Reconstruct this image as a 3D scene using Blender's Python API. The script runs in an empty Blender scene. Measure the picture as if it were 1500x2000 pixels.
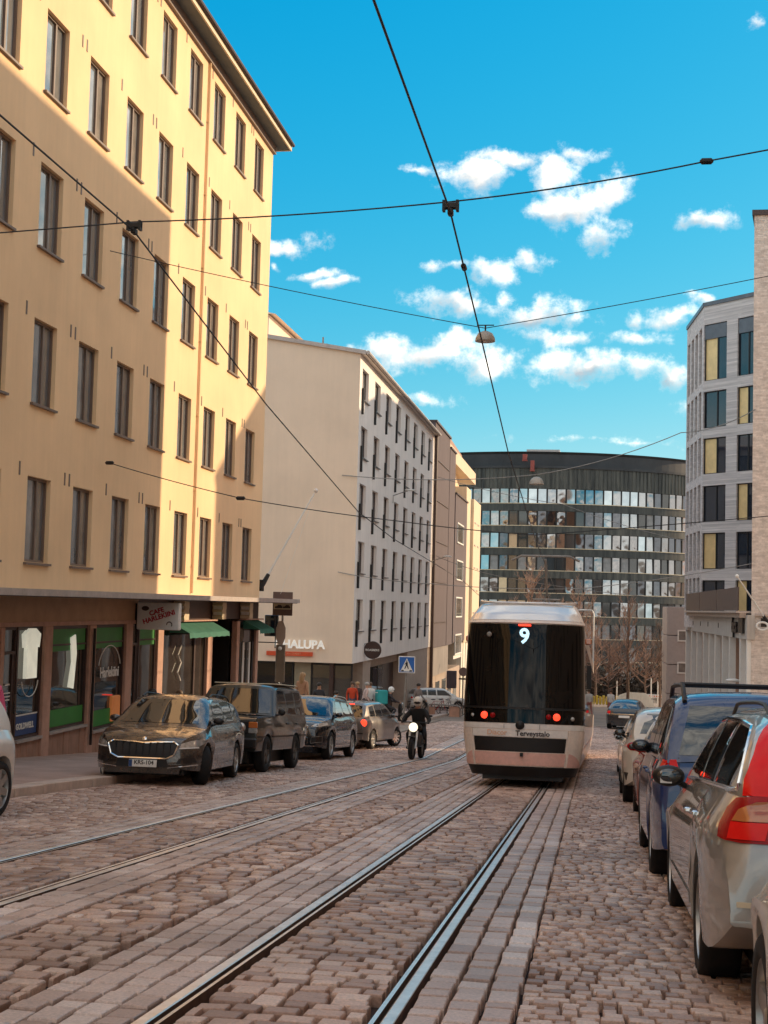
import bpy, math, random
import numpy as np
from mathutils import Vector, Matrix
from mathutils.bvhtree import BVHTree
from mathutils.geometry import delaunay_2d_cdt
R = random.Random(7)
scene = bpy.context.scene
COL = scene.collection
# ------------------------------------------------------------ camera
FPX, CX, CY = 2700.0, 750.0, 1000.0
def _n(v): return v/np.linalg.norm(v)
_Y = _n(np.array([(1160-CX)/FPX, -(1194-CY)/FPX, 1.0]))
_Z = np.array([.026, 1.0, 0.0]); _Z[2] = -(_Z[:2]@_Y[:2])/_Y[2]; _Z = _n(_Z)
_X = np.cross(_Y, _Z); _X = _X if _X[0] > 0 else -_X
CM = np.stack([_X, _Y, _Z], 1)            # world -> camera (right, up, forward)
cam_d = bpy.data.cameras.new('camera'); cam = bpy.data.objects.new('camera', cam_d); COL.objects.link(cam)
m = Matrix.Identity(4)
for i in range(3):
    m[i][0] = CM[0][i]; m[i][1] = CM[1][i]; m[i][2] = -CM[2][i]
cam.matrix_world = m
cam_d.sensor_fit = 'VERTICAL'; cam_d.sensor_height = 24.0; cam_d.lens = 24.0*FPX/2000.0
cam_d.clip_start = .1; cam_d.clip_end = 3000
scene.camera = cam
# ------------------------------------------------------------ light
SUN = Vector((1.0, .70, .425)).normalized()
ELEV = math.asin(SUN.z); AZ = math.atan2(SUN.x, SUN.y)
ld = bpy.data.lights.new('sun', 'SUN'); ld.energy = 2.15; ld.angle = math.radians(.5); ld.color = (1.0, .75, .47)
lo = bpy.data.objects.new('sun', ld); COL.objects.link(lo)
lo.rotation_euler = SUN.to_track_quat('Z', 'Y').to_euler()
world = bpy.data.worlds.new('World'); scene.world = world; world.use_nodes = True
wt = world.node_tree; wt.nodes.clear()
def wn(t, **k):
    n = wt.nodes.new(t)
    for a, b in k.items(): setattr(n, a, b)
    return n
def wl(a, b): wt.links.new(a, b)
def wmath(op, a, b=None, c=None, clamp=False):
    n = wn('ShaderNodeMath', operation=op); n.use_clamp = clamp
    for i, s in enumerate((a, b, c)):
        if s is None: continue
        if isinstance(s, (int, float)): n.inputs[i].default_value = s
        else: wl(s, n.inputs[i])
    return n.outputs[0]
sky = wn('ShaderNodeTexSky', sky_type='NISHITA', sun_disc=False)
sky.sun_elevation = ELEV; sky.sun_rotation = AZ; sky.air_density = 1.0; sky.dust_density = .6; sky.ozone_density = 2.0
hs = wn('ShaderNodeHueSaturation'); hs.inputs['Saturation'].default_value = 1.55; hs.inputs['Value'].default_value = 1.0; hs.inputs['Hue'].default_value = .492
wl(sky.outputs[0], hs.inputs['Color'])
tc = wn('ShaderNodeTexCoord'); sp = wn('ShaderNodeSeparateXYZ'); wl(tc.outputs['Generated'], sp.inputs[0])
ay = wmath('MAXIMUM', wmath('ABSOLUTE', sp.outputs[1]), .02)
u = wmath('DIVIDE', sp.outputs[0], ay); v = wmath('DIVIDE', sp.outputs[2], ay)
cb = wn('ShaderNodeCombineXYZ'); wl(u, cb.inputs[0]); wl(v, cb.inputs[1])
nz = wn('ShaderNodeTexNoise'); nz.inputs['Scale'].default_value = 22; nz.inputs['Detail'].default_value = 8
wl(cb.outputs[0], nz.inputs['Vector'])
vs = wn('ShaderNodeVectorMath', operation='SUBTRACT'); wl(nz.outputs['Color'], vs.inputs[0]); vs.inputs[1].default_value = (.5, .5, .5)
vm = wn('ShaderNodeVectorMath', operation='MULTIPLY_ADD'); wl(vs.outputs[0], vm.inputs[0]); vm.inputs[1].default_value = (.044, .030, 0); wl(cb.outputs[0], vm.inputs[2])
P = vm.outputs[0]
def skyuv(px, py):
    d = CM.T @ np.array([(px-CX)/FPX, -(py-CY)/FPX, 1.0]); return d[0]/d[1], d[2]/d[1]
CL = [(918,345,60,38,1),(985,312,78,22,1),(1080,345,50,48,1),(1130,300,50,18,.8),(1125,400,70,44,1),(1195,385,42,40,1),(1060,415,50,22,.9),
 (1165,455,50,38,.8),(820,332,22,10,.8),(1385,430,66,22,1),(1350,430,30,14,.7),(555,490,34,16,.8),(545,520,14,9,.6),(625,470,30,20,.55),(610,535,44,12,.9),(650,552,38,13,.9),
 (960,530,58,26,1),(880,520,50,12,.7),(1045,512,30,18,.8),(900,592,86,24,1),(975,580,26,18,.8),(1050,612,80,26,.9),(1130,628,50,14,.7),(1115,665,56,18,.9),(1030,650,40,16,.7),
 (1250,658,58,16,.8),(1310,615,48,20,.8),(1238,618,24,18,.6),(1365,577,26,12,.8),(740,676,70,24,.9),(820,688,100,38,1),(945,702,68,40,1),(880,665,60,20,.8),(1100,713,72,32,1),
 (1160,728,56,20,.9),(1255,716,70,28,1),(1310,732,40,26,.9),(840,782,60,11,.5),(890,660,30,14,.6),(1150,853,120,8,.36),(1475,48,22,14,.5),(1400,790,60,9,.35),(1230,860,70,6,.4)]
acc = None; wsum = None; vsum = None
for (px, py, rx, ry, a) in CL:
    cu, cv = skyuv(px, py)
    s1 = wn('ShaderNodeVectorMath', operation='SUBTRACT'); wl(P, s1.inputs[0]); s1.inputs[1].default_value = (cu, cv, 0)
    s2 = wn('ShaderNodeVectorMath', operation='MULTIPLY'); wl(s1.outputs[0], s2.inputs[0]); s2.inputs[1].default_value = (FPX/rx, FPX/ry, 0)
    s3 = wn('ShaderNodeVectorMath', operation='LENGTH'); wl(s2.outputs[0], s3.inputs[0])
    d = wmath('SUBTRACT', 1.30, s3.outputs['Value']); d = wmath('MULTIPLY', d, a)
    sy = wn('ShaderNodeSeparateXYZ'); wl(s2.outputs[0], sy.inputs[0]); w_ = wmath('POWER', wmath('MAXIMUM', wmath('ADD', d, .25), .0), 3.0); q_ = wmath('MULTIPLY', w_, sy.outputs[1])
    wsum = w_ if wsum is None else wmath('ADD', wsum, w_); vsum = q_ if vsum is None else wmath('ADD', vsum, q_)
    acc = d if acc is None else wmath('SMOOTH_MAX', acc, d, .12)
n2 = wn('ShaderNodeTexNoise'); n2.inputs['Scale'].default_value = 42; n2.inputs['Detail'].default_value = 11; n2.inputs['Roughness'].default_value = .66
wl(cb.outputs[0], n2.inputs['Vector'])
# wider cumulus field out of frame (in reflections only), thickened to brighten the shade
n3 = wn('ShaderNodeTexNoise'); n3.inputs['Scale'].default_value = 3.2; n3.inputs['Detail'].default_value = 7
mp = wn('ShaderNodeMapping'); mp.inputs['Scale'].default_value = (1, 1, 2.2); wl(tc.outputs['Generated'], mp.inputs[0]); wl(mp.outputs[0], n3.inputs['Vector'])
far = wmath('SUBTRACT', wmath('MULTIPLY', n3.outputs[0], 5.0), 1.75)
side = wmath('GREATER_THAN', wmath('ABSOLUTE', wmath('ADD', u, .15)), .42)
top = wmath('GREATER_THAN', v, .50)
back = wmath('LESS_THAN', sp.outputs[1], 0.0)
off = wmath('MAXIMUM', wmath('MAXIMUM', side, top), back)
far = wmath('ADD', far, wmath('MULTIPLY', wmath('SUBTRACT', off, 1.0), 9.0))
acc = wmath('MAXIMUM', acc, far)
dens = wmath('ADD', acc, wmath('MULTIPLY', wmath('SUBTRACT', n2.outputs[0], .5), 3.2))
mr = wn('ShaderNodeMapRange', interpolation_type='SMOOTHSTEP'); wl(dens, mr.inputs[0]); mr.inputs[1].default_value = .02; mr.inputs[2].default_value = 1.30
mrs = wn('ShaderNodeMapRange'); n4 = wn('ShaderNodeTexNoise'); n4.inputs['Scale'].default_value = 26; n4.inputs['Detail'].default_value = 6; off4 = wn('ShaderNodeVectorMath', operation='ADD'); wl(cb.outputs[0], off4.inputs[0]); off4.inputs[1].default_value = (3.1, .012, 0); wl(off4.outputs[0], n4.inputs['Vector']); dvm = wmath('DIVIDE', vsum, wmath('ADD', wsum, .02)); shade = wmath('ADD', wmath('MULTIPLY', dvm, -.62), wmath('MULTIPLY', wmath('SUBTRACT', n4.outputs[0], .5), 2.0)); wl(wmath('MULTIPLY', shade, wmath('MINIMUM', wmath('MAXIMUM', wmath('MULTIPLY', dens, 1.2), 0), 1)), mrs.inputs[0]); mrs.inputs[1].default_value = -.22; mrs.inputs[2].default_value = .55
KD = .11*2**1.25; CLOUD = 7.2
cm = wn('ShaderNodeMix', data_type='RGBA'); wl(mrs.outputs[0], cm.inputs[0])
cm.inputs[6].default_value = (CLOUD, CLOUD*.94, CLOUD*.84, 1); cm.inputs[7].default_value = (CLOUD*.33, CLOUD*.335, CLOUD*.35, 1)
mx = wn('ShaderNodeMix', data_type='RGBA'); wl(wmath('MULTIPLY', mr.outputs[0], .96), mx.inputs[0]); 
gain = wn('ShaderNodeMix', data_type='RGBA', blend_type='MULTIPLY'); gain.inputs[0].default_value = 1; wl(hs.outputs[0], gain.inputs[6]); gain.inputs[7].default_value = (.50, .78, .80, 1)
sg = wn('ShaderNodeSeparateColor'); wl(gain.outputs[2], sg.inputs[0]); cg = wn('ShaderNodeCombineColor')
for i, (a, g) in enumerate(((.95, 1.15), (.717, .55), (.81, .30))):
    q = wmath('POWER', wmath('MULTIPLY', sg.outputs[i], KD), g); wl(wmath('MULTIPLY', q, a/KD), cg.inputs[i])
wl(cg.outputs[0], mx.inputs[6]); wl(cm.outputs[2], mx.inputs[7])
bg = wn('ShaderNodeBackground'); bg.inputs['Strength'].default_value = .11; wl(mx.outputs[2], bg.inputs[0])
wo = wn('ShaderNodeOutputWorld'); wl(bg.outputs[0], wo.inputs[0])
vw = scene.view_settings; vw.view_transform = 'Standard'; vw.look = 'None'; vw.exposure = 1.25; vw.gamma = 1.0; vw.use_curve_mapping = False
# ------------------------------------------------------------ helpers
GP = [(-80, -1.36+80*.0752), (40, -4.37), (52, -4.95), (66, -5.55), (75, -6.0), (100, -7.2), (148, -9.6), (200, -11.0), (420, -16), (900, -20)]
GPX = [p[0] for p in GP]; GPZ = [p[1] for p in GP]
def gz(y): return float(np.interp(y, GPX, GPZ))
def gsl(y): return (gz(y+.5)-gz(y-.5))
class MB:
    def __init__(s): s.v = []; s.f = []; s.m = []; s.mi = 0
    def face(s, pts):
        n = len(s.v); s.v += [tuple(p) for p in pts]; s.f.append(tuple(range(n, n+len(pts)))); s.m.append(s.mi); return s
    def add(s, vs, fs):
        n = len(s.v); s.v += [tuple(p) for p in vs]
        for f in fs: s.f.append(tuple(i+n for i in f)); s.m.append(s.mi)
        return s
    def box(s, x0, x1, y0, y1, z0, z1, M=None):
        vs = [(x, y, z) for z in (z0, z1) for y in (y0, y1) for x in (x0, x1)]
        if M is not None: vs = [tuple(M @ Vector(p)) for p in vs]
        return s.add(vs, [(0,2,3,1),(4,5,7,6),(0,1,5,4),(2,6,7,3),(0,4,6,2),(1,3,7,5)])
    def bbox(s, x0, x1, y0, y1, z0, z1, b=.01, M=None):   # box with chamfered vertical edges and top/bottom rims
        def ring(z, i):
            a0, a1, b0, b1 = x0+i, x1-i, y0+i, y1-i
            return [(a0+b,b0,z),(a1-b,b0,z),(a1,b0+b,z),(a1,b1-b,z),(a1-b,b1,z),(a0+b,b1,z),(a0,b1-b,z),(a0,b0+b,z)]
        rs = [ring(z0, b), ring(z0+b, 0), ring(z1-b, 0), ring(z1, b)]
        vs = [p for r in rs for p in r]
        if M is not None: vs = [tuple(M @ Vector(p)) for p in vs]
        fs = [tuple(reversed(range(8))), tuple(range(24, 32))]
        for k in range(3):
            for i in range(8): fs.append((k*8+i, k*8+(i+1) % 8, (k+1)*8+(i+1) % 8, (k+1)*8+i))
        return s.add(vs, fs)
    def tube(s, pts, r, n=6, cap=True):
        pts = [Vector(p) for p in pts]; rr = r if isinstance(r, (list, tuple)) else [r]*len(pts)
        base = len(s.v); prev = None
        for i, p in enumerate(pts):
            t = (pts[min(i+1, len(pts)-1)]-pts[max(i-1, 0)]).normalized()
            if prev is None:
                a = t.orthogonal().normalized()
            else:
                a = (prev-t*prev.dot(t)); a = a.normalized() if a.length > 1e-6 else t.orthogonal().normalized()
            prev = a; b = t.cross(a)
            for k in range(n):
                an = 2*math.pi*k/n; s.v.append(tuple(p+(a*math.cos(an)+b*math.sin(an))*rr[i]))
        for i in range(len(pts)-1):
            for k in range(n):
                s.f.append((base+i*n+k, base+i*n+(k+1) % n, base+(i+1)*n+(k+1) % n, base+(i+1)*n+k)); s.m.append(s.mi)
        if cap:
            s.f.append(tuple(base+k for k in reversed(range(n)))); s.m.append(s.mi)
            e = base+(len(pts)-1)*n; s.f.append(tuple(e+k for k in range(n))); s.m.append(s.mi)
        return s
    def lathe(s, prof, n=24, M=None, close=False):   # prof (r, h) turned about local Z, moved by M
        vs = []
        for (r, h) in prof:
            for k in range(n):
                a = 2*math.pi*k/n; vs.append((r*math.cos(a), r*math.sin(a), h))
        if M is not None: vs = [tuple(M @ Vector(p)) for p in vs]
        fs = []; q = len(prof)
        for i in range(q-1+(1 if close else 0)):
            for k in range(n):
                j = (i+1) % q
                fs.append((i*n+k, i*n+(k+1) % n, j*n+(k+1) % n, j*n+k))
        if not close:
            if prof[0][0] > 1e-4: fs.append(tuple(reversed(range(n))))
            if prof[-1][0] > 1e-4: fs.append(tuple((q-1)*n+k for k in range(n)))
        return s.add(vs, fs)
    def ell(s, c, r, n=12, k=8, M=None):
        vs = []; fs = []
        for j in range(k+1):
            ph = math.pi*j/k
            for i in range(n):
                th = 2*math.pi*i/n; vs.append((c[0]+r[0]*math.sin(ph)*math.cos(th), c[1]+r[1]*math.sin(ph)*math.sin(th), c[2]+r[2]*math.cos(ph)))
        for j in range(k):
            for i in range(n): fs.append((j*n+i, (j+1)*n+i, (j+1)*n+(i+1) % n, j*n+(i+1) % n))
        if M is not None: vs = [tuple(M @ Vector(p)) for p in vs]
        return s.add(vs, fs)
    def prism(s, poly, h0, h1, M=None):    # poly in XY, extruded in Z
        n = len(poly); vs = [(p[0], p[1], h0) for p in poly]+[(p[0], p[1], h1) for p in poly]
        if M is not None: vs = [tuple(M @ Vector(p)) for p in vs]
        fs = [tuple(reversed(range(n))), tuple(range(n, 2*n))]+[(i, (i+1) % n, n+(i+1) % n, n+i) for i in range(n)]
        return s.add(vs, fs)
    def mesh(s, name, mats, smooth=False, merge=False, ang=None):
        me = bpy.data.meshes.new(name); me.from_pydata(s.v, [], s.f)
        if not isinstance(mats, (list, tuple)): mats = [mats]
        for mt in mats: me.materials.append(mt)
        if len(mats) > 1: me.polygons.foreach_set('material_index', s.m)
        if merge:
            import bmesh
            bm = bmesh.new(); bm.from_mesh(me); bmesh.ops.remove_doubles(bm, verts=bm.verts, dist=1e-4)
            bmesh.ops.recalc_face_normals(bm, faces=bm.faces); bm.to_mesh(me); bm.free()
        if smooth:
            me.polygons.foreach_set('use_smooth', [True]*len(me.polygons))
            me.set_sharp_from_angle(angle=math.radians(ang or 38))
        me.update(); return me
    def build(s, name, mats, parent=None, smooth=False, merge=False, world=False, ang=None, **kw):
        return link(name, s.mesh(name, mats, smooth, merge, ang), parent, world, **kw)
def link(name, data, parent=None, world=False, **kw):
    o = bpy.data.objects.new(name, data); COL.objects.link(o)
    if parent is not None:
        o.parent = parent
        if world: o.location = -wloc(parent)
    for k, v in kw.items(): o[k] = v
    return o
def wloc(o):
    p = Vector((0, 0, 0))
    while o is not None: p += o.location; o = o.parent
    return p
def thing(name, label, cat, loc=(0, 0, 0), mat=None, group=None):
    o = bpy.data.objects.new(name, None); COL.objects.link(o); o.empty_display_size = .3
    if mat is not None: o.matrix_world = mat
    else: o.location = loc
    tag(o, label, cat, group); return o
def tag(o, label, cat, group=None):
    o['label'] = label; o['category'] = cat
    if group: o['group'] = group
    return o
def struct(o): o['kind'] = 'structure'; return o
def copy_tree(o, parent=None):
    c = o.copy(); COL.objects.link(c)
    if parent is not None: c.parent = parent
    for ch in list(o.children): copy_tree(ch, c)
    return c
def gmat(x, y, yaw=0.0, dz=0.0, level=False):
    s = 0 if level else gsl(y)
    f = Vector((math.sin(yaw), math.cos(yaw), s*math.cos(yaw))).normalized()
    up = Vector((0, -s, 1)).normalized(); r = f.cross(up).normalized(); up = r.cross(f)
    mm = Matrix.Identity(4)
    for i in range(3): mm[i][0] = r[i]; mm[i][1] = f[i]; mm[i][2] = up[i]
    mm[0][3] = x; mm[1][3] = y; mm[2][3] = gz(y)+dz
    return mm
# ------------------------------------------------------------ materials
def nt(name):
    mt = bpy.data.materials.new(name); mt.use_nodes = True; t = mt.node_tree
    b = t.nodes['Principled BSDF']; return mt, t, b
def N(t, ty, **k):
    n = t.nodes.new(ty)
    for a, b in k.items(): setattr(n, a, b)
    return n
def pm(name, col, rough=.7, metal=0.0, var=.12, vs=2.5, bump=0.0, bs=60.0, coat=0.0, emit=0.0, spec=.5, ior=1.5, streak=0.0, dirt=0.0, trans=0.0, warp=0.0, alpha=1.0):
    mt, t, b = nt(name)
    b.inputs['Roughness'].default_value = rough; b.inputs['Metallic'].default_value = metal
    b.inputs['Coat Weight'].default_value = coat; b.inputs['Coat Roughness'].default_value = .04
    b.inputs['Specular IOR Level'].default_value = spec; b.inputs['IOR'].default_value = ior
    b.inputs['Transmission Weight'].default_value = trans
    b.inputs['Alpha'].default_value = alpha
    tcn = N(t, 'ShaderNodeTexCoord')
    base = N(t, 'ShaderNodeRGB'); base.outputs[0].default_value = (*col, 1)
    cur = base.outputs[0]
    def mult(cur, fac_out, lo, hi, fmin=.3, fmax=.7):
        r = N(t, 'ShaderNodeMapRange'); t.links.new(fac_out, r.inputs[0]); r.inputs[1].default_value = fmin; r.inputs[2].default_value = fmax
        r.inputs[3].default_value = lo; r.inputs[4].default_value = hi
        x = N(t, 'ShaderNodeVectorMath', operation='SCALE'); t.links.new(cur, x.inputs[0]); t.links.new(r.outputs[0], x.inputs['Scale']); return x.outputs[0]
    if var > 0:
        nn = N(t, 'ShaderNodeTexNoise'); nn.inputs['Scale'].default_value = vs; nn.inputs['Detail'].default_value = 6; nn.inputs['Roughness'].default_value = .6
        t.links.new(tcn.outputs['Object'], nn.inputs['Vector']); cur = mult(cur, nn.outputs[0], 1-var, 1+var)
    if streak > 0:
        mpn = N(t, 'ShaderNodeMapping'); mpn.inputs['Scale'].default_value = (3, 3, .18); t.links.new(tcn.outputs['Object'], mpn.inputs[0])
        nn = N(t, 'ShaderNodeTexNoise'); nn.inputs['Scale'].default_value = 1.6; nn.inputs['Detail'].default_value = 7; nn.inputs['Roughness'].default_value = .7
        t.links.new(mpn.outputs[0], nn.inputs['Vector']); cur = mult(cur, nn.outputs[0], 1-streak, 1+streak*.4, .35, .65)
    if dirt > 0:
        nn = N(t, 'ShaderNodeTexNoise'); nn.inputs['Scale'].default_value = 14; nn.inputs['Detail'].default_value = 8; nn.inputs['Roughness'].default_value = .75
        t.links.new(tcn.outputs['Object'], nn.inputs['Vector']); cur = mult(cur, nn.outputs[0], 1-dirt, 1.0, .35, .6)
        rr = N(t, 'ShaderNodeMapRange'); t.links.new(nn.outputs[0], rr.inputs[0]); rr.inputs[1].default_value = .35; rr.inputs[2].default_value = .65
        rr.inputs[3].default_value = rough; rr.inputs[4].default_value = min(1, rough+.15); t.links.new(rr.outputs[0], b.inputs['Roughness'])
    t.links.new(cur, b.inputs['Base Color'])
    if emit > 0:
        b.inputs['Emission Strength'].default_value = emit; t.links.new(cur, b.inputs['Emission Color'])
    if bump > 0 or warp > 0:
        nn = N(t, 'ShaderNodeTexNoise'); nn.inputs['Scale'].default_value = bs; nn.inputs['Detail'].default_value = 5 if warp == 0 else 1
        t.links.new(tcn.outputs['Object'], nn.inputs['Vector'])
        bp = N(t, 'ShaderNodeBump'); bp.inputs['Strength'].default_value = bump or warp; bp.inputs['Distance'].default_value = .01 if warp == 0 else .05
        t.links.new(nn.outputs[0], bp.inputs['Height']); t.links.new(bp.outputs[0], b.inputs['Normal'])
    return mt
def stone_mat(name, c0, c1, c2, rough=.55, bump=.5):
    mt, t, b = nt(name)
    at = N(t, 'ShaderNodeAttribute', attribute_name='tone')
    rp = N(t, 'ShaderNodeValToRGB'); rp.color_ramp.elements[0].color = (*c0, 1); rp.color_ramp.elements[1].color = (*c2, 1)
    e = rp.color_ramp.elements.new(.5); e.color = (*c1, 1); t.links.new(at.outputs['Fac'], rp.inputs[0])
    ge = N(t, 'ShaderNodeNewGeometry')
    n1 = N(t, 'ShaderNodeTexNoise'); n1.inputs['Scale'].default_value = 55; n1.inputs['Detail'].default_value = 6; n1.inputs['Roughness'].default_value = .75; t.links.new(ge.outputs['Position'], n1.inputs['Vector'])
    n2 = N(t, 'ShaderNodeTexNoise'); n2.inputs['Scale'].default_value = .55; n2.inputs['Detail'].default_value = 4; t.links.new(ge.outputs['Position'], n2.inputs['Vector'])
    r1 = N(t, 'ShaderNodeMapRange'); t.links.new(n1.outputs[0], r1.inputs[0]); r1.inputs[1].default_value = .3; r1.inputs[2].default_value = .7; r1.inputs[3].default_value = .62; r1.inputs[4].default_value = 1.3
    r2 = N(t, 'ShaderNodeMapRange'); t.links.new(n2.outputs[0], r2.inputs[0]); r2.inputs[1].default_value = .35; r2.inputs[2].default_value = .65; r2.inputs[3].default_value = .78; r2.inputs[4].default_value = 1.18
    mu = N(t, 'ShaderNodeMath', operation='MULTIPLY'); t.links.new(r1.outputs[0], mu.inputs[0]); t.links.new(r2.outputs[0], mu.inputs[1])
    sc = N(t, 'ShaderNodeVectorMath', operation='SCALE'); t.links.new(rp.outputs[0], sc.inputs[0]); t.links.new(mu.outputs[0], sc.inputs['Scale'])
    t.links.new(sc.outputs[0], b.inputs['Base Color'])
    rg = N(t, 'ShaderNodeMapRange'); t.links.new(n1.outputs[0], rg.inputs[0]); rg.inputs[3].default_value = rough-.12; rg.inputs[4].default_value = rough+.2; t.links.new(rg.outputs[0], b.inputs['Roughness'])
    bp = N(t, 'ShaderNodeBump'); bp.inputs['Strength'].default_value = bump; bp.inputs['Distance'].default_value = .008; t.links.new(n1.outputs[0], bp.inputs['Height']); t.links.new(bp.outputs[0], b.inputs['Normal'])
    return mt
def brick_mat(name, c1, c2, mortar, bw=.25, bh=.075, rough=.85, axis='x'):
    mt, t, b = nt(name); b.inputs['Roughness'].default_value = rough
    ge = N(t, 'ShaderNodeNewGeometry'); s = N(t, 'ShaderNodeSeparateXYZ'); t.links.new(ge.outputs['Position'], s.inputs[0])
    ad = N(t, 'ShaderNodeMath', operation='ADD'); t.links.new(s.outputs[0], ad.inputs[0]); t.links.new(s.outputs[1], ad.inputs[1])
    c = N(t, 'ShaderNodeCombineXYZ'); t.links.new(ad.outputs[0], c.inputs[0]); t.links.new(s.outputs[2], c.inputs[1])
    br = N(t, 'ShaderNodeTexBrick'); t.links.new(c.outputs[0], br.inputs['Vector']); br.inputs['Scale'].default_value = 1
    br.inputs['Brick Width'].default_value = bw; br.inputs['Row Height'].default_value = bh; br.inputs['Mortar Size'].default_value = .006
    br.inputs['Color1'].default_value = (*c1, 1); br.inputs['Color2'].default_value = (*c2, 1); br.inputs['Mortar'].default_value = (*mortar, 1)
    n1 = N(t, 'ShaderNodeTexNoise'); n1.inputs['Scale'].default_value = 3.3; n1.inputs['Detail'].default_value = 8; n1.inputs['Roughness'].default_value = .8
    t.links.new(c.outputs[0], n1.inputs['Vector'])
    r1 = N(t, 'ShaderNodeMapRange'); t.links.new(n1.outputs[0], r1.inputs[0]); r1.inputs[1].default_value = .3; r1.inputs[2].default_value = .7; r1.inputs[3].default_value = .66; r1.inputs[4].default_value = 1.3
    sc = N(t, 'ShaderNodeVectorMath', operation='SCALE'); t.links.new(br.outputs[0], sc.inputs[0]); t.links.new(r1.outputs[0], sc.inputs['Scale']); t.links.new(sc.outputs[0], b.inputs['Base Color'])
    bp = N(t, 'ShaderNodeBump'); bp.inputs['Strength'].default_value = .6; bp.inputs['Distance'].default_value = .02; bp.invert = True; t.links.new(br.outputs['Fac'], bp.inputs['Height']); t.links.new(bp.outputs[0], b.inputs['Normal'])
    return mt
MT = {}
MT['yellow'] = pm('yellow_render', (.88, .605, .35), .9, var=.09, vs=.35, bump=.25, bs=45, streak=.035)
MT['cream_street'] = pm('lightened_cream_render', (.88, .80, .74), .9, var=.05, vs=.5, bump=.2, bs=45, streak=.08)  # gable's cream lightened in colour to make up for the dimmer street face
MT['cream'] = pm('cream_render', (.82, .65, .50), .9, var=.06, vs=.4, bump=.2, bs=45, streak=.03)
MT['frame_brown'] = pm('brown_window_frame', (.17, .115, .085), .5, var=.1)
MT['dark_brown'] = pm('dark_brown_paint', (.055, .028, .022), .45, var=.15)
MT['shop_brown'] = pm('brown_shop_cladding', (.36, .20, .14), .6, var=.18, vs=3, bump=.15, bs=30, streak=.15)
MT['pillar'] = pm('pink_brown_pillar', (.50, .29, .215), .6, var=.15, vs=4, streak=.12)
MT['fascia'] = pm('ochre_fascia', (.46, .28, .165), .6, var=.12)
MT['metal_grey'] = pm('grey_sheet_metal', (.50, .44, .41), .42, .4, var=.12, vs=3, dirt=.2)
MT['roof_metal'] = pm('dark_roof_sheet', (.12, .13, .15), .4, .6, var=.15)
MT['soffit'] = pm('grey_soffit_boards', (.11, .13, .14), .7, var=.12)
MT['trim'] = pm('cream_trim', (.62, .52, .36), .6, var=.08)
MT['white'] = pm('white_paint', (.78, .76, .72), .45, var=.05, dirt=.08)
MT['black'] = pm('black_plastic', (.009, .007, .007), .5, var=.2)
MT['rubber'] = pm('tyre_rubber', (.012, .010, .010), .8, var=.25, vs=20, dirt=.3)
MT['glass'] = pm('window_glass', (.26, .27, .28), .03, .38, var=.3, vs=.8, warp=.06, bs=1.1, spec=.9, ior=2.1)
MT['glass_curtain'] = pm('window_glass_over_curtain', (.28, .26, .24), .05, .25, var=.35, vs=1.6, warp=.05, bs=1.1, spec=.9, ior=1.75)
MT['shopglass'] = pm('shop_window_glass', (.035, .03, .026), .02, 0, var=.5, vs=1.6, warp=.03, bs=1.0, spec=.9, ior=1.75)
MT['carglass'] = pm('car_glass', (.012, .014, .014), .015, 0, var=.2, spec=1.0, coat=.5)
MT['green'] = pm('green_blind', (.03, .22, .035), .5, var=.12)
MT['awning'] = pm('green_awning_cloth', (.035, .16, .115), .85, var=.18, bump=.3, bs=25)
MT['steel'] = pm('polished_rail_steel', (.88, .83, .78), .30, .85, var=.12, vs=8, dirt=.15)
MT['rust'] = pm('rusty_rail_side', (.10, .055, .035), .75, .3, var=.3, vs=12)
MT['chrome'] = pm('chrome', (.75, .74, .72), .1, 1.0, var=.04)
MT['alloy'] = pm('alloy_rim', (.50, .49, .47), .28, .9, var=.1, vs=6, dirt=.25)
MT['darkalloy'] = pm('dark_alloy_rim', (.12, .115, .11), .35, .8, var=.1, dirt=.2)
MT['wire'] = pm('cable_black', (.02, .022, .028), .6, var=.1)
MT['pole'] = pm('galvanised_pole', (.26, .24, .22), .5, .6, var=.2, vs=6)
MT['asphalt'] = pm('asphalt', (.44, .30, .245), .85, var=.18, vs=1.2, bump=.5, bs=140, dirt=.15)
MT['kerb'] = pm('granite_kerb', (.52, .40, .33), .75, var=.2, vs=5, bump=.4, bs=60)
MT['bed'] = pm('joint_sand', (.035, .016, .011), .95, var=.3, vs=20, bump=.4, bs=90)
MT['red_lens'] = pm('red_lens', (.80, .008, .006), .22, var=.08, vs=8, spec=.25)
MT['red_dark'] = pm('dark_red_lens', (.36, .004, .005), .22, var=.08, spec=.25)
MT['clear_lens'] = pm('clear_lamp_lens', (.45, .44, .42), .06, .35, var=.35, vs=18, coat=1.0)
MT['amber'] = pm('amber_lens', (.55, .15, .03), .1, var=.2, coat=1.0)
MT['lamp_red'] = pm('lit_red_lamp', (1.0, .05, .02), .3, var=0, emit=.9)
MT['lamp_white'] = pm('lit_white_lamp', (1.0, .88, .66), .3, var=0, emit=.6)
MT['skin'] = pm('skin', (.45, .24, .16), .6, var=.08)
MT['brick_tower'] = brick_mat('pale_brown_brick', (.74, .64, .57), (.58, .48, .42), (.62, .54, .48), .30, .085)
MT['brick_grey'] = brick_mat('pale_grey_brick', (.70, .64, .62), (.52, .48, .48), (.62, .58, .56), .30, .085)
MT['brick_red'] = brick_mat('reddish_brick', (.30, .17, .12), (.24, .13, .09), (.3, .25, .2))
def paint(name, col, metal=.35, rough=.28): return pm(name, col, rough, metal, var=.05, vs=3, coat=1.0, dirt=.08)
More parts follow.
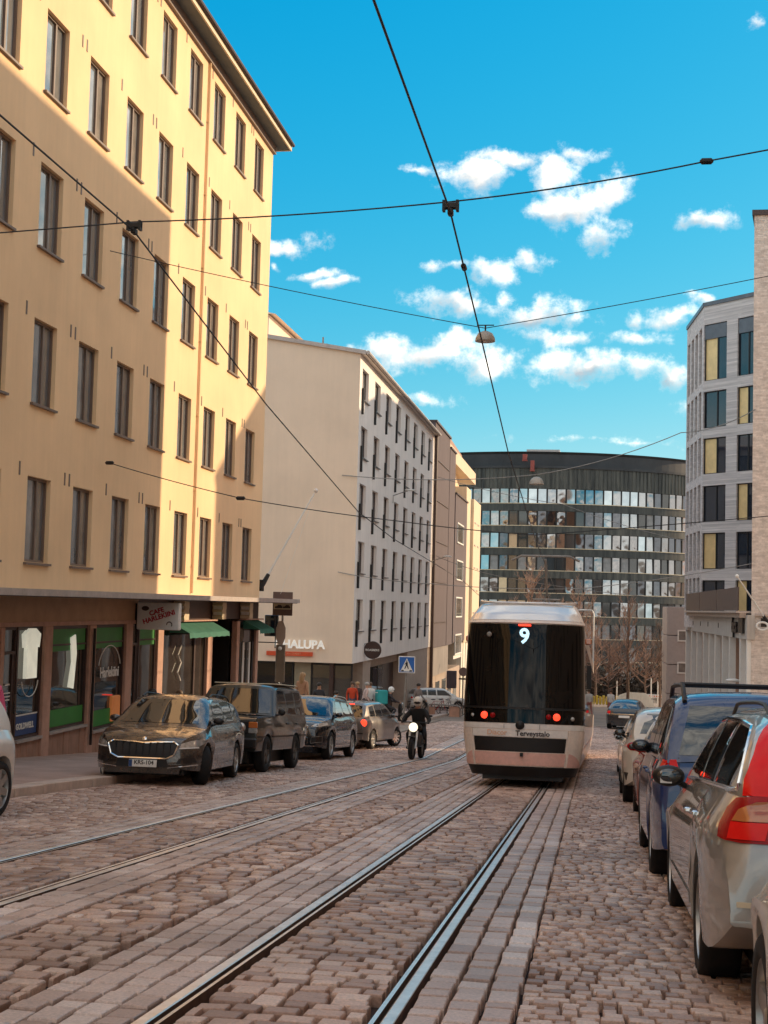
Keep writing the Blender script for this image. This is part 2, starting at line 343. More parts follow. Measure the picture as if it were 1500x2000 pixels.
def text(s, name, size, mat, parent, M, extrude=.01, bold=0.0, align='CENTER', **kw):
    cu = bpy.data.curves.new(name, 'FONT'); cu.body = s; cu.size = size; cu.extrude = extrude; cu.align_x = align; cu.align_y = 'CENTER'; cu.offset = bold; cu.resolution_u = 3
    o = bpy.data.objects.new(name+'_tmp', cu); COL.objects.link(o); dg = bpy.context.evaluated_depsgraph_get()
    me = bpy.data.meshes.new_from_object(o.evaluated_get(dg)); me.name = name; bpy.data.objects.remove(o); me.materials.clear(); me.materials.append(mat)
    t = bpy.data.objects.new(name, me); COL.objects.link(t); t.parent = parent; t.matrix_local = M
    for k, v in kw.items(): t[k] = v
    return t
def axes(o, r, u):   # matrix with local x=r, y=u, z=r x u at o
    r = Vector(r).normalized(); u = Vector(u); u = (u-r*u.dot(r)).normalized(); n = r.cross(u); mm = Matrix.Identity(4)
    for i in range(3): mm[i][0] = r[i]; mm[i][1] = u[i]; mm[i][2] = n[i]; mm[i][3] = o[i]
    return mm
# ------------------------------------------------------------ ground, road, setts, rails
def sheet(name, x0, x1, ys, dz, mat, xs=None, skirt=0):
    mb = MB(); xs = xs or [x0, x1]; vs = []; fs = []
    for y in ys:
        for x in xs: vs.append((x, y, gz(y)+dz))
    n = len(xs)
    for j in range(len(ys)-1):
        for i in range(n-1): fs.append((j*n+i, j*n+i+1, (j+1)*n+i+1, (j+1)*n+i))
    mb.add(vs, fs); o = mb.build(name, mat); return struct(o)
YS = [-80, -40, -10, 0, 10, 20, 30, 40, 46, 52, 59, 66, 75, 87, 100, 120, 148, 175, 200, 300, 420, 900]
MT['ground'] = pm('dry_ground', (.22, .17, .13), .95, var=.25, vs=.3)
ground = sheet('ground', -700, 700, YS, -.30, MT['ground'])
road = sheet('road', -7.8, 2.5, [y for y in np.arange(-10, 72.01, 2.0)], -.062, MT['bed'])
MT['far_setts'] = stone_mat('worn_far_setts', (.30,.23,.18), (.34,.27,.21), (.38,.30,.24), .8)  # plain grey-brown stone tones for the far and side streets
far_road = sheet('far_road', -60, 60, [72, 75, 87, 100, 120, 148, 175], -.004, MT['far_setts'])
sideL = sheet('side_street_left', -60, -7.8, [49.0, 52, 59, 66.0, 72], -.008, MT['far_setts'])
sideR = sheet('side_street_right', 2.5, 60, [49.5, 52, 59, 66.0], -.008, MT['far_setts'])
def slab(name, x0, x1, ys, h, mat):
    mb = MB(); n = 0
    for a, b in zip(ys[:-1], ys[1:]):
        za, zb = gz(a), gz(b)
        mb.face([(x0,a,za+h),(x1,a,za+h),(x1,b,zb+h),(x0,b,zb+h)])
        mb.face([(x1,a,za-.3),(x1,b,zb-.3),(x1,b,zb+h),(x1,a,za+h)]); mb.face([(x0,b,zb-.3),(x0,a,za-.3),(x0,a,za+h),(x0,b,zb+h)])
    a, b = ys[0], ys[-1]
    mb.face([(x0,a,gz(a)-.3),(x1,a,gz(a)-.3),(x1,a,gz(a)+h),(x0,a,gz(a)+h)]); mb.face([(x1,b,gz(b)-.3),(x0,b,gz(b)-.3),(x0,b,gz(b)+h),(x1,b,gz(b)+h)])
    return struct(mb.build(name, mat))
pavL = slab('pavement_left', -11.9, -8.02, [-10, 0, 20, 40, 49.0], .11, MT['asphalt'])
pavR = slab('pavement_right', 2.72, 6.9, [-10, 0, 20, 40, 49.5], .11, MT['asphalt'])
pavL2 = slab('pavement_far_left', -34, -8.6, [64.0, 66, 75, 104], .10, MT['asphalt'])
pavR2 = slab('pavement_far_right', 3.2, 7.6, [66.0, 75, 100], .10, MT['asphalt'])
def kerbs(x0, x1, y0, y1, host, L=1.0, name='kerb_stone'):
    var = []
    for k in range(5):
        mb = MB(); mb.bbox(0, x1-x0, .006, L-.006, -.3, .13+R.uniform(-.006, .006), .012); var.append(mb.mesh(name, MT['kerb']))
    y = y0
    while y < y1-.01:
        o = link(name, var[R.randrange(5)], host); s = gsl(y+.5)
        o.location = (x0+R.uniform(-.008, .008), y, gz(y)); o.rotation_euler = (math.atan(s), 0, R.uniform(-.006, .006)); y += L
kerbs(-8.02, -7.72, 2, 49, pavL); kerbs(2.42, 2.72, 2, 49.0, pavR); kerbs(3.0-.1, 3.2, 66, 100, pavR2, 2.0); kerbs(-8.6, -8.3, 64, 104, pavL2, 2.0)
# ---- setts
MT['sett'] = stone_mat('worn_granite_sett', (.22,.125,.09), (.48,.32,.25), (.70,.54,.45), .40)
MT['block'] = stone_mat('pale_granite_block', (.36,.245,.20), (.53,.40,.345), (.68,.56,.50), .38, .4)
def rows(x0, x1, y0, y1, w, l, gap, jit, kind, skew=0.0):
    out = []; y = y0; r = 0
    while y < y1:
        ll = l*R.uniform(.85, 1.15); x = x0-(w*.5 if r % 2 else 0)*R.uniform(.6, 1.2)
        while x < x1:
            ww = w*R.uniform(.72, 1.3); a, b = max(x, x0), min(x+ww, x1)
            if b-a > .05 and a > -.44*y-2.2 and not (kind == 'sett' and R.random() < .0):
                out.append((.5*(a+b)+R.uniform(-jit, jit)*.3, y+ll/2+R.uniform(-jit, jit), b-a-gap*R.uniform(.5, 1.9), ll-gap*R.uniform(.5, 1.7), R.uniform(-jit, jit)*1.6+skew, R.uniform(-.006, .006), R.uniform(-.03, .03), R.uniform(-.03, .03), R.gauss(.5, .22)))
            x += ww
        y += ll; r += 1
    return out
def cols(x0, x1, n, y0, y1, l, gap):
    out = []; w = (x1-x0)/n
    for i in range(n):
        y = y0+R.uniform(0, .3)
        while y < y1:
            ll = l*R.uniform(.6, 1.4); x = x0+w*(i+.5)
            if x > -.44*y-2.2: out.append((x+R.uniform(-.006, .006), y+ll/2, w-gap*R.uniform(.8, 1.6), ll-gap*R.uniform(1.0, 2.0), R.uniform(-.025, .025), R.uniform(-.005, .005), R.uniform(-.012, .012), R.uniform(-.012, .012), R.gauss(.5, .2)))
            y += ll
    return out
YE = 71.5
setts = rows(-7.70, -5.36, 4, YE, .13, .13, .018, .022, 's') + rows(-4.75, -3.97, 3, YE, .18, .145, .018, .014, 's') + \
    rows(-3.27, -2.55, 3, YE, .19, .155, .028, .018, 's') + rows(-1.765, -.975, 2, YE, .175, .135, .019, .014, 's', .0) + rows(-.325, 2.40, 2, YE, .112, .108, .015, .020, 's')
blocks = cols(-5.34, -4.90, 3, 3, YE, .20, .015)+cols(-3.78, -3.29, 3, 3, YE, .21, .015)+cols(-2.53, -1.93, 4, 2, YE, .21, .015)+cols(-.815, -.325, 3, 2, YE, .22, .016)
def inview(s):
    c = CM @ np.array([s[0], s[1], gz(s[1])]); px = CX+FPX*c[0]/c[2]; py = CY-FPX*c[1]/c[2]
    return -10 < px < 1510 and py < 2010
def lay(lst, name, mat, host, bulk_name):
    lst = sorted(lst, key=lambda s: s[1]); near = []; rest = []
    for s in lst: (near if len(near) < 300 and inview(s) else rest).append(s)
    var = []
    for k in range(18):
        t = min(1, max(0, R.gauss(.5, .22))); j = [R.uniform(-.018, .018) for _ in range(8)]
        vs = []
        for (z, i) in ((-.07, .0), (-.012, .0), (-.002, .005), (.001, .012)):
            for q, (a, b) in enumerate(((-.5,-.5),(.5,-.5),(.5,.5),(-.5,.5))):
                vs.append((a*(1-2*i*4*.18/.18)+j[2*q]*2 if False else a*(1-i*11)+j[2*q], b*(1-i*11)+j[2*q+1], z))
        fs = [(12,13,14,15)]
        for L in range(3):
            for q in range(4): fs.append((L*4+q, L*4+(q+1) % 4, (L+1)*4+(q+1) % 4, (L+1)*4+q))
        me = bpy.data.meshes.new(name); me.from_pydata(vs, [], fs); me.materials.append(mat)
        at = me.attributes.new('tone', 'FLOAT', 'POINT'); at.data.foreach_set('value', [t]*len(vs)); me.update(); var.append(me)
    for s in near:
        o = link(name, var[R.randrange(18)], host)
        o.location = (s[0], s[1], gz(s[1])+s[5]); o.rotation_euler = (math.atan(gsl(s[1]))+s[6], s[7], s[4]); o.scale = (s[2], s[3], 1)
    A = np.array(rest); n = len(A); rng = np.random.default_rng(3)
    base = np.array([(-.5,-.5),(.5,-.5),(.5,.5),(-.5,.5)]); V = np.zeros((n, 12, 3)); tz = np.interp(A[:,1], GPX, GPZ); sl = np.interp(A[:,1]+.5, GPX, GPZ)-np.interp(A[:,1]-.5, GPX, GPZ)
    jit = rng.uniform(-.02, .02, (n, 4, 2))
    for L, (z, ins) in enumerate(((-.07, 0), (-.009, 0), (.001, .008))):
        lx = (base[None,:,0]+jit[:,:,0])*np.maximum(A[:,2,None]-2*ins, .01); ly = (base[None,:,1]+jit[:,:,1])*np.maximum(A[:,3,None]-2*ins, .01)
        c, s = np.cos(A[:,4])[:,None], np.sin(A[:,4])[:,None]
        X = lx*c-ly*s; Y = lx*s+ly*c
        V[:,L*4:L*4+4,0] = A[:,0,None]+X; V[:,L*4:L*4+4,1] = A[:,1,None]+Y
        V[:,L*4:L*4+4,2] = tz[:,None]+A[:,5,None]+z+Y*(sl[:,None]+A[:,6,None])-X*A[:,7,None]
    F = [(8,9,10,11)]
    for L in range(2):
        for q in range(4): F.append((L*4+q, L*4+(q+1) % 4, (L+1)*4+(q+1) % 4, (L+1)*4+q))
    F = np.array(F); FF = (F[None]+12*np.arange(n)[:,None,None]).reshape(-1, 4)
    me = bpy.data.meshes.new(bulk_name); me.vertices.add(n*12); me.vertices.foreach_set('co', V.reshape(-1)); nf = len(FF)
    me.loops.add(nf*4); me.loops.foreach_set('vertex_index', FF.reshape(-1).astype(np.int32)); me.polygons.add(nf)
    me.polygons.foreach_set('loop_start', (np.arange(nf)*4).astype(np.int32))
    me.materials.append(mat); me.update(calc_edges=True)
    at = me.attributes.new('tone', 'FLOAT', 'POINT'); at.data.foreach_set('value', np.repeat(np.clip(A[:,8], 0, 1), 12).astype(np.float32))
    link(bulk_name, me, host, kind='stuff')
lay(setts, 'sett', MT['sett'], road, 'setts')
lay(blocks, 'paving_block', MT['block'], road, 'paving_blocks')
# ---- rails
def rail(x_in, side, label, grp):   # side +1: groove on the right of the head
    ys = list(np.arange(-2, 60, 2.0))+[66, 72, 80, 95, 120, 145]
    prof = [(-.060,-.06),(-.060,.002),(-.057,.006),(-.006,.006),(0,.002),(.002,-.03),(.027,-.03),(.029,.001),(.050,.003),(.052,-.06)]
    mb = MB(); P = [(x_in+side*a, b) for a, b in prof]
    for j in range(len(ys)-1):
        for i in range(len(P)-1):
            mb.mi = 1 if i in (0, 4, 5, 6, 8) else 0
            q = [(P[i][0], ys[j], gz(ys[j])+P[i][1]), (P[i+1][0], ys[j], gz(ys[j])+P[i+1][1]), (P[i+1][0], ys[j+1], gz(ys[j+1])+P[i+1][1]), (P[i][0], ys[j+1], gz(ys[j+1])+P[i][1])]
            mb.face(q if side > 0 else q[::-1])
    o = mb.build('tram_rail', [MT['steel'], MT['rust']]); tag(o, label, 'rail', 'grooved tram rails in the setts')
rail(-1.85, 1, 'left rail of the near track, running under the left side of the tram', 0)
rail(-.895, -1, 'right rail of the near track, polished, ending under the right side of the tram', 0)
rail(-3.855, -1, 'right rail of the far left track, between pale blocks and brown setts', 0)
rail(-4.81, 1, 'thin leftmost tram rail, nearest the row of parked cars on the left', 0)
# joint grime along rails
# ------------------------------------------------------------ buildings
def wall_holes(P, u0, u1, v0, v1, holes, depth, mb):
    """P(u,v,d): d metres inward. holes: (ua,ub,va,vb)."""
    us = sorted({u0, u1, *[h[0] for h in holes], *[h[1] for h in holes]}); vs = sorted({v0, v1, *[h[2] for h in holes], *[h[3] for h in holes]})
    us = [x for x in us if u0 <= x <= u1]; vs = [x for x in vs if v0 <= x <= v1]
    for a, b in zip(us[:-1], us[1:]):
        run = None
        for c, d in list(zip(vs[:-1], vs[1:]))+[(None, None)]:
            solid = c is not None and not any(h[0] < (a+b)/2 < h[1] and h[2] < (c+d)/2 < h[3] for h in holes)
            if solid: run = (run[0], d) if run else (c, d)
            elif run:
                mb.face([P(a, run[0], 0), P(b, run[0], 0), P(b, run[1], 0), P(a, run[1], 0)]); run = None
    for (a, b, c, d) in holes:
        mb.face([P(a,c,0),P(a,c,depth),P(a,d,depth),P(a,d,0)]); mb.face([P(b,c,0),P(b,d,0),P(b,d,depth),P(b,c,depth)])
        mb.face([P(a,d,0),P(a,d,depth),P(b,d,depth),P(b,d,0)]); mb.face([P(a,c,0),P(b,c,0),P(b,c,depth),P(a,c,depth)])
def pbox(mb, P, a, b, c, d, d0, d1):
    vs = [P(u, v, w) for w in (d0, d1) for v in (c, d) for u in (a, b)]
    mb.add(vs, [(0,2,3,1),(4,5,7,6),(0,1,5,4),(2,6,7,3),(0,4,6,2),(1,3,7,5)])
def window(P, h, par, dp, fr, gl, split=None, fw=.05, sill=None, sm=None, name='window', bars=()):
    a, b, c, d = h; mb = MB()
    pbox(mb, P, a, a+fw, c, d, dp-.06, dp+.02); pbox(mb, P, b-fw, b, c, d, dp-.06, dp+.02)
    pbox(mb, P, a+fw, b-fw, c, c+fw, dp-.06, dp+.02); pbox(mb, P, a+fw, b-fw, d-fw, d, dp-.06, dp+.02)
    if split: pbox(mb, P, a+(b-a)*split-fw*.7, a+(b-a)*split+fw*.7, c+fw, d-fw, dp-.055, dp+.018)
    for hb in bars: pbox(mb, P, a+fw, b-fw, c+(d-c)*hb-.02, c+(d-c)*hb+.02, dp-.05, dp+.015)
    w = mb.build(name, fr, par, world=True)
    xs = [a+fw, b-fw] if not split else [a+fw, a+(b-a)*split-fw*.7, a+(b-a)*split+fw*.7, b-fw]
    for i in range(0, len(xs), 2):
        g = MB(); pbox(g, P, xs[i], xs[i+1], c+fw, d-fw, dp-.01, dp); 
        gm = gl[(i//2) % len(gl)] if isinstance(gl, list) else gl
        g.build('pane', gm, w)
    if sill:
        s = MB(); pbox(s, P, a-.05, b+.05, c-.06, c-.012, -sill, dp-.06); s.build('sill', sm or fr, w)
    return w
XL = -11.6; YEND = 47.3
# ===== yellow apartment house on the left
yb = thing('apartment_building', 'tall yellow rendered apartment house over brown shopfronts, left side of the street', 'building', (XL, 37, gz(37)))
PL = lambda u, v, d: (XL-d, u, v)
ZC = .13
holes = []
cols_y = [27.62+2.53*k for k in range(-7, 8)]
for r in range(5):
    for y in cols_y: holes.append((y-.62, y+.62, .72+3.31*r, .72+3.31*r+1.78))
mb = MB(); wall_holes(PL, 8.5, YEND, ZC, 16.15, holes, .19, mb)
zt = 16.15
mb.face([(XL,YEND,-5.4),(XL-13,YEND,-5.4),(XL-13,YEND,zt),(XL,YEND,zt)]); mb.face([(XL,8.5,-3),(XL-13,8.5,-3),(XL-13,8.5,zt),(XL,8.5,zt)])
mb.face([(XL-13,8.5,-3),(XL-13,YEND,-5.4),(XL-13,YEND,zt),(XL-13,8.5,zt)])
mb.build('wall', MT['yellow'], yb, world=True, merge=False)
for i, h in enumerate(holes):
    if h[1] < 18: continue
    gl = [MT['glass'], MT['glass']] if R.random() < .45 else [MT['glass'], MT['glass_curtain']] if R.random() < .5 else [MT['glass_curtain'], MT['glass']]
    window(PL, h, yb, .155, MT['frame_brown'], gl, split=.60, fw=.055, sill=.07, sm=MT['frame_brown'])
# dark blind behind the glass so the openings are closed
mb = MB(); mb.box(XL-.60, XL-.30, 8.6, YEND-.1, ZC, 16.0); mb.build('inner_wall', MT['dark_brown'], yb, world=True)
mb = MB()
for r in range(5):
    for k, y in enumerate(cols_y):
        for dy in ((-1.05,) if k % 2 else (-1.15, -.88)):
            z = .72+3.31*r+1.95
            if r < 5 and y > 18: mb.box(XL-.02, XL+.012, y+dy-.03, y+dy+.03, z-.2, z+.08)
mb.build('vent_slots', MT['frame_brown'], yb, world=True, kind='stuff')
# roof with overhang, boarded soffit, gutter
E0 = .52
mb = MB(); mb.box(XL-13.4, XL+E0, 7.9, YEND+.42, 16.30, 16.36); mb.build('soffit', MT['soffit'], yb, world=True)
mb = MB(); mb.box(XL, XL+.10, 8.3, YEND+.06, 16.02, 16.298); mb.box(XL-1, XL, YEND, YEND+.06, 16.02, 16.298); mb.build('eave_band', MT['frame_brown'], yb, world=True)  # brown band along the wall top, just under the soffit
mb = MB(); mb.box(XL+E0, XL+E0+.05, 7.9, YEND+.42, 16.27, 16.50); mb.box(XL-13, XL+E0+.05, YEND+.42, YEND+.47, 16.27, 16.50); mb.build('fascia_board', MT['trim'], yb, world=True)
mb = MB(); mb.tube([(XL+E0+.11, 7.9, 16.47), (XL+E0+.11, YEND+.45, 16.47)], .065, 8); mb.build('gutter', MT['dark_brown'], yb, world=True, smooth=True)
mb = MB(); mb.add([(XL+E0+.04,7.9,16.52),(XL+E0+.04,YEND+.46,16.52),(XL-6.5,YEND-4,19.6),(XL-6.5,11,19.6),(XL-13.4,7.9,16.5),(XL-13.4,YEND+.46,16.5)],
    [(0,1,2,3),(3,2,5,4),(1,5,2),(0,3,4)]); mb.build('roof', MT['roof_metal'], yb, world=True)
mb = MB(); yd = 38.95; mb.tube([(XL+.045, yd, 16.2), (XL+.045, yd, .22)],   .036, 8)
for z in np.arange(1, 16, 2.2): mb.box(XL, XL+.08, yd-.05, yd+.05, z, z+.03)
mb.build('downpipe', MT['yellow'], yb, world=True, smooth=True)
# canopy
mb = MB(); mb.box(XL-.05, -10.42, 8, YEND+1.05, .085, .125); mb.box(-10.42, -10.36, 8, YEND+1.05, .02, .15)
mb.build('canopy', MT['metal_grey'], yb, world=True)
mb = MB(); mb.box(XL-.05, -10.44, 8, YEND+1.0, .0, .083); mb.build('canopy_lining', MT['dark_brown'], yb, world=True)
# ground floor
def gl0(u): return gz(u)+.11
XG = XL-.02
mb = MB(); mb.box(XG-.12, XG, 18, 34.4, -.55, .0); mb.build('sign_band', MT['fascia'], yb, world=True)
mb = MB(); mb.box(XG, XG+.035, 18, 36.2, -.62, -.53); mb.build('band_trim', MT['pillar'], yb, world=True)
mb = MB(); mb.box(XG-.12, XG, 34.4, YEND, -.55, .0); mb.build('menu_band', MT['dark_brown'], yb, world=True)
mb = MB(); mb.box(XL-4.0, XL-3.9, 8.5, YEND, -5.3, .0); mb.box(XL-3.9, XL-.2, YEND-.12, YEND-.02, -5.3, 0); mb.build('shop_back_wall', MT['fascia'], yb, world=True)
mb = MB(); mb.box(XL-4.0, XL-.1, 8.5, YEND, -.02, .0); mb.build('shop_ceiling', MT['dark_brown'], yb, world=True)
pillars = [(19.2,19.7),(21.6,22.0),(24.2,24.65),(26.0,26.18),(28.24,28.66),(30.90,31.31),(33.45,33.93),(36.02,36.50),(40.9,41.42),(44.35,44.7),(46.95,YEND)]
for a, b in pillars:
    mb = MB(); zb = gl0(a)-.25; mb.bbox(XG-.14, XG+.05, a, b, zb, -.621, .012); mb.build('pillar', MT['pillar'], yb, world=True)
def panels(a, b, ztop, nm='wall_panel'):
    n = max(2, round((b-a)/.34)); w = (b-a)/n
    for i in range(n):
        mb = MB(); zb = gl0(a)-.25; mb.bbox(XG-.10, XG+R.uniform(-.006, .006), a+i*w+.006, a+(i+1)*w-.006, zb, ztop, .008); mb.build(nm, MT['shop_brown'], yb, world=True)
def shopwin(a, b, c, d, green=False, transom=True, glass=None):
    panels(a, b, c-.07)
    P = lambda u, v, w: (XG-w, u, v)
    fr = MT['dark_brown']; mb = MB()
    pbox(mb, P, a, a+.07, c, d, .02, .12); pbox(mb, P, b-.07, b, c, d, .02, .12); pbox(mb, P, a+.07, b-.07, c, c+.06, .02, .12); pbox(mb, P, a+.07, b-.07, d-.07, d, .02, .12)
    if transom: pbox(mb, P, a+.07, b-.07, d-.44, d-.40, .02, .12)
    w = mb.build('shop_window', fr, yb, world=True)
    g = MB(); pbox(g, P, a+.07, b-.07, c+.06, d-.07, .07, .078); g.build('pane', glass or MT['shopglass'], w)
    s = MB(); pbox(s, P, a-.01, b+.01, c-.065, c-.005, -.07, .10); s.build('sill', MT['metal_grey'], w)
    if green:
        g = MB(); pbox(g, P, a+.08, b-.08, d-.40, d-.075, .045, .052); g.build('green_film', MT['green'], w); g = MB(); pbox(g, P, a+.08, b-.08, d-.56, d-.445, .045, .052); g.build('green_film', MT['green'], w); g = MB(); pbox(g, P, a+.08, b-.08, c+.065, c+.44, .045, .052); g.build('green_film', MT['green'], w)
    return w
DT = -.625
w0 = shopwin(22.0, 24.2, -2.7, DT); 
# shop door + display window at the left edge of the picture
def door(a, b, name='door', lab=None, ztop=DT):
    P = lambda u, v, w: (XG-w, u, v); zb = gl0((a+b)/2)+.02; mb = MB()
    pbox(mb, P, a, a+.06, zb, ztop, .04, .14); pbox(mb, P, b-.06, b, zb, ztop, .04, .14); pbox(mb, P, a+.06, b-.06, ztop-.06, ztop, .04, .14)
    pbox(mb, P, a+.06, b-.06, ztop-.55, ztop-.49, .04, .14); pbox(mb, P, a+.06, b-.06, zb, zb+.3, .06, .12); pbox(mb, P, a+.06, a+.16, zb, ztop-.5, .05, .13); pbox(mb, P, b-.16, b-.06, zb, ztop-.5, .05, .13)
    d = mb.build(name, MT['dark_brown'], yb, world=True); 
    if lab: d['label'] = lab
    g = MB(); pbox(g, P, a+.16, b-.16, zb+.3, ztop-.55, .08, .088); pbox(g, P, a+.06, b-.06, ztop-.49, ztop-.06, .08, .088); g.build('pane', MT['shopglass'], d)
    h = MB(); h.tube([(XG+.02, b-.13, zb+.85), (XG+.02, b-.13, zb+1.25)], .015, 6); h.build('handle', MT['chrome'], d)
    return d
door(26.18, 26.95, lab='dark brown shop door beside the salon display window')
wd = shopwin(26.95, 28.24, -2.93, DT, transom=False)
w1 = shopwin(28.66, 30.90, -2.90, DT, True); w2 = shopwin(31.31, 33.45, -3.10, DT, True)
door(33.93, 34.60, lab='narrow dark brown door of the cafe')
w3 = shopwin(34.60, 36.02, -3.30, DT, True)
w4 = shopwin(36.50, 39.75, -3.35, -.60, False, False); w5 = shopwin(39.75, 40.9, -3.5, -.60, False, False)
w6 = shopwin(44.70, 46.95, -3.8, -.60, False, False)
# dark recessed doorway
mb = MB(); mb.box(XG-1.3, XG-1.2, 41.42, 44.35, -5.0, -.55); mb.box(XG-1.2, XG-.2, 41.40, 41.46, -5, -.55); mb.box(XG-1.2, XG-.2, 44.3, 44.36, -5, -.55); mb.build('doorway', MT['black'], yb, world=True)
mb = MB(); mb.box(XG-1.18, XG-1.12, 42.2, 43.5, -4.4, -1.3); dd = mb.build('door', MT['dark_brown'], yb, world=True)
# strip of transom rail across the last window (black and white shutters)
for k in range(5):
    mb = MB(); y = 44.95+k*.42; mb.box(XG-.03, XG+.0, y, y+.16, -3.7, -1.35); mb.build('door_slat', MT['white'] if k % 2 else MT['black'], yb, world=True)
# lit hanging lamps and interior clutter for the shops
mannequin = []
def lettering(s, size, y, z, parent, mat=None, x=XG+.01, bold=.0, rot=0.0, **k):
    Mx = axes((x, y, z), (0, 1, 0), (0, 0, 1)) @ Matrix.Rotation(rot, 4, 'Z')
    Mx.translation = Vector((x, y, z))-wloc(parent); return text(s, 'lettering', size, mat or MT['white'], parent, Mx, .004, bold, **k)
lettering('Harlekiini', .34, 32.4, -1.78, yb, bold=.008)
mb = MB(); mb.tube([(XG+.004, 32.4+.78*math.cos(a), -1.75+.62*math.sin(a)) for a in np.linspace(.25, math.pi-.25, 16)], .012, 5); mb.build('window_arc', MT['white'], yb, world=True)
mb = MB(); mb.tube([(XG+.004, 27.6+.42*math.cos(a), -1.72+.36*math.sin(a)) for a in np.linspace(math.pi+.1, 2*math.pi-.1, 14)], .012, 5); mb.build('window_arc', MT['white'], yb, world=True)
for i, (z, w) in enumerate(((-1.78, .22), (-1.95, .30), (-2.02, .30), (-2.09, .26))):
    mb = MB(); mb.box(XG-.04, XG-.035, 26.57-w/2, 26.57+w/2, z-.015, z+.015); mb.build('door_print', MT['white'], yb, world=True)
MT['blue_film'] = pm('blue_window_film', (.015, .06, .20), .4)
mb = MB(); mb.box(XG-.055, XG-.045, 27.03, 28.16, -2.86, -2.46); mb.build('blue_film', MT['blue_film'], yb, world=True)
mb = MB(); mb.box(XG-.043, XG-.038, 27.03, 28.16, -2.46, -2.43); mb.build('film_edge', MT['white'], yb, world=True)
lettering('GOLDWELL', .17, 27.52, -2.68, yb, x=XG-.03, bold=.006)
# chevrons on the cafe glass
mb = MB()
for (y, z) in ((38.0, -1.55), (38.0, -2.05)):
    mb.tube([(XG+.004, y+.32, z+.28), (XG+.004, y, z+.02), (XG+.004, y+.32, z-.22)], .022, 5)
mb.build('chevron_print', MT['white'], yb, world=True)
# things seen through the shop glass (shown as displayed goods)
def goods(name, label, cat, fn, mat, loc):
    t = MB(); fn(t); o = t.build(name, mat); o.location = loc; tag(o, label, cat); return o
def shirt(t):
    t.prism([(-.42,.50),(-.16,.62),(.16,.62),(.42,.50),(.36,.22),(.27,.28),(.27,-.42),(-.27,-.42),(-.27,.28),(-.36,.22)], -.03, .05, Matrix.Rotation(math.radians(90), 4, 'Z') @ Matrix.Rotation(math.radians(90), 4, 'X'))
MT['pale_cloth'] = pm('pale_cloth_glow', (.70, .68, .55), .8, emit=.25)  # cloth glows a little; its brightness is partly added emission
goods('display_poster', 'pale poster of a top hanging in the display window by the salon door', 'poster', shirt, MT['pale_cloth'], (XG-.02, 27.62, -1.28))
def strip(t): t.prism([(-.22,-.55),(.10,-.60),(.22,.2),(.12,.62),(-.16,.55),(-.05,0)], 0, .03, Matrix.Rotation(math.radians(90), 4, 'Z') @ Matrix.Rotation(math.radians(90), 4, 'X'))
goods('display_banner', 'narrow cream banner behind the first green-topped shop window', 'banner', strip, MT['pale_cloth'], (XG-.03, 30.0, -1.45))
def stand(t): t.bbox(-.10, .10, -.30, .30, 0, .62, .02); t.box(.102, .11, -.2, .2, .40, .58)
MT['menu_orange'] = pm('orange_board_glow', (.50, .17, .05), .6, emit=.12)  # board given a faint glow of its own, no lamp inside
goods('menu_board', 'small orange and white menu board in the window lettered Harlekiini', 'board', stand, MT['menu_orange'], (XG-.10, 33.0, -3.0))
# cafe sign: projecting lightbox
cs = thing('cafe_sign', 'white projecting lightbox sign with red cafe lettering under the canopy', 'sign', (-10.95, 34.2, -.40))
mb = MB(); mb.bbox(-.60, .52, -.10, .10, -.36, .34, .02); mb.build('box', MT['white'], cs)
MT['sign_red'] = pm('sign_red', (.45, .02, .04), .5)
Ms = axes((-.04, -.105, .05), (1, 0, 0), (0, 0, 1)) @ Matrix.Rotation(.32, 4, 'Z')
text('CAFE', 'lettering', .17, MT['sign_red'], cs, Ms @ Matrix.Translation((-.02, .06, 0)), .003, .006)
text('HARLEKIINI', 'lettering', .17, MT['sign_red'], cs, Ms @ Matrix.Translation((0, -.09, 0)), .003, .006)
mb = MB(); mb.ell((-.38, -.103, .18), (.10, .006, .06)); mb.tube([(.27+.07*math.cos(a), -.105, -.22+.07*math.sin(a)) for a in np.linspace(-.6, 3.3, 8)], .014, 5); mb.build('emblem', MT['dark_brown'], cs)
mb = MB(); mb.box(-.66, -.60, -.05, .05, -.3, .3); mb.build('bracket', MT['black'], cs)
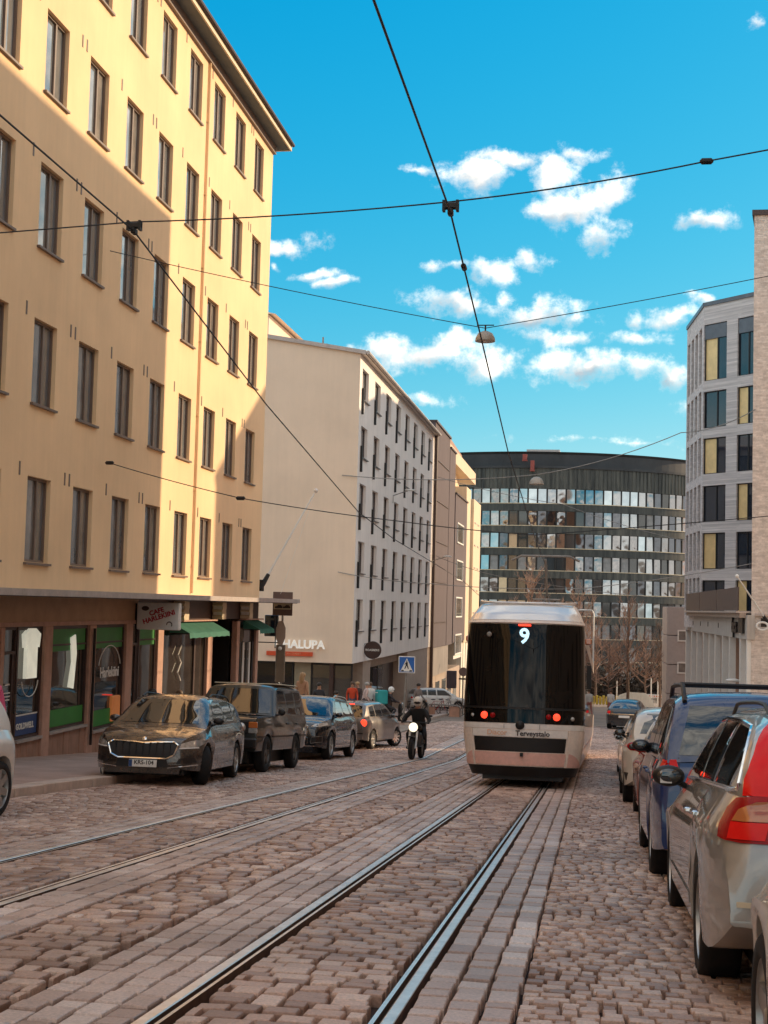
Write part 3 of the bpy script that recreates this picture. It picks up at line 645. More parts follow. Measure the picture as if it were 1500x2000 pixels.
# scalloped wall brackets/menu lamps on the brown band
for i, y in enumerate((37.6, 41.6, 45.0)):
    o = thing('wall_sign', ['left', 'middle', 'right'][i]+' of the three pale scalloped signs above the green awnings', 'sign', (XG+.02, y, -.28), group='pale scalloped signs on the dark band')
    mb = MB(); pts = [(-.22, -.26), (.22, -.26), (.24, -.1), (.20, 0), (.24, .1), (.22, .26), (-.22, .26), (-.26, .17), (-.20, .09), (-.26, 0), (-.20, -.09), (-.26, -.17)]
    mb.prism(pts, .0, .32, Matrix(((0,0,1,0),(1,0,0,0),(0,1,0,0),(0,0,0,1)))); mb.build('body', MT['trim'], o)
    mb = MB(); mb.box(.03, .30, -.235, -.225, -.18, .18); mb.build('face_panel', MT['white'], o)
def awning(y0, y1, label):
    o = thing('awning', label, 'awning', (XG, (y0+y1)/2, -.62), group='green cafe awnings')
    L = (y1-y0)/2; mb = MB(); n = 14
    top = [(.05, -L+2*L*i/n, .02+.0*i) for i in range(n+1)]; mid = [(.62, -L+2*L*i/n, -.27+.012*math.sin(i*1.7)) for i in range(n+1)]; low = [(.64, -L+2*L*i/n, -.42+.018*(i % 2)) for i in range(n+1)]
    vs = top+mid+low; k = n+1
    fs = [(i, i+1, k+i+1, k+i) for i in range(n)]+[(k+i, k+i+1, 2*k+i+1, 2*k+i) for i in range(n)]
    mb.add(vs, fs); mb.add([(.05,-L,.02),(.62,-L,-.27),(.05,-L,-.27)], [(0,1,2)]); mb.add([(.05,L,.02),(.62,L,-.27),(.05,L,-.27)], [(0,1,2)])
    c = mb.build('cloth', MT['awning'], o); 
    mb = MB(); mb.box(-.02, .22, -L-.25, L+.1, .03, .07); mb.build('hood', MT['pillar'], o)
    mb = MB(); mb.tube([(.0, -L+.05, -.3), (.61, -L+.05, -.28)], .014, 5); mb.tube([(.0, L-.05, -.3), (.61, L-.05, -.28)], .014, 5); mb.build('arm', MT['black'], o)
awning(37.0, 41.2, 'long green cloth awning over the cafe window next to the dark doorway')
awning(45.1, 47.2, 'short green cloth awning at the far corner of the yellow house')
# projecting black menu board + downpipe
dp = MB(); dp.tube([(XG+.1, 31.05, -.7), (XG+.1, 31.05, -3.4)], .035, 6); dp.build('drainpipe', MT['black'], yb, world=True)
# ===== building before the yellow one (off the left edge, seen only in reflections)
lb = thing('apartment_building', 'rendered apartment house up the street, left side, before the yellow one', 'building', (XL, -10, gz(-10)))
mb = MB(); hh = [(y-.6, y+.6, 2.2+3.3*r, 4.0+3.3*r) for r in range(5) for y in np.arange(-26, 7, 2.7)]
wall_holes(PL, -28, 8.2, -4, 18.5, hh, .25, mb); mb.face([(XL,-28,-4),(XL-12,-28,-4),(XL-12,-28,18.5),(XL,-28,18.5)]); mb.face([(XL,8.2,-4),(XL-12,8.2,-4),(XL-12,8.2,18.5),(XL,8.2,18.5)]); mb.face([(XL,-28,18.5),(XL,8.2,18.5),(XL-12,8.2,18.5),(XL-12,-28,18.5)])
mb.build('wall', MT['yellow'], lb, world=True)
mb = MB(); mb.box(XL-.4, XL-.24, -27.9, 8.1, -3.9, 18); mb.build('panes', MT['glass'], lb, world=True)
# ===== big blocks on the right (out of frame; they shade the street)
def block(name, label, x0, x1, y0, y1, ztop, mat, face='-x', sp=3.0):
    b = thing(name, label, 'building', ((x0+x1)/2, (y0+y1)/2, gz((y0+y1)/2)))
    zb = min(gz(y0), gz(y1))-.5; mb = MB()
    PR = lambda u, v, d: (x0+d, u, v)
    hh = [(y-.6, y+.6, v, v+1.7) for v in np.arange(zb+5, ztop-2.4, 3.2) for y in np.arange(y0+1.6, y1-1, sp)]
    wall_holes(PR, y0, y1, zb, ztop, hh, .22, mb)
    mb.face([(x0,y0,zb),(x1,y0,zb),(x1,y0,ztop),(x0,y0,ztop)]); mb.face([(x0,y1,zb),(x1,y1,zb),(x1,y1,ztop),(x0,y1,ztop)]); mb.face([(x1,y0,zb),(x1,y1,zb),(x1,y1,ztop),(x1,y0,ztop)]); mb.face([(x0,y0,ztop),(x1,y0,ztop),(x1,y1,ztop),(x0,y1,ztop)])
    mb.build('wall', mat, b, world=True)
    mb = MB(); mb.box(x0+.20, x0+.3, y0+.1, y1-.1, zb, ztop-.1); mb.build('panes', MT['glass'], b, world=True)
    return b
block('apartment_building', 'tall pale rendered house right of the street, just outside the right edge', 6.9, 20, -24, 48.8, 18.3, MT['cream'])  # unseen house; pale render picked to bounce light into the street
# ===== cream corner building
cb_ = thing('corner_building', 'cream rendered corner building with rows of windows and a dark glazed restaurant below', 'building', (-12, 85, gz(85)))
PC = lambda u, v, d: (-12-d, u, v)
mb = MB(); holes = []
for r in range(5):
    for k in range(8): y = 69.8+4.13*k; z = -1.32+2.985*r; holes.append((y, y+2.0, z, z+1.62))
Y0, Y1, ZT = 69.0, 102.6, 12.95
wall_holes(PC, Y0, Y1, -2.95, ZT, holes, .25, mb); mb.build('street_wall', MT['cream_street'], cb_, world=True); mb = MB()
XB = -30
rz = lambda x: ZT + (-12-x)*.165
mb.face([(-12,Y0,-2.95),(XB,Y0,-2.95),(XB,Y0,rz(XB)),(-12,Y0,ZT)]); mb.face([(-12,Y1,-7.5),(XB,Y1,-7.5),(XB,Y1,rz(XB)),(-12,Y1,ZT)]); mb.face([(XB,Y0,-6),(XB,Y1,-7.5),(XB,Y1,rz(XB)),(XB,Y0,rz(XB))])
mb.face([(-12,Y0,-2.95),(XB,Y0,-2.95),(XB,Y1,-2.95),(-12,Y1,-2.95)])
mb.build('wall', MT['cream'], cb_, world=True)
mb = MB(); mb.box(-12.9, -12.4, Y0+.2, Y1-.2, -2.9, 12.6); mb.build('inner_wall', MT['dark_brown'], cb_, world=True)
for h in holes:
    window(PC, h, cb_, .22, MT['dark_brown'], [MT['glass'], MT['glass'] if R.random() < .6 else MT['glass_curtain']], split=.5, fw=.07, sill=.10, sm=MT['dark_brown'])
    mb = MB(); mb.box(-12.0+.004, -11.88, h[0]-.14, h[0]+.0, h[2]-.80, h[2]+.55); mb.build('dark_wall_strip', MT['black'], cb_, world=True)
mb = MB(); s = .165
mb.add([(-11.7,Y0-.15,ZT+.04),(-11.7,Y1+.1,ZT+.04),(XB,Y1+.1,rz(XB)+.1),(XB,Y0-.15,rz(XB)+.1),(-11.7,Y0-.15,ZT-.16),(-11.7,Y1+.1,ZT-.16),(XB,Y1+.1,rz(XB)-.14),(XB,Y0-.15,rz(XB)-.14)], [(0,1,2,3),(4,7,6,5),(0,3,7,4),(1,5,6,2),(0,4,5,1)])
mb.build('roof', MT['metal_grey'], cb_, world=True)
mb = MB(); mb.tube([(-11.6, Y0-.1, ZT-.06), (-11.6, Y1, ZT-.06)], .1, 8); mb.build('gutter', MT['metal_grey'], cb_, world=True, smooth=True)
mb = MB(); mb.tube([(-11.85, Y1-.25, ZT-.1), (-11.85, Y1-.25, -6.8)], .13, 8); mb.build('downpipe', MT['dark_brown'], cb_, world=True, smooth=True)
mb = MB(); mb.box(-22, -17.6, 72, 80, rz(-18)-1, rz(-18)+1.6); mb.add([(-22.2,71.8,rz(-18)+1.6),(-17.2,71.8,rz(-18)+1.6),(-17.2,80.2,rz(-18)+1.6),(-22.2,80.2,rz(-18)+1.6),(-20,71.8,rz(-18)+2.3),(-20,80.2,rz(-18)+2.3)], [(0,1,4),(1,2,5,4),(2,3,5),(3,0,4,5)]); mb.build('roof_house', MT['cream'], cb_, world=True)
mb = MB()
for dx in (0, .22, .42): mb.tube([(-14.8+dx, 72, rz(-15)-.1), (-14.8+dx, 72, rz(-15)+.5+.35*(dx == .22))], .05, 5)
mb.box(-15, -14.2, 71.96, 72.04, rz(-15)+.2, rz(-15)+.28); mb.build('antenna', MT['pole'], cb_, world=True)
# ground floor, gable side: recessed glazing
zf = -6.1; yg = Y0+.5
mb = MB(); mb.box(-30, -19.4, yg-.45, yg-.1, zf, -2.96); mb.build('base_wall', MT['cream'], cb_, world=True)
mb = MB(); mb.box(-19.4, -12.2, yg+3.6, yg+3.7, zf, -2.96); mb.box(-15.9, -15.85, yg, yg+3.6, zf, -2.96); mb.build('back_wall', MT['dark_brown'], cb_, world=True)
mb = MB(); mb.box(-19.4, -12.0, yg, yg+3.6, zf-.1, zf+.35); mb.build('floor', MT['asphalt'], cb_, world=True)
def gpane(x0, x1, mat, nm='shop_window'):
    mb = MB(); mb.box(x0, x0+.09, yg-.06, yg+.06, zf, -2.96); mb.box(x1-.09, x1, yg-.06, yg+.06, zf, -2.96); mb.box(x0+.09, x1-.09, yg-.06, yg+.06, -3.08, -2.96)
    f = mb.build(nm, MT['black'], cb_, world=True); g = MB(); g.box(x0+.09, x1-.09, yg-.01, yg, zf, -3.08); g.build('pane', mat, f)
MT['darkshop'] = pm('dark_restaurant_glass', (.012, .010, .010), .04, var=.3, spec=.6)
gpane(-19.3, -17.2, MT['darkshop']); gpane(-17.2, -15.1, MT['darkshop'])
gpane(-14.2, -13.1, MT['shopglass']); gpane(-13.1, -12.05, MT['shopglass'])
mb = MB(); mb.box(-15.05, -14.2, yg-.08, yg+.1, zf, -2.97); mb.build('grey_panel', pm('olive_grey_panel', (.26, .22, .15), .7), cb_, world=True)
# ground floor along the street: recessed walls, pillars, glazing
mb = MB(); mb.box(-13.2, -13.0, Y0+.2, 91, -7.2, -2.96); mb.build('street_back_wall', MT['dark_brown'], cb_, world=True)
for i, (a, b) in enumerate(((70.2, 72.6), (75.8, 78.6), (80.2, 82.4), (82.6, 84.8))):
    mb = MB(); mb.box(-12.9, -12.8, a, b, -6.3, -3.4); f = mb.build('shop_window', MT['black'], cb_, world=True); g = MB(); g.box(-12.79, -12.78, a+.12, b-.12, -6.1, -3.6); g.build('pane', MT['glass_curtain'] if i % 2 else MT['shopglass'], f)
MT['taupe'] = pm('taupe_stone', (.40, .31, .25), .8, var=.1)
mb = MB(); mb.box(-13.0, -12.06, 90.5, Y1-.1, -7.6, -2.96); mb.build('pier', MT['taupe'], cb_, world=True); mb = MB(); mb.box(-13, -12.1, 72.9, 75.4, -6.5, -2.96); mb.build('pier', MT['taupe'], cb_, world=True)
mb = MB(); mb.box(-12.8, -12.7, 72.9, 90, -3.55, -2.96); mb.build('shop_fascia', MT['taupe'], cb_, world=True)
for (x, z) in ((-17.9, -3.5), (-17.5, -3.42), (-17.1, -3.4), (-15.9, -3.62), (-15.75, -4.0)):
    o = MB(); o.ell((0, 0, 0), (.075, .075, .075)); o.tube([(0,0,.05),(0,0,.45 if z > -3.7 else .9)], .008, 4); p = o.build('pendant_lamp', MT['lamp_white'], None, smooth=True); p.location = (x, yg-.25, z); tag(p, {-17.9:'leftmost small glowing pendant lamp over the lower CHALUPA lettering', -17.5:'second small glowing pendant lamp over the lower CHALUPA lettering', -17.1:'third small glowing pendant lamp, just left of the sign post', -15.9:'higher small pendant lamp left of the olive grey panel', -15.75:'lower small pendant lamp left of the olive grey panel'}[x], 'lamp', 'glowing pendant lamps')
def sgn(s, size, x, z, mat, name, label, bold=.02, y=Y0-.1, ex=.04):
    e = thing(name, label, 'sign', (x, y, z)); text(s, 'lettering', size, mat, e, axes((0, 0, 0), (1, 0, 0), (0, 0, 1)), ex, bold); return e
MT['letter_white'] = pm('white_letter_glow', (.9, .87, .80), .5, emit=.10)  # faint glow added to the colour; the letters are unlit
e = sgn('CHALUPA', .58, -14.72, -2.07, MT['letter_white'], 'restaurant_sign', 'large white CHALUPA letters on the cream gable above the shop glass')
MT['sign_orange'] = pm('orange_red_board', (.55, .07, .02), .5, emit=.04)  # trace of glow added to the board as well
mb = MB(); mb.bbox(-1.7, .70, -.02, .05, -.58, -.36, .01); mb.build('board', MT['sign_orange'], e)
text('MEXICAN STREET', 'lettering', .15, pm('sign_peach', (.75, .32, .18), .5), e, axes((-.5, -.025, -.47), (1, 0, 0), (0, 0, 1)), .002)
e = sgn('CHALUPA', .50, -17.15, -4.55, MT['letter_white'], 'window_lettering', 'smaller white CHALUPA lettering on the dark restaurant window', y=yg-.12, ex=.01, bold=.014)
mb = MB(); mb.box(-.85, .85, -.01, .0, -.36, -.33); mb.build('underline', MT['pole'], e)
# round hanging sign
e = thing('round_sign', 'round dark hanging sign with one white line on the cream street face', 'sign', (-11.55, 72.6, -2.35))
mb = MB(); mb.lathe([(.44,-.07),(.47,-.04),(.47,.04),(.44,.07)], 24, Matrix.Rotation(math.radians(90), 4, 'X')); mb.build('disc', MT['dark_brown'], e, smooth=True)
text('ROASBERG', 'lettering', .15, MT['white'], e, axes((0, -.075, 0), (1, 0, 0), (0, 0, 1)), .002, .004)
mb = MB(); mb.tube([(-.45,0,.3),(.1,0,.45)], .02, 5); mb.build('bracket', MT['black'], e)
# ===== purple house
MT['purple'] = pm('mauve_render_shaded', (.105, .080, .088), .85, var=.08, vs=.6, streak=.12)  # mauve render darkened; the colour stands in for shade on the house
pb = thing('apartment_building', 'mauve brown rendered building with stepped roof beyond the cream building', 'building', (-12, 115, gz(115)))
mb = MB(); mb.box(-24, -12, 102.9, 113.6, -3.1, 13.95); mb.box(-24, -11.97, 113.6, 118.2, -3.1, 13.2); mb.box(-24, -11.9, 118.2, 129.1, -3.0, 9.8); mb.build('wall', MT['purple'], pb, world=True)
mb = MB(); mb.box(-24.2, -11.88, 102.85, 113.72, 13.95, 14.1); mb.box(-24.2, -11.86, 113.72, 118.3, 13.2, 13.34); mb.box(-24.2, -11.78, 118.3, 129.2, 9.8, 9.92); mb.build('parapet', MT['dark_brown'], pb, world=True)
for r in range(4):
    z = 6.9-3.25*r; P = lambda u, v, d: (-11.9+.02-d, u, v)
    window(P, (119.8, 125.5, z-1.25, z+.55), pb, .0, MT['white'], MT['glass_curtain'], fw=.12)
    mb = MB(); mb.box(-11.96, -11.92, 119.3, 126, z-1.6, z-1.3); mb.build('sill', MT['white'], pb, world=True)
for r in range(5):
    mb = MB(); mb.box(-12.0, -11.94, 104, 113, 11.2-3.1*r, 11.26-3.1*r); mb.build('ledge', MT['dark_brown'], pb, world=True)
MT['grey_glass'] = pm('grey_cladding', (.27, .235, .215), .5, var=.2, vs=.5, streak=.2)
mb = MB(); mb.box(-24, -12.3, 102.9, 129, -8.9, -5.3); mb.build('base_wall', MT['taupe'], pb, world=True)
mb = MB(); mb.box(-24, -12.1, 103, 116.5, -5.3, -3.1); mb.build('cladding', MT['grey_glass'], pb, world=True)
for k in range(5):
    y = 104.5+4.7*k; mb = MB(); mb.box(-12.3, -12.24, y, y+2.6, -8.2, -5.9); mb.build('window', MT['glass'], pb, world=True)
# ===== sunlit cream stepped building
MT['pale'] = pm('pale_peach_render', (.70, .56, .40), .85, var=.05, vs=.6, streak=.08)
MT['palewhite'] = pm('white_ribbed_cladding', (.74, .70, .60), .7, var=.05, streak=.12)
sb = thing('apartment_building', 'sunlit pale peach building with stepped terraces beyond the mauve one', 'building', (-12, 137, gz(137)))
mb = MB(); mb.box(-26, -12.0, 129.3, 134, -3.2, 11.4); mb.box(-26, -11.7, 134, 142.2, -3.2, 10.6)
mb.box(-26, -13.2, 120, 134, 9.95, 13.2); mb.build('wall', MT['pale'], sb, world=True)
mb = MB(); mb.add([(-13.4,118.3,13.9),(-11.8,136.4,12.2),(-11.8,136.4,13.3),(-13.4,118.3,15.2),(-15.4,118.3,13.9),(-15,136.4,12.2),(-15,136.4,13.3),(-15.4,118.3,15.2)], [(0,1,2,3),(4,7,6,5),(0,3,7,4),(1,5,6,2),(3,2,6,7),(0,4,5,1)]); mb.build('terrace_parapet', MT['pale'], sb, world=True)
mb = MB(); mb.add([(-13.2,120,15.6),(-12.6,130,14.4),(-16,130,14.4),(-17,120,15.6),(-13.2,120,15.1),(-12.6,130,13.9),(-16,130,13.9),(-17,120,15.1)], [(0,1,2,3),(4,7,6,5),(0,4,5,1),(1,5,6,2),(2,6,7,3),(3,7,4,0)]); mb.build('roof', MT['shop_brown'], sb, world=True)
mb = MB()
for k in range(10): y = 129.5+1.3*k; mb.box(-12.6, -12.2+(.06 if k % 2 else 0), y, y+1.3, -9.6, -3.2)
mb.build('ribbed_base', MT['palewhite'], sb, world=True)
mb = MB(); mb.box(-26, -12.6, 129.3, 142.2, -9.8, -3.2); mb.build('base_wall', MT['palewhite'], sb, world=True)
for k in range(6):
    for c in range(2):
        mb = MB(); mb.box(-11.72, -11.64, 135.2+3.4*c, 136.8+3.4*c, 8.3-2.2*k, 8.42-2.2*k); mb.build('ledge', MT['metal_grey'], sb, world=True)
# ===== white annex behind the barrier, facing us
wb = thing('white_building', 'white sunlit low building at the end of the street, left of the tram', 'building', (-20, 150, gz(150)))
mb = MB(); mb.box(-34, -9.8, 146, 156, -10, -2.2); mb.build('wall', MT['palewhite'], wb, world=True)
mb = MB()
for k in range(24): mb.box(-33.8+k, -33.6+k, 145.9, 146, -9.5, -2.3)
mb.build('ribs', MT['white'], wb, world=True)
# ===== round dark building
CXR, CYR, RR = -8.0, 206.0, 28.0
rb = thing('round_office_building', 'huge round office building with dark copper bands and rows of mirrored windows', 'building', (CXR, CYR, gz(180)))
def cop(name, c, k, metal=.0, rough=.55):
    mt, t, b = nt(name); b.inputs['Roughness'].default_value = rough; b.inputs['Metallic'].default_value = metal
    tcn = N(t, 'ShaderNodeTexCoord'); mpn = N(t, 'ShaderNodeMapping'); mpn.inputs['Scale'].default_value = (1.5, 1.5, .12); t.links.new(tcn.outputs['Object'], mpn.inputs[0])
    nn = N(t, 'ShaderNodeTexNoise'); nn.inputs['Scale'].default_value = 1.2; nn.inputs['Detail'].default_value = 9; nn.inputs['Roughness'].default_value = .78; t.links.new(mpn.outputs[0], nn.inputs['Vector'])
    rp = N(t, 'ShaderNodeValToRGB'); rp.color_ramp.elements[0].position = .36; rp.color_ramp.elements[0].color = (*c, 1); rp.color_ramp.elements[1].position = .68; rp.color_ramp.elements[1].color = (*k, 1)
    t.links.new(nn.outputs[0], rp.inputs[0]); t.links.new(rp.outputs[0], b.inputs['Base Color']); return mt
MT['copper'] = cop('weathered_dark_copper', (.010,.014,.015), (.13,.13,.11))
MT['copper2'] = cop('weathered_grey_copper', (.014,.018,.019), (.085,.09,.08))
MT['black_frame'] = pm('black_window_band', (.012, .012, .012), .5)
def ring(mb, r, z0, z1, a0=150, a1=390, n=96, top=False, r2=None):
    r2 = r2 or r; A = np.radians(np.linspace(a0, a1, n+1))
    for i in range(n):
        p, q = A[i], A[i+1]
        mb.face([(CXR+r*math.cos(p),CYR+r*math.sin(p),z0),(CXR+r*math.cos(q),CYR+r*math.sin(q),z0),(CXR+r2*math.cos(q),CYR+r2*math.sin(q),z1),(CXR+r2*math.cos(p),CYR+r2*math.sin(p),z1)])
def bandring(mb, r, z0, z1, d=.3, **k):
    ring(mb, r, z0, z1, **k); ring(mb, r-d, z1, z1+.001, r2=r, **k); ring(mb, r-d, z0-.001, z0, r2=r, **k)
    A = np.radians(np.linspace(k.get('a0',150), k.get('a1',390), 97))
    for i in range(96):
        p, q = A[i], A[i+1]
        for z in (z0, z1): mb.face([(CXR+r*math.cos(p),CYR+r*math.sin(p),z),(CXR+r*math.cos(q),CYR+r*math.sin(q),z),(CXR+(r-d)*math.cos(q),CYR+(r-d)*math.sin(q),z),(CXR+(r-d)*math.cos(p),CYR+(r-d)*math.sin(p),z)])
mb = MB(); ring(mb, RR-.42, -12, 15.6); mb.build('core', MT['black_frame'], rb, world=True)
TOPW = 15.55; FS = 2.87
for k in range(9):
    z1 = TOPW-FS*k-1.95; mb = MB(); bandring(mb, RR, z1-(FS-1.95), z1, .4)
    b = mb.build('spandrel_band', MT['copper' if k % 2 else 'copper2'], rb, world=True)
    mb = MB(); bandring(mb, RR+.06, z1+.0+.003, z1+.09, .3); mb.build('ledge', MT['trim'], b)
mb = MB(); bandring(mb, RR+.05, TOPW, 18.2, .5); mb.build('spandrel_band', MT['copper'], rb, world=True)
mb = MB(); bandring(mb, RR+.25, TOPW+2.65, TOPW+2.95, .5); ring(mb, RR-.8, 18.5, 20.1); ring(mb, RR-.8, 20.1, 20.4, r2=RR-.5); ring(mb, 1, 20.4, 20.4001, r2=RR-.5); ring(mb, RR-.8, 18.49, 18.5, r2=RR+.25)
mb.build('attic', pm('dark_attic_sheet', (.045,.048,.052), .6, .3, var=.3, vs=.3), rb, world=True)
mb = MB()
for k in range(120):
    a = math.radians(200+140*k/120); Mx = Matrix.Translation((CXR+(RR+.09)*math.cos(a), CYR+(RR+.09)*math.sin(a), 0)) @ Matrix.Rotation(a, 4, 'Z'); mb.box(-.05, .04, -.03, .03, TOPW, 18.2, Mx)
mb.build('cladding_seams', MT['copper'], rb, world=True, kind='stuff')
def mirror(name, c, rough, metal, w, sc):
    m_ = pm(name, c, rough, metal, var=.1, vs=.9, warp=w, bs=sc, spec=1.0); return m_
WG = [mirror('mirror_window_sky', (.44,.52,.57), .06, 1, .35, .5), mirror('mirror_window_bright', (.38,.40,.42), .08, 1, .9, .7), mirror('mirror_window_dark', (.14,.15,.17), .06, 1, .9, .6), pm('pale_reflection_blind', (.26,.26,.26), .3, var=.3, vs=1.2), mirror('mirror_window_dusk', (.30,.30,.31), .05, 1, 1.0, .8), pm('dark_office_glass', (.03,.04,.045), .05, 0, spec=1)]  # pane tints and pale blinds imitate patchy reflections in the glass
WR = pm('red_window_blind', (.28, .05, .035), .4)
da = math.degrees(1.23/RR); meshes = {}
for i, gm in enumerate(WG+[WR]):
    mb = MB(); mb.box(-.04, .0, -.50, .50, 0, 1.86); meshes[i] = mb.mesh('window', gm)
fm = MB()
for r in range(9):
    z = TOPW-FS*r-1.95+.06
    for j in range(-29, 30):
        a = 270+j*da
        rad = math.radians(a); x, y = CXR+(RR-.2)*math.cos(rad), CYR+(RR-.2)*math.sin(rad)
        px = 1160+x/y*2700
        Mx = Matrix.Translation((CXR+(RR-.12)*math.cos(rad+math.radians(da/2)), CYR+(RR-.12)*math.sin(rad+math.radians(da/2)), z)) @ Matrix.Rotation(rad, 4, 'Z')
        fm.box(-.2, .0, -.09, .09, -.05, 1.95, Mx)
        t = R.random()
        if r == 0: c = 0 if t < .55 else 1 if t < .8 else 4
        else: c = (1 if t < .30 else 4 if t < .46 else 2 if t < .64 else 3 if t < .70 else 0 if t < .80 else 5)
        if px > 1265: c = 4 if t < .4 else 2 if t < .75 else 5
        if r == 1 and j == -10: c = 6
        if r >= 6 and t < .5: c = 3
        if 880 < px < 1345 or r < 1:
            o = link('window', meshes[c], rb); o.location = Vector((x, y, z))-rb.location; o.rotation_euler = (0, R.uniform(-.03, .03), rad+R.uniform(-.035, .035))
fm.build('mullions', MT['black_frame'], rb, world=True, kind='stuff')
mb = MB(); mb.box(CXR-1.2, CXR+3.2, 184, 190, 20.4, 21.3); mb.build('roof_plant', MT['metal_grey'], rb, world=True)
for i, (px, py, w, h) in enumerate(((1022, 896, 9, 12), (1037, 912, 8, 20))):
    x = (px-1160)/2700*177; z = -(py-1190)/2700*177
    o = MB(); o.bbox(-w/32, w/32, -.3, .3, -h/32, h/32, .03); o.box(-w/32-.05, w/32+.05, -.35, .35, -h/32-.12, -h/32); p = o.build('roof_sign', WR); p.location = (x, 177.0, z+.2); tag(p, ['small red sign on the roof edge of the round building', 'taller red brown sign hanging below the roof edge of the round building'][i], 'sign')
mb = MB(); ring(mb, RR-3, -12, -5.5); mb.build('recessed_base', MT['black_frame'], rb, world=True)
mb = MB()
for k in range(22):
    a = math.radians(225+90*k/21); mb.tube([(CXR+(RR-1)*math.cos(a), CYR+(RR-1)*math.sin(a), -12), (CXR+(RR-1)*math.cos(a), CYR+(RR-1)*math.sin(a), -7.5)], .25, 8)
mb.build('base_columns', MT['taupe'], rb, world=True, kind='stuff')
# ===== right side: brick tower, grey brick building, arcade
tb = thing('brick_building', 'tall pale brown brick building at the right edge, its blank end wall facing us', 'building', (12, 75, gz(72)))
mb = MB(); TP = [(7.25,66.4),(24.3,66.4),(24.3,96),(10.6,96),(9.4,80)]; n = len(TP)
mb.prism(TP, -7, 18.95); mb.build('wall', MT['brick_tower'], tb, world=True)
mb = MB(); TQ = [(7.13,66.28),(24.4,66.28),(24.4,96.1),(10.5,96.1),(9.28,80)]; mb.prism(TQ, 18.95, 19.2); mb.build('parapet', MT['dark_brown'], tb, world=True)
gb = thing('brick_building', 'light grey brick building with large framed windows, gold blinds in some, beside the brick tower', 'building', (8, 92, gz(92)))
P1 = Vector((6.73, 90, 0)); P2 = Vector((10.3, 86.2, 0)); P0 = Vector((6.15, 97.5, 0))
def lerp(a, b, t): return a+(b-a)*t
mb = MB(); holes = []; L12 = (P2-P1).length; d12 = (P2-P1).normalized(); n12 = Vector((-d12.y, d12.x, 0)); n12 = n12 if n12.y > 0 else -n12
PF = lambda u, v, d: tuple(P1+d12*u+n12*d+Vector((0, 0, v)))
# window rows measured at the corner distance
def fu(px, py=900):   # distance along the front where pixel column falls
    best = min(np.linspace(0, L12, 400), key=lambda u: abs((lambda c: CX+FPX*c[0]/c[2])(CM @ np.array([*(P1+d12*u)[:2], 8.0]))-px)); return float(best)
ua, ub, uc, ud = fu(1371), fu(1417), fu(1438), fu(1474)
rowsz = [(14.9, 18.55), (11.85, 14.2), (8.9, 11.2), (5.85, 8.15), (2.85, 5.15), (-.1, 2.15)]
for (a, b) in rowsz: holes += [(ua, ub, a, b), (uc, min(ud, L12-.2), a, b)]
wall_holes(PF, 0, L12, -.9, 19.75, holes, .22, mb)
d10 = (P0-P1).normalized(); n10 = Vector((-d10.y, d10.x, 0)); n10 = n10 if n10.x > 0 else -n10; L10 = (P0-P1).length
PS = lambda u, v, d: tuple(P1+d10*u+n10*d+Vector((0, 0, v)))
hs_ = []
for (a, b) in rowsz:
    for k in range(4): u0 = .9+1.72*k; hs_.append((u0, u0+1.1, a, b+.2 if b < 18 else b))
wall_holes(PS, 0, L10, -.9, 19.75, hs_, .25, mb)
mb.face([tuple(P0+Vector((0,0,-.9))), tuple(P0+Vector((9,3,-.9))), tuple(P0+Vector((9,3,19.75))), tuple(P0+Vector((0,0,19.75)))])
mb.face([tuple(P+Vector((0,0,-.9))) for P in (P1, P2, P0+Vector((9,3,0)), P0)]); mb.face([tuple(P+Vector((0,0,19.75))) for P in (P1, P2, P0+Vector((9,3,0)), P0)])
mb.build('wall', MT['brick_grey'], gb, world=True)
mb = MB(); pb_ = lambda P: tuple(P)
for (A, B, nn) in ((P1, P2, n12), (P1, P0, n10)):
    a = A-nn*.08-(B-A).normalized()*.06; b = B-nn*.08; c = B+nn*.3; d = A+nn*.3
    mb.prism([(p.x, p.y) for p in (a, b, c, d)] if nn is n12 else [(p.x, p.y) for p in (a, d, c, b)], 19.752+(.003 if nn is n10 else 0), 20.0+(.003 if nn is n10 else 0))
mb.build('parapet', MT['roof_metal'], gb, world=True)
MT['gold'] = pm('gold_blind', (.80, .58, .28), .45, .25, var=.12, vs=2, emit=.0)
MT['navyglass'] = pm('dark_blue_glass', (.012, .02, .035), .03, 0, var=.3, spec=1.0)
gold = {(0,0):0, (2,0):0, (4,0):0, (1,1):1, (3,1):1, (5,1):1}
mb = MB(); mb.add([PF(.1,-.9,.3),PF(L12,-.9,.3),PF(L12,19.6,.3),PF(.1,19.6,.3),PS(.1,-.9,.34),PS(L10,-.9,.34),PS(L10,19.6,.34),PS(.1,19.6,.34)], [(0,1,2,3),(4,5,6,7)]); mb.build('inner_wall', MT['black'], gb, world=True)
for i, h in enumerate(holes):
    r, c = divmod(i, 2); g = [MT['navyglass'], MT['navyglass']]
    if (r, c) in gold: g = [MT['gold'], MT['navyglass']]
    window(PF, h, gb, .18, MT['black'], g, split=.56, fw=.06)
    if r == 0:
        m2 = MB(); pbox(m2, PF, h[0]+.06, h[1]-.06, h[3]-.95, h[3]-.06, .05, .14); m2.build('spandrel_panel', MT['roof_metal'], gb, world=True)
for h in hs_: window(PS, h, gb, .2, MT['frame_brown'], MT['glass'], fw=.07, split=.5)
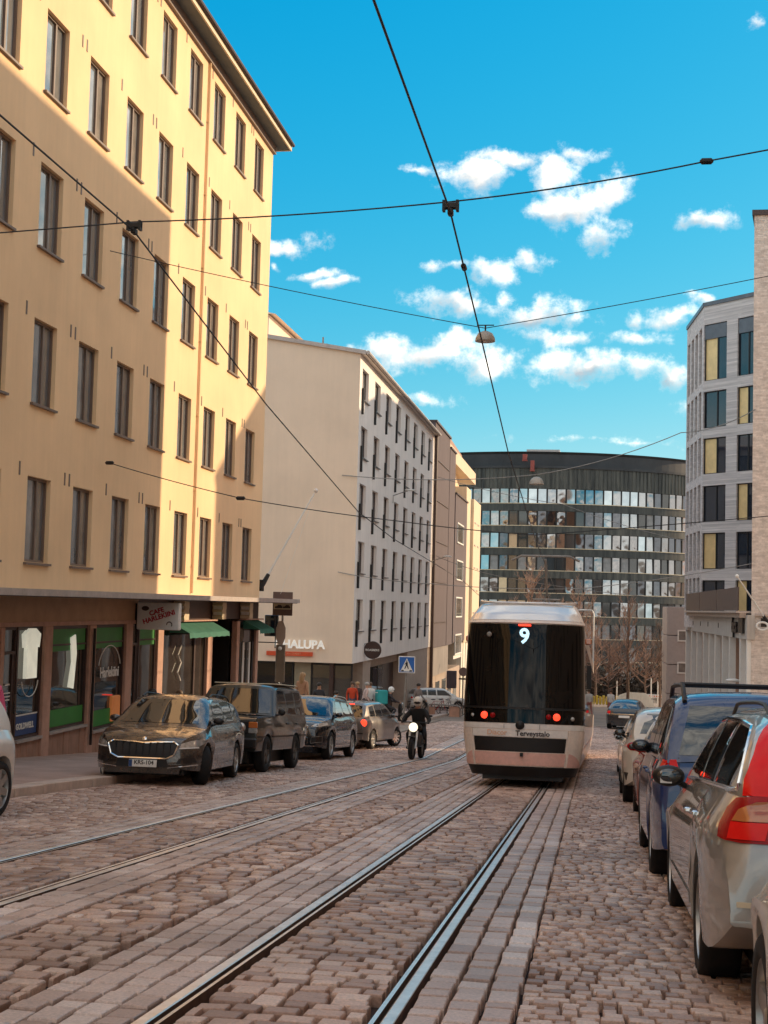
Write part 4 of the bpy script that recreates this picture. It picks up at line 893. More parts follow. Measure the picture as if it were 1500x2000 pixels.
# arcade and terrace
ar = thing('arcade', 'pale one-storey arcade of slim white columns with a terrace on top, right side', 'arcade', (7, 80, gz(80)))
A0 = Vector((7.05, 66.3, 0)); A1 = Vector((6.35, 99.5, 0)); da_ = (A1-A0).normalized(); na = Vector((da_.y, -da_.x, 0)); na = na if na.x > 0 else -na; LA = (A1-A0).length
PA = lambda u, v, d: tuple(A0+da_*u+na*d+Vector((0, 0, v)))
MT['pale_stone'] = pm('pale_concrete_fascia', (.50, .46, .42), .8, var=.08, streak=.12)
mb = MB(); pbox(mb, PA, 0, LA, -1.12, .02, 0, .35); mb.build('fascia', MT['pale_stone'], ar, world=True)
mb = MB(); pbox(mb, PA, 0, LA, -.02, .10, .36, 3.4); mb.build('roof_slab', MT['metal_grey'], ar, world=True)
mb = MB(); pbox(mb, PA, 0, LA, -9, -1.0, 1.8, 2.0); mb.build('back_wall', MT['shop_brown'], ar, world=True)
mb = MB(); pbox(mb, PA, .1, 2.3, -7, -1.14, .9, 1.6); mb.build('dark_doorway', MT['black'], ar, world=True)
mb = MB(); mb.tube([PA(1.2, -5.4, .7), PA(1.2, -4.2, .7)], .03, 5); mb.build('door_handle', MT['white'], ar, world=True)
for y in (.12, 2.6, 7.0, 10.2, 13.8, 17.0, 20.5, 24.5, 28.5, 32.6):
    mb = MB(); zb = gz(66.4+y)-.1; pbox(mb, PA, y, y+.36, zb, -1.122, .02, .34); mb.build('column', MT['white'], ar, world=True)
for y in (12.0, 17.5, 22, 27, 30.5): 
    mb = MB(); pbox(mb, PA, y, y+.12, -.72, -.45, -.03, .0); mb.build('wall_light', MT['black'], ar, world=True)
MT['panel_brown'] = pm('brown_perforated_panel', (.10, .07, .065), .55, .3, var=.08)
for k in range(3):
    mb = MB(); pbox(mb, PA, .6+9.4*k, 9.8+9.4*k, .22, 1.32, -.35, -.30); mb.build('balustrade_panel', MT['panel_brown'], ar, world=True)
mb = MB(); pbox(mb, PA, .4, 29, .10, .20, -.45, .36); mb.build('terrace_edge', MT['metal_grey'], ar, world=True)
mb = MB(); pbox(mb, PA, .4, 29, -.12, .098, -.30, -.004); mb.build('terrace_beam', MT['taupe'], ar, world=True)
# black lettering on the fascia (unreadable cluster in the photograph)
text('6pcs', 'lettering', 1.05, MT['black'], ar, axes(Vector(PA(4.0, -.52, -.1))-ar.location, (-da_.x, -da_.y, 0), (0, 0, 1)), .05, .03)
mb = MB(); pbox(mb, PA, .8, 2.3, -.85, -.12, -.12, -.02); mb.build('sign_box', MT['black'], ar, world=True)
mb = MB(); mb.ell(PA(3.6, -3.2, -.2), (.35, .2, .1)); mb.build('wall_lamp', MT['white'], ar, world=True, smooth=True)
# grey panel building further back on the right
MT['panelgrey'] = pm('mid_grey_panels', (.42, .37, .35), .75, var=.08)
qb = thing('panel_building', 'small grey panelled building with white framed windows behind the arcade', 'building', (10, 125, gz(125)))
for k in range(4):
    mb = MB(); mb.bbox(6.25, 16, 122, 130, -9.4+2.5*k+.03, -6.9+2.5*k-.03, .03); mb.build('wall_panel', MT['panelgrey'], qb, world=True)
for k in range(3):
    P = lambda u, v, d: (u, 121.98+d, v); window(P, (7.15, 8.25, -7.9+2.75*k, -6.9+2.75*k), qb, .0, MT['white'], MT['glass_curtain'] if k else MT['white'], fw=.12)
block('apartment_building', 'unseen brick block added behind the light grey brick building to shade the cream building', 8.5, 22, 97.6, 116, 21.4, MT['brick_red'])  # hidden block added so its shadow covers the cream building
# ------------------------------------------------------------ vehicles
def smooth_interp(pts, y):
    xs = [p[0] for p in pts]
    if y <= xs[0]: return pts[0][1]
    if y >= xs[-1]: return pts[-1][1]
    for i in range(len(xs)-1):
        if xs[i] <= y <= xs[i+1]:
            h = xs[i+1]-xs[i]; t = (y-xs[i])/h
            d = (pts[i+1][1]-pts[i][1])/h
            dl = (pts[i][1]-pts[i-1][1])/(xs[i]-xs[i-1]) if i > 0 else d
            dr = (pts[i+2][1]-pts[i+1][1])/(xs[i+2]-xs[i+1]) if i < len(xs)-2 else d
            m0 = 0 if dl*d <= 0 else 2*dl*d/(dl+d); m1 = 0 if dr*d <= 0 else 2*dr*d/(dr+d)
            t2, t3 = t*t, t*t*t
            return pts[i][1]*(2*t3-3*t2+1)+pts[i+1][1]*(3*t2-2*t3)+h*(m0*(t3-2*t2+t)+m1*(t3-t2))
def loft(mb, secs, closed=False):
    n = len(secs[0]); vs = [p for s in secs for p in s]; fs = []
    for j in range(len(secs)-1):
        for i in range(n-1): fs.append((j*n+i, j*n+i+1, (j+1)*n+i+1, (j+1)*n+i))
    mb.add(vs, fs)
class Car:
    """local axes: x right, y forward, z up, ground under the middle of the wheelbase-ish centre"""
    def __init__(c, S, M, name, label, cat='car', group=None, paintm=None, lower=None, rim=None, roofm=None):
        c.S = S; W2 = S['W']/2; L2 = S['L']/2; c.W2 = W2; c.L2 = L2
        c.t = thing(name, label, cat, mat=M, group=group)
        yf = L2-S['fo']; yr = yf-S['wb']; r = S['r']; c.yf, c.yr, c.r = yf, yr, r
        body = S['body']; sill = S.get('sill', .24)
        ys = set(np.linspace(-L2, L2, 46)); 
        for e in (-L2, L2):
            for d in (.0, .03, .07, .13, .2, .3): ys.add(e-math.copysign(d, e))
        Ra = r+.055
        for yw in (yf, yr):
            for a in np.linspace(0, math.pi, 17): ys.add(yw+Ra*math.cos(a))
            ys.add(yw-Ra-.004); ys.add(yw+Ra+.004)
        for p in body: ys.add(p[0])
        ys = sorted(ys); ys = [y for i, y in enumerate(ys) if i == 0 or y-ys[i-1] > .0025]
        pf = S.get('taper_f', .20); pr = S.get('taper_r', .13); bx = S.get('round', .55)
        def wid(y):
            w = W2
            if y > L2-.9: w -= pf*(((y-(L2-.9))/.9)**2.6)
            if y < -L2+.7: w -= pr*(((-L2+.7-y)/.7)**2.6)
            return w
        c.wid = wid
        def ztop(y): return smooth_interp(body, y)
        c.ztop = ztop
        def zbot(y):
            z = sill
            if y > L2-.55: z = sill+S.get('chin', .0)*((y-(L2-.55))/.55)**2
            if y < -L2+.5: z = sill+S.get('rchin', .10)*((-L2+.5-y)/.5)**2
            for yw in (yf, yr):
                if abs(y-yw) <= Ra: z = max(z, r+math.sqrt(max(0, Ra*Ra-(y-yw)**2)))
            return z
        hb = S.get('hbulge', .025); fl = S.get('flare', 0.0)
        secs = []
        for y in ys:
            w = wid(y); zt = ztop(y); zb = min(zbot(y), zt-.06); zs = zt-S.get('shoulder', .07); zs = max(zs, zb+.03); zm = zb+(zs-zb)*.5
            ff = 0
            for yw in (yf, yr):
                if abs(y-yw) < Ra+.12: ff = max(ff, fl*(1-max(0, abs(y-yw)-Ra)/.12))
            wb_ = w*.975+ff; zin = min(max(zb, .2), zs)
            secs.append([(0, y, .20), (W2-.30, y, .20), (W2-.29, y, min(zb, zt-.07)), (wb_-.035, y, zb-.004 if zb < sill+.03 else zb), (wb_, y, zb), (w*.992+ff*.8, y, zb+(zs-zb)*.22), (w+ff*.3, y, zm), (w*.995, y, zb+(zs-zb)*.8),
                         (w*.965, y, zs), (w*S.get('top', .905), y, zt), (w*.62, y, zt+hb*.7), (w*.3, y, zt+hb*.95), (0, y, zt+hb)])
        full = [[(-p[0], p[1], p[2]) for p in s[::-1]]+s[1:] for s in secs]
        # s: from underside centre -> top centre ; full runs top centre(left) ... underside ... top centre(right)
        mb = MB(); loft(mb, full)
        for s in (full[0], full[-1]):
            k = len(s)//2; lay = [s[i] for i in range(len(s))]
            ring_ = s; cx = [(0, s[0][1], p[2]) for p in ring_]
            # cap: strips left-right mirrored
            for i in range(k):
                a, b, c2, d = s[i], s[i+1], s[len(s)-2-i], s[len(s)-1-i]
                mb.face([a, b, c2, d])
        c.bv = list(mb.v); c.bf = list(mb.f)
        bme = mb.mesh('body', paintm, True, True, 32); c.body = link('body', bme, c.t)
        # cabin
        cab = S['cabin']; y0, y3 = cab[0][0], cab[-1][0]; zmax = max(p[1] for p in cab); belt = S['belt']
        wtop = S['wtop']; cs = sorted(set(list(np.linspace(y0, y3, 44))+[p[0] for p in cab]))
        cs = [y for i, y in enumerate(cs) if i == 0 or y-cs[i-1] > .004]
        def zr(y): return smooth_interp(cab, y) if S.get('csmooth', True) else float(np.interp(y, [p[0] for p in cab], [p[1] for p in cab]))
        c.zr = zr
        def beltz(y): return min(ztop(y), belt(y) if callable(belt) else belt)-.015
        secs = []
        for y in cs:
            zb = beltz(y); zt = max(zr(y), zb+.004); wb2 = wid(y)*S.get('top', .905)+.004
            def wh(z): 
                k = min(1, max(0, (z-zb)/(zmax-zb))); return wb2-(wb2-wtop)*(k**1.25)
            e = min(.06, (zt-zb)*.3)
            row = [(wh(zb), y, zb-.03), (wh(zb), y, zb), (wh(zb+(zt-e-zb)*.33), y, zb+(zt-e-zb)*.33), (wh(zb+(zt-e-zb)*.66), y, zb+(zt-e-zb)*.66), (wh(zt-e), y, zt-e), (wh(zt)-.035, y, zt-e*.35), (wh(zt)-.11, y, zt), (wh(zt)*.5, y, zt+.022), (0, y, zt+.032)]
            secs.append([(-p[0], p[1], p[2]) for p in row[:-1]]+row[::-1])
        # row order: left belt..left roof edge ... centre ... right
        secs2 = []
        for s in secs:
            h = len(s)//2; secs2.append(s[:h]+s[h:])
        mb = MB(); loft(mb, secs2)
        c.cv = list(mb.v); c.cf = list(mb.f)
        cme = mb.mesh('roof', roofm or paintm, True, True, 34); c.cab = link('roof', cme, c.t)
        nb = len(c.bv); c.bvh = BVHTree.FromPolygons([Vector(v) for v in c.bv]+[Vector(v) for v in c.cv], [tuple(f) for f in c.bf]+[tuple(i+nb for i in f) for f in c.cf])
        # dark wheel wells / underbody
        mb = MB(); mb.box(-W2+.27, W2-.27, -L2+.25, L2-.25, .17, .45); mb.build('underbody', MT['black'], c.t)
        for yw in (yf, yr):
            for sx in (-1, 1): c.wheel(sx, yw, rim or MT['alloy'])
    def wheel(c, sx, yw, rim, steer=0):
        r = c.r; tw = c.S.get('tw', .22); steer = c.S.get('steer', 0) if yw == c.yf else 0
        x = sx*(c.W2-tw/2-.02)
        Mx = Matrix.Translation((x, yw, r)) @ Matrix.Rotation(steer, 4, 'Z') @ Matrix.Rotation(math.radians(90)*sx, 4, 'Y')
        ri = r*c.S.get('rimr', .68); h = tw/2
        mb = MB(); prof = [(ri, -h+.01), (ri+.02, -h), (r-.03, -h+.002), (r-.006, -h+.02), (r, -h+.05), (r, h-.05), (r-.006, h-.02), (r-.03, h-.002), (ri+.02, h), (ri, h-.01), (ri-.005, h-.05), (ri-.005, -h+.05)]
        mb.lathe(prof, 36, Mx, close=True); w = mb.build('wheel', MT['rubber'], c.t, smooth=True, ang=50)
        mb = MB(); mb.lathe([(.02, h-.10), (ri-.01, h-.12), (ri-.01, h-.135)], 30, Mx); mb.build('brake_disc', MT['darkalloy'], w)
        mb = MB(); mb.lathe([(ri-.012, h-.06), (ri-.002, h-.012), (ri+.006, h-.008), (ri+.006, h-.02), (ri-.008, h-.07)], 36, Mx, close=True)
        mb.lathe([(.001, h-.018), (.035, h-.018), (.055, h-.035), (.06, h-.07)], 16, Mx)
        ns = c.S.get('spokes', 10)
        for k in range(ns):
            a = 2*math.pi*(k+.5*(sx > 0))/ns; sw = c.S.get('sw', .022); Ms = Mx @ Matrix.Rotation(a, 4, 'Z')
            mb.add([tuple(Ms @ Vector(p)) for p in [(.04,-sw,h-.035),(.04,sw,h-.035),(ri-.004,sw*.8,h-.02),(ri-.004,-sw*.8,h-.02),(.04,-sw*1.2,h-.075),(.04,sw*1.2,h-.075),(ri-.004,sw,h-.06),(ri-.004,-sw,h-.06)]],
                   [(0,1,2,3),(4,7,6,5),(0,4,5,1),(1,5,6,2),(2,6,7,3),(3,7,4,0)])
        mb.build('rim', rim, w, smooth=True, ang=30)
    def cast(c, p, d):
        h = c.bvh.ray_cast(Vector(p), Vector(d)); return h[0], h[1]
    def patch(c, name, pts, axis, sign, mat, off=.006, step=.10, parent=None, thick=.012, edge=True, **k):
        """pts: 2D outline; axis 'x' -> (y,z) seen from side sign; 'y' -> (x,z) seen from front(+1)/rear(-1); 'z' -> (x,y) from above"""
        P = []
        n = len(pts)
        for i in range(n):
            a, b = Vector(pts[i]), Vector(pts[(i+1) % n]); m_ = max(1, int((b-a).length/step))
            for j in range(m_): P.append(a.lerp(b, j/m_))
        nbd = len(P); xs = [p.x for p in P]; zs = [p.y for p in P]
        grid = []
        x = min(xs)+step/2
        while x < max(xs):
            z = min(zs)+step/2
            while z < max(zs):
                q = Vector((x, z))
                ins = False; j = nbd-1
                for i in range(nbd):
                    if ((P[i].y > z) != (P[j].y > z)) and x < (P[j].x-P[i].x)*(z-P[i].y)/(P[j].y-P[i].y+1e-12)+P[i].x: ins = not ins
                    j = i
                if ins and min((q-p).length for p in P) > step*.35: grid.append(q)
                z += step
            x += step
        allp = P+grid; r = delaunay_2d_cdt(allp, [(i, (i+1) % nbd) for i in range(nbd)], [], 1, 1e-5)
        v2, fs = r[0], r[2]; out = []; inn = []
        last = None
        for q in v2:
            if axis == 'x': o, d = (sign*5, q.x, q.y), (-sign, 0, 0)
            elif axis == 'y': o, d = (q.x, sign*8, q.y), (0, -sign, 0)
            elif axis == 'd': o, d = (c.corner[0]-sign*.7071*q.x+sign*.7071*3, c.corner[1]-.7071*q.x-.7071*3, q.y), (-sign*.7071, .7071, 0)
            else: o, d = (q.x, q.y, 5), (0, 0, -1)
            h, nn = c.cast(o, d)
            if h is None and axis == 'd': h, nn = c.bvh.find_nearest(Vector(o)+Vector(d)*3)[:2]
            elif h is None:
                near = c.bvh.find_nearest(Vector(o)+Vector(d)*(4 if axis != 'y' else 8-c.L2)); h, nn = near[0], near[1]
            dd = Vector(d); nn = nn if nn.dot(dd) < 0 else -nn
            nn = (nn-dd*.6).normalized(); out.append(h+nn*off); inn.append(h-nn*thick)
        mb = MB(); nv = len(out); F = [tuple(f) for f in fs]
        # orient
        f0 = F[0]; nrm = (out[f0[1]]-out[f0[0]]).cross(out[f0[2]]-out[f0[0]]); dd = Vector((-sign,0,0)) if axis == 'x' else Vector((0,-sign,0)) if axis == 'y' else Vector((-sign,1,0)) if axis == 'd' else Vector((0,0,-1))
        if nrm.dot(dd) > 0: F = [f[::-1] for f in F]
        ed = {}
        for f in F:
            for i in range(len(f)):
                a, b = f[i], f[(i+1) % len(f)]; ed[(a, b)] = 1
        FF = list(F)
        for (a, b) in ed:
            if (b, a) not in ed: FF.append((b, a, a+nv, b+nv))
        mb.add(out+inn, FF)
        return mb.build(name, mat, parent or c.t, smooth=True, ang=40, **k)
    def line(c, name, pts, axis, sign, mat=None, w=.008, off=.002, parent=None):
        """thin seam along a polyline"""
        mb = MB(); P = []
        for a, b in zip(pts[:-1], pts[1:]):
            a, b = Vector(a), Vector(b); m_ = max(1, int((b-a).length/.06))
            for j in range(m_): P.append(a.lerp(b, j/m_))
        P.append(Vector(pts[-1])); Q = []
        for i, q in enumerate(P):
            t = (P[min(i+1, len(P)-1)]-P[max(i-1, 0)]).normalized(); s_ = Vector((-t.y, t.x))*w/2
            row = []
            for e in (s_, -s_):
                p = q+e
                if axis == 'x': o, d = (sign*5, p.x, p.y), (-sign, 0, 0)
                elif axis == 'y': o, d = (p.x, sign*8, p.y), (0, -sign, 0)
                else: o, d = (p.x, p.y, 5), (0, 0, -1)
                h, nn = c.cast(o, d)
                if h is None: row = None; break
                row.append(h-Vector(d)*off)
            Q.append(row)
        for a, b in zip(Q[:-1], Q[1:]):
            if a and b: mb.face([a[0], a[1], b[1], b[0]])
        return mb.build(name, mat or MT['black'], parent or c.t) if mb.f else None
    def mirror(c, sx, y, z, pm_, size=(.095, .06, .062), out=-.03):
        x = c.wid(y)*.93*sx
        e = MB(); e.ell((x+sx*(out+size[0]), y-.02, z+.02), size, 14, 10); e.tube([(x-sx*.03, y+.02, z-.05), (x+sx*(out+.05), y, z-.02)], .022, 6); o = e.build('wing_mirror', pm_, c.t, smooth=True)
        g = MB(); g.ell((x+sx*(out+size[0]), y-.02-size[1]*.80, z+.02), (size[0]*.72, size[1]*.22, size[2]*.68), 14, 8); g.build('mirror_glass', MT['carglass'], o, smooth=True)
    def plate(c, s, sign, x, z, w=.52, h=.11, bg=None, fg=None, y=None):
        if y is None: y = c.cast((x, sign*8, z), (0, -sign, 0))[0].y
        mb = MB(); mb.bbox(x-w/2, x+w/2, min(y, y+sign*.02), max(y, y+sign*.02), z-h/2, z+h/2, .004); o = mb.build('number_plate', bg or MT['white'], c.t)
        if s:
            text(s, 'lettering', h*.80, fg or MT['black'], o, axes((x+.02*-sign, y+sign*.022, z+.012), (-sign, 0, 0), (0, 0, 1)), .001, .002)
            m2 = MB(); xx = x+sign*(w/2-.03); m2.box(xx-.028, xx+.028, min(y+sign*.015, y+sign*.0215), max(y+sign*.015, y+sign*.0215), z-h/2+.003, z+h/2-.003); m2.build('blue_band', MT['blue_film'], o)
def sidewin(c, quads, sx, mat=None, inset=None):
    for q in quads: c.patch('side_window', q, 'x', sx, mat or MT['carglass'], off=.005, step=.12)
def common(c, doors, handles, belt_z, sillz=.30):
    for sx in (-1, 1):
        for d in doors: c.line('door_seam', d, 'x', sx)
        for (y, z) in handles:
            h, n = c.cast((sx*5, y, z), (-sx, 0, 0))
            if h is None: continue
            mb = MB(); mb.bbox(h.x-.012 if sx > 0 else h.x-.03, h.x+.03 if sx > 0 else h.x+.012, y-.10, y+.10, z-.016, z+.016, .008); mb.build('door_handle', c.hm, c.t)
def rails(c, mat, y0, y1, x, dz=.035, r=.016):
    for sx in (-1, 1):
        ys = np.linspace(y0, y1, 9); pts = []
        for i, y in enumerate(ys): pts.append((sx*x, y, c.zr(y)+(dz if 0 < i < 8 else -.01)))
        mb = MB(); mb.tube(pts, r, 6); mb.build('roof_rail', mat, c.t, smooth=True)
PA1 = paint('grey_brown_metallic', (.060, .047, .039), .5, .22); PA2 = paint('dark_green_paint', (.022, .025, .022), .2, .28); PA3 = paint('midnight_blue_paint', (.012, .015, .022), .4, .2)
PA4 = paint('taupe_silver_paint', (.16, .145, .14), .5, .3); PA5 = paint('white_car_paint', (.74, .72, .68), .0, .3); PA6 = paint('silver_paint', (.42, .40, .37), .55, .30)
PA7 = paint('blue_paint', (.002, .025, .13), .0, .25); PA8 = paint('dull_red_paint', (.38, .10, .08), .2, .35); PA9 = paint('black_car_paint', (.018, .02, .026), .3, .22); PA10 = paint('cream_white_paint', (.68, .63, .55), 0, .3)
# ---- 1. estate car with chrome hexagonal grille
def grille_frame(c, pts, name, mat, w=.03, off=.02):
    mb = MB(); P = []
    for a, b in zip(pts, pts[1:]+pts[:1]):
        for j in range(6):
            q = Vector(a).lerp(Vector(b), j/6); h, n = c.cast((q.x, 8, q.y), (0, -1, 0)); P.append(h+Vector((0, off, 0)) if h else Vector((q.x, c.L2, q.y)))
    P.append(P[0]); mb.tube(P, w/2, 6, cap=False); return mb.build(name, mat, c.t, smooth=True)
S = dict(L=4.69, W=1.83, fo=.88, wb=2.686, r=.325, taper_f=.27, taper_r=.15, sill=.24, shoulder=.10, wtop=.60, belt=.97, spokes=10, steer=.42, chin=.04, top=.90, hbulge=.035,
    body=[(-2.345,.62),(-2.33,.90),(-2.25,.99),(-1.6,1.01),(0,.98),(.95,.97),(1.5,.90),(2.0,.82),(2.2,.76),(2.30,.68),(2.345,.50)],
    cabin=[(-2.30,.99),(-2.05,1.25),(-1.75,1.40),(-1.0,1.46),(0,1.475),(.35,1.44),(1.02,1.12),(1.38,.925)])
c = Car(S, gmat(-7.38, 24.15, math.pi-.07), 'parked_car', 'dark grey brown estate car with chrome hexagonal grille, nearest on the left kerb', 'car', 'cars parked along the left kerb', PA1)
c.hm = PA1
c.patch('windscreen', [(-.66,1.00),(.66,1.00),(.52,1.395),(-.52,1.395)], 'y', 1, MT['carglass'], step=.12)
c.patch('rear_window', [(-.6,1.06),(.6,1.06),(.5,1.36),(-.5,1.36)], 'y', -1, MT['carglass'])
for sx in (-1, 1):
    sidewin(c, [[(-1.93,1.03),(-1.35,1.03),(-1.30,1.38),(-1.62,1.35)], [(-1.28,1.03),(-.42,1.02),(-.42,1.41),(-1.22,1.39)], [(-.34,1.02),(.80,1.01),(.30,1.36),(.1,1.40),(-.34,1.41)]], sx)
common(c, [[(.78,1.0),(.82,.55),(.62,.33)],[(-.38,1.0),(-.36,.33)],[(-1.15,1.0),(-1.2,.75),(-.98,.40)],[(.62,.33),(-1.0,.33)]], [(-.12,.84),(-1.05,.86)], 1)
HEX = [(-.58,.66),(-.50,.71),(-.18,.70),(0,.685),(.18,.70),(.50,.71),(.58,.66),(.52,.50),(.40,.44),(-.40,.44),(-.52,.50)]
c.patch('grille', HEX, 'y', 1, MT['black'], off=.01, step=.08)
grille_frame(c, HEX, 'grille_frame', MT['chrome'], .03, .022)
for k in range(9):
    x = -.45+k*.1125; h, n = c.cast((x, 8, .58), (0, -1, 0)); mb = MB(); mb.box(x-.007, x+.007, h.y-.01, h.y+.024, .47, .68); mb.build('grille_slat', MT['black'], c.t)
for sx in (-1, 1):
    c.patch('headlight', [(sx*.60,.62),(sx*.62,.685),(sx*.74,.73),(sx*.88,.76),(sx*.90,.70),(sx*.84,.635)], 'y', 1, MT['clear_lens'], off=.008, step=.05)
    c.patch('lamp_bezel', [(sx*.59,.60),(sx*.845,.615),(sx*.84,.634),(sx*.60,.619)], 'y', 1, MT['white'], off=.009, step=.05)
    c.patch('air_intake', [(sx*.56,.36),(sx*.60,.45),(sx*.80,.47),(sx*.83,.38)], 'y', 1, MT['black'], off=.006, step=.06)
    c.patch('lower_trim', [(sx*.42,.285),(sx*.84,.34),(sx*.84,.355),(sx*.42,.30)], 'y', 1, MT['chrome'], off=.012, step=.06)
    c.mirror(sx, .82, 1.03, MT['black'] if sx < 0 else PA1)
c.patch('lower_grille', [(-.44,.30),(-.40,.42),(.40,.42),(.44,.30)], 'y', 1, MT['black'], off=.006, step=.08)
mb = MB(); h, n = c.cast((0, 8, .745), (0, -1, 0)); mb.lathe([(.0,.02),(.035,.018),(.04,.0)], 16, Matrix.Translation((0, h.y-.01, .74)) @ Matrix.Rotation(math.radians(-70), 4, 'X')); mb.build('badge', MT['chrome'], c.t, smooth=True)
c.plate('KRS-104', 1, -.02, .355, w=.46, h=.115, y=2.375)
c.line('bonnet_seam', [(-.72,.93),(-.66,.72)], 'y', 1); c.line('bonnet_seam', [(.72,.93),(.66,.72)], 'y', 1)
rails(c, MT['black'], -1.7, .2, .60)
# ---- 2. old boxy 4x4
S = dict(L=4.45, W=1.81, fo=.80, wb=2.54, r=.365, taper_f=.06, taper_r=.04, sill=.44, shoulder=.07, wtop=.70, belt=1.12, spokes=5, sw=.05, tw=.21, rimr=.60, top=.95, hbulge=.012,
    body=[(-2.225,.70),(-2.22,1.10),(-2.15,1.13),(0,1.13),(.85,1.13),(1.5,1.115),(2.12,1.09),(2.20,1.04),(2.225,.60)],
    cabin=[(-2.15,1.14),(-1.92,1.74),(-1.75,1.775),(-.5,1.79),(.20,1.775),(.36,1.74),(.84,1.14)], csmooth=False)
c = Car(S, gmat(-7.43, 29.35, math.pi+.02), 'parked_car', 'old boxy dark green four-wheel drive with round headlights, behind the estate car on the left', 'car', 'cars parked along the left kerb', PA2, rim=MT['darkalloy'])
c.hm = MT['black']
c.patch('windscreen', [(-.74,1.19),(.74,1.19),(.63,1.70),(-.63,1.70)], 'y', 1, MT['carglass'], step=.15)
c.patch('rear_window', [(-.72,1.2),(.72,1.2),(.62,1.68),(-.62,1.68)], 'y', -1, MT['carglass'])
for sx in (-1, 1):
    sidewin(c, [[(-2.00,1.18),(-1.18,1.18),(-1.18,1.66),(-1.82,1.66)], [(-1.10,1.18),(-.34,1.18),(-.34,1.67),(-1.10,1.67)], [(-.26,1.18),(.68,1.18),(.30,1.67),(-.26,1.67)]], sx)
    mb = MB(); mb.lathe([(.0,.02),(.07,.015),(.095,.0),(.105,-.01)], 20, Matrix.Translation((sx*.52, 2.235, .90)) @ Matrix.Rotation(math.radians(-90), 4, 'X')); mb.build('headlight', MT['clear_lens'], c.t, smooth=True)
    mb = MB(); mb.bbox(min(sx*.68, sx*.86), max(sx*.68, sx*.86), 2.20, 2.245, .90, 1.02, .01); mb.build('indicator', MT['amber'], c.t)
    mb = MB(); mb.bbox(min(sx*.68, sx*.86), max(sx*.68, sx*.86), 2.20, 2.243, .79, .895, .01); mb.build('side_light', MT['clear_lens'], c.t)
    c.mirror(sx, .72, 1.20, MT['black'], (.08, .04, .07), .05)
    c.line('side_trim', [(-2.1,.72),(2.1,.72)], 'x', sx, MT['black'], .035, .012)
common(c, [[(.80,1.12),(.80,.50)],[(-.30,1.12),(-.30,.50)],[(-1.14,1.12),(-1.14,.9),(-.95,.55)],[(.8,.50),(-.95,.50)]], [(-.15,.98),(-1.0,.98)], 1)
mb = MB(); mb.bbox(-.66, .66, 2.20, 2.232, .78, 1.03, .01); g = mb.build('grille', MT['black'], c.t)
for k in range(7):
    mb = MB(); z = .80+k*.032; mb.box(-.40, .40, 2.232, 2.242, z, z+.012); mb.build('grille_slat', MT['dark_brown'], g)
mb = MB(); mb.bbox(-.86, .86, 2.18, 2.36, .50, .70, .03); b_ = mb.build('bumper', MT['black'], c.t, smooth=True)
c.plate('OXF-2', 1, -.05, .44, bg=MT['black'], fg=MT['pole'], y=2.30)
mb = MB(); mb.bbox(-.88, .88, -2.34, -2.18, .50, .68, .03); mb.build('bumper', MT['black'], c.t)
mb = MB(); mb.tube([(-.30,.88,1.2),(.3,.84,1.19)], .008, 4); mb.build('wiper', MT['black'], c.t)
mb = MB(); mb.bbox(-.70, .70, -1.8, .15, 1.80, 1.825, .01); mb.build('roof_panel', MT['trim'], c.t, smooth=True)
# ---- 3. dark SUV with tall chrome grille
S = dict(L=4.68, W=1.89, fo=.88, wb=2.82, r=.37, taper_f=.25, taper_r=.18, sill=.30, shoulder=.10, wtop=.62, belt=1.10, spokes=7, sw=.03, chin=.06, top=.90, hbulge=.04,
    body=[(-2.34,.72),(-2.32,1.0),(-2.25,1.10),(-1.4,1.14),(0,1.11),(.9,1.10),(1.5,1.05),(2.0,.98),(2.22,.90),(2.31,.78),(2.34,.52)],
    cabin=[(-2.28,1.10),(-1.95,1.45),(-1.7,1.58),(-.9,1.64),(0,1.65),(.25,1.62),(.9,1.30),(1.30,1.05)])
c = Car(S, gmat(-7.66, 37.6, math.pi+.03), 'parked_car', 'dark blue black SUV with a tall chrome barred grille, third in the left parked row', 'car', 'cars parked along the left kerb', PA3)
c.hm = PA3
c.patch('windscreen', [(-.68,1.14),(.68,1.14),(.53,1.565),(-.53,1.565)], 'y', 1, MT['carglass'], step=.12)
for sx in (-1, 1):
    sidewin(c, [[(-1.95,1.18),(-1.35,1.16),(-1.28,1.52),(-1.62,1.48)], [(-1.28,1.16),(-.42,1.15),(-.42,1.57),(-1.2,1.54)], [(-.34,1.15),(.78,1.13),(.20,1.52),(.0,1.57),(-.34,1.57)]], sx)
    c.patch('headlight', [(sx*.54,.86),(sx*.62,.92),(sx*.86,.97),(sx*.89,.90),(sx*.75,.85)], 'y', 1, MT['clear_lens'], off=.008, step=.05)
    c.patch('air_intake', [(sx*.56,.42),(sx*.58,.60),(sx*.84,.64),(sx*.84,.46)], 'y', 1, MT['black'], off=.006, step=.06)
    grille_frame(c, [(sx*.56,.43),(sx*.58,.59),(sx*.82,.62),(sx*.82,.47)], 'intake_trim', MT['pole'], .014, .016)
    c.line('sill_trim', [(-1.0,.36),(1.0,.36)], 'x', sx, MT['chrome'], .03, .01); c.mirror(sx, .78, 1.15, PA3)
common(c, [[(.78,1.12),(.82,.6),(.62,.42)],[(-.38,1.12),(-.36,.42)],[(-1.15,1.12),(-1.2,.8),(-.98,.5)]], [(-.12,.96),(-1.05,.98)], 1)
AU = [(-.46,.86),(-.34,.93),(.34,.93),(.46,.86),(.44,.62),(.30,.50),(-.30,.50),(-.44,.62)]
c.patch('grille', AU, 'y', 1, MT['black'], off=.01, step=.08); grille_frame(c, AU, 'grille_frame', MT['chrome'], .032, .022)
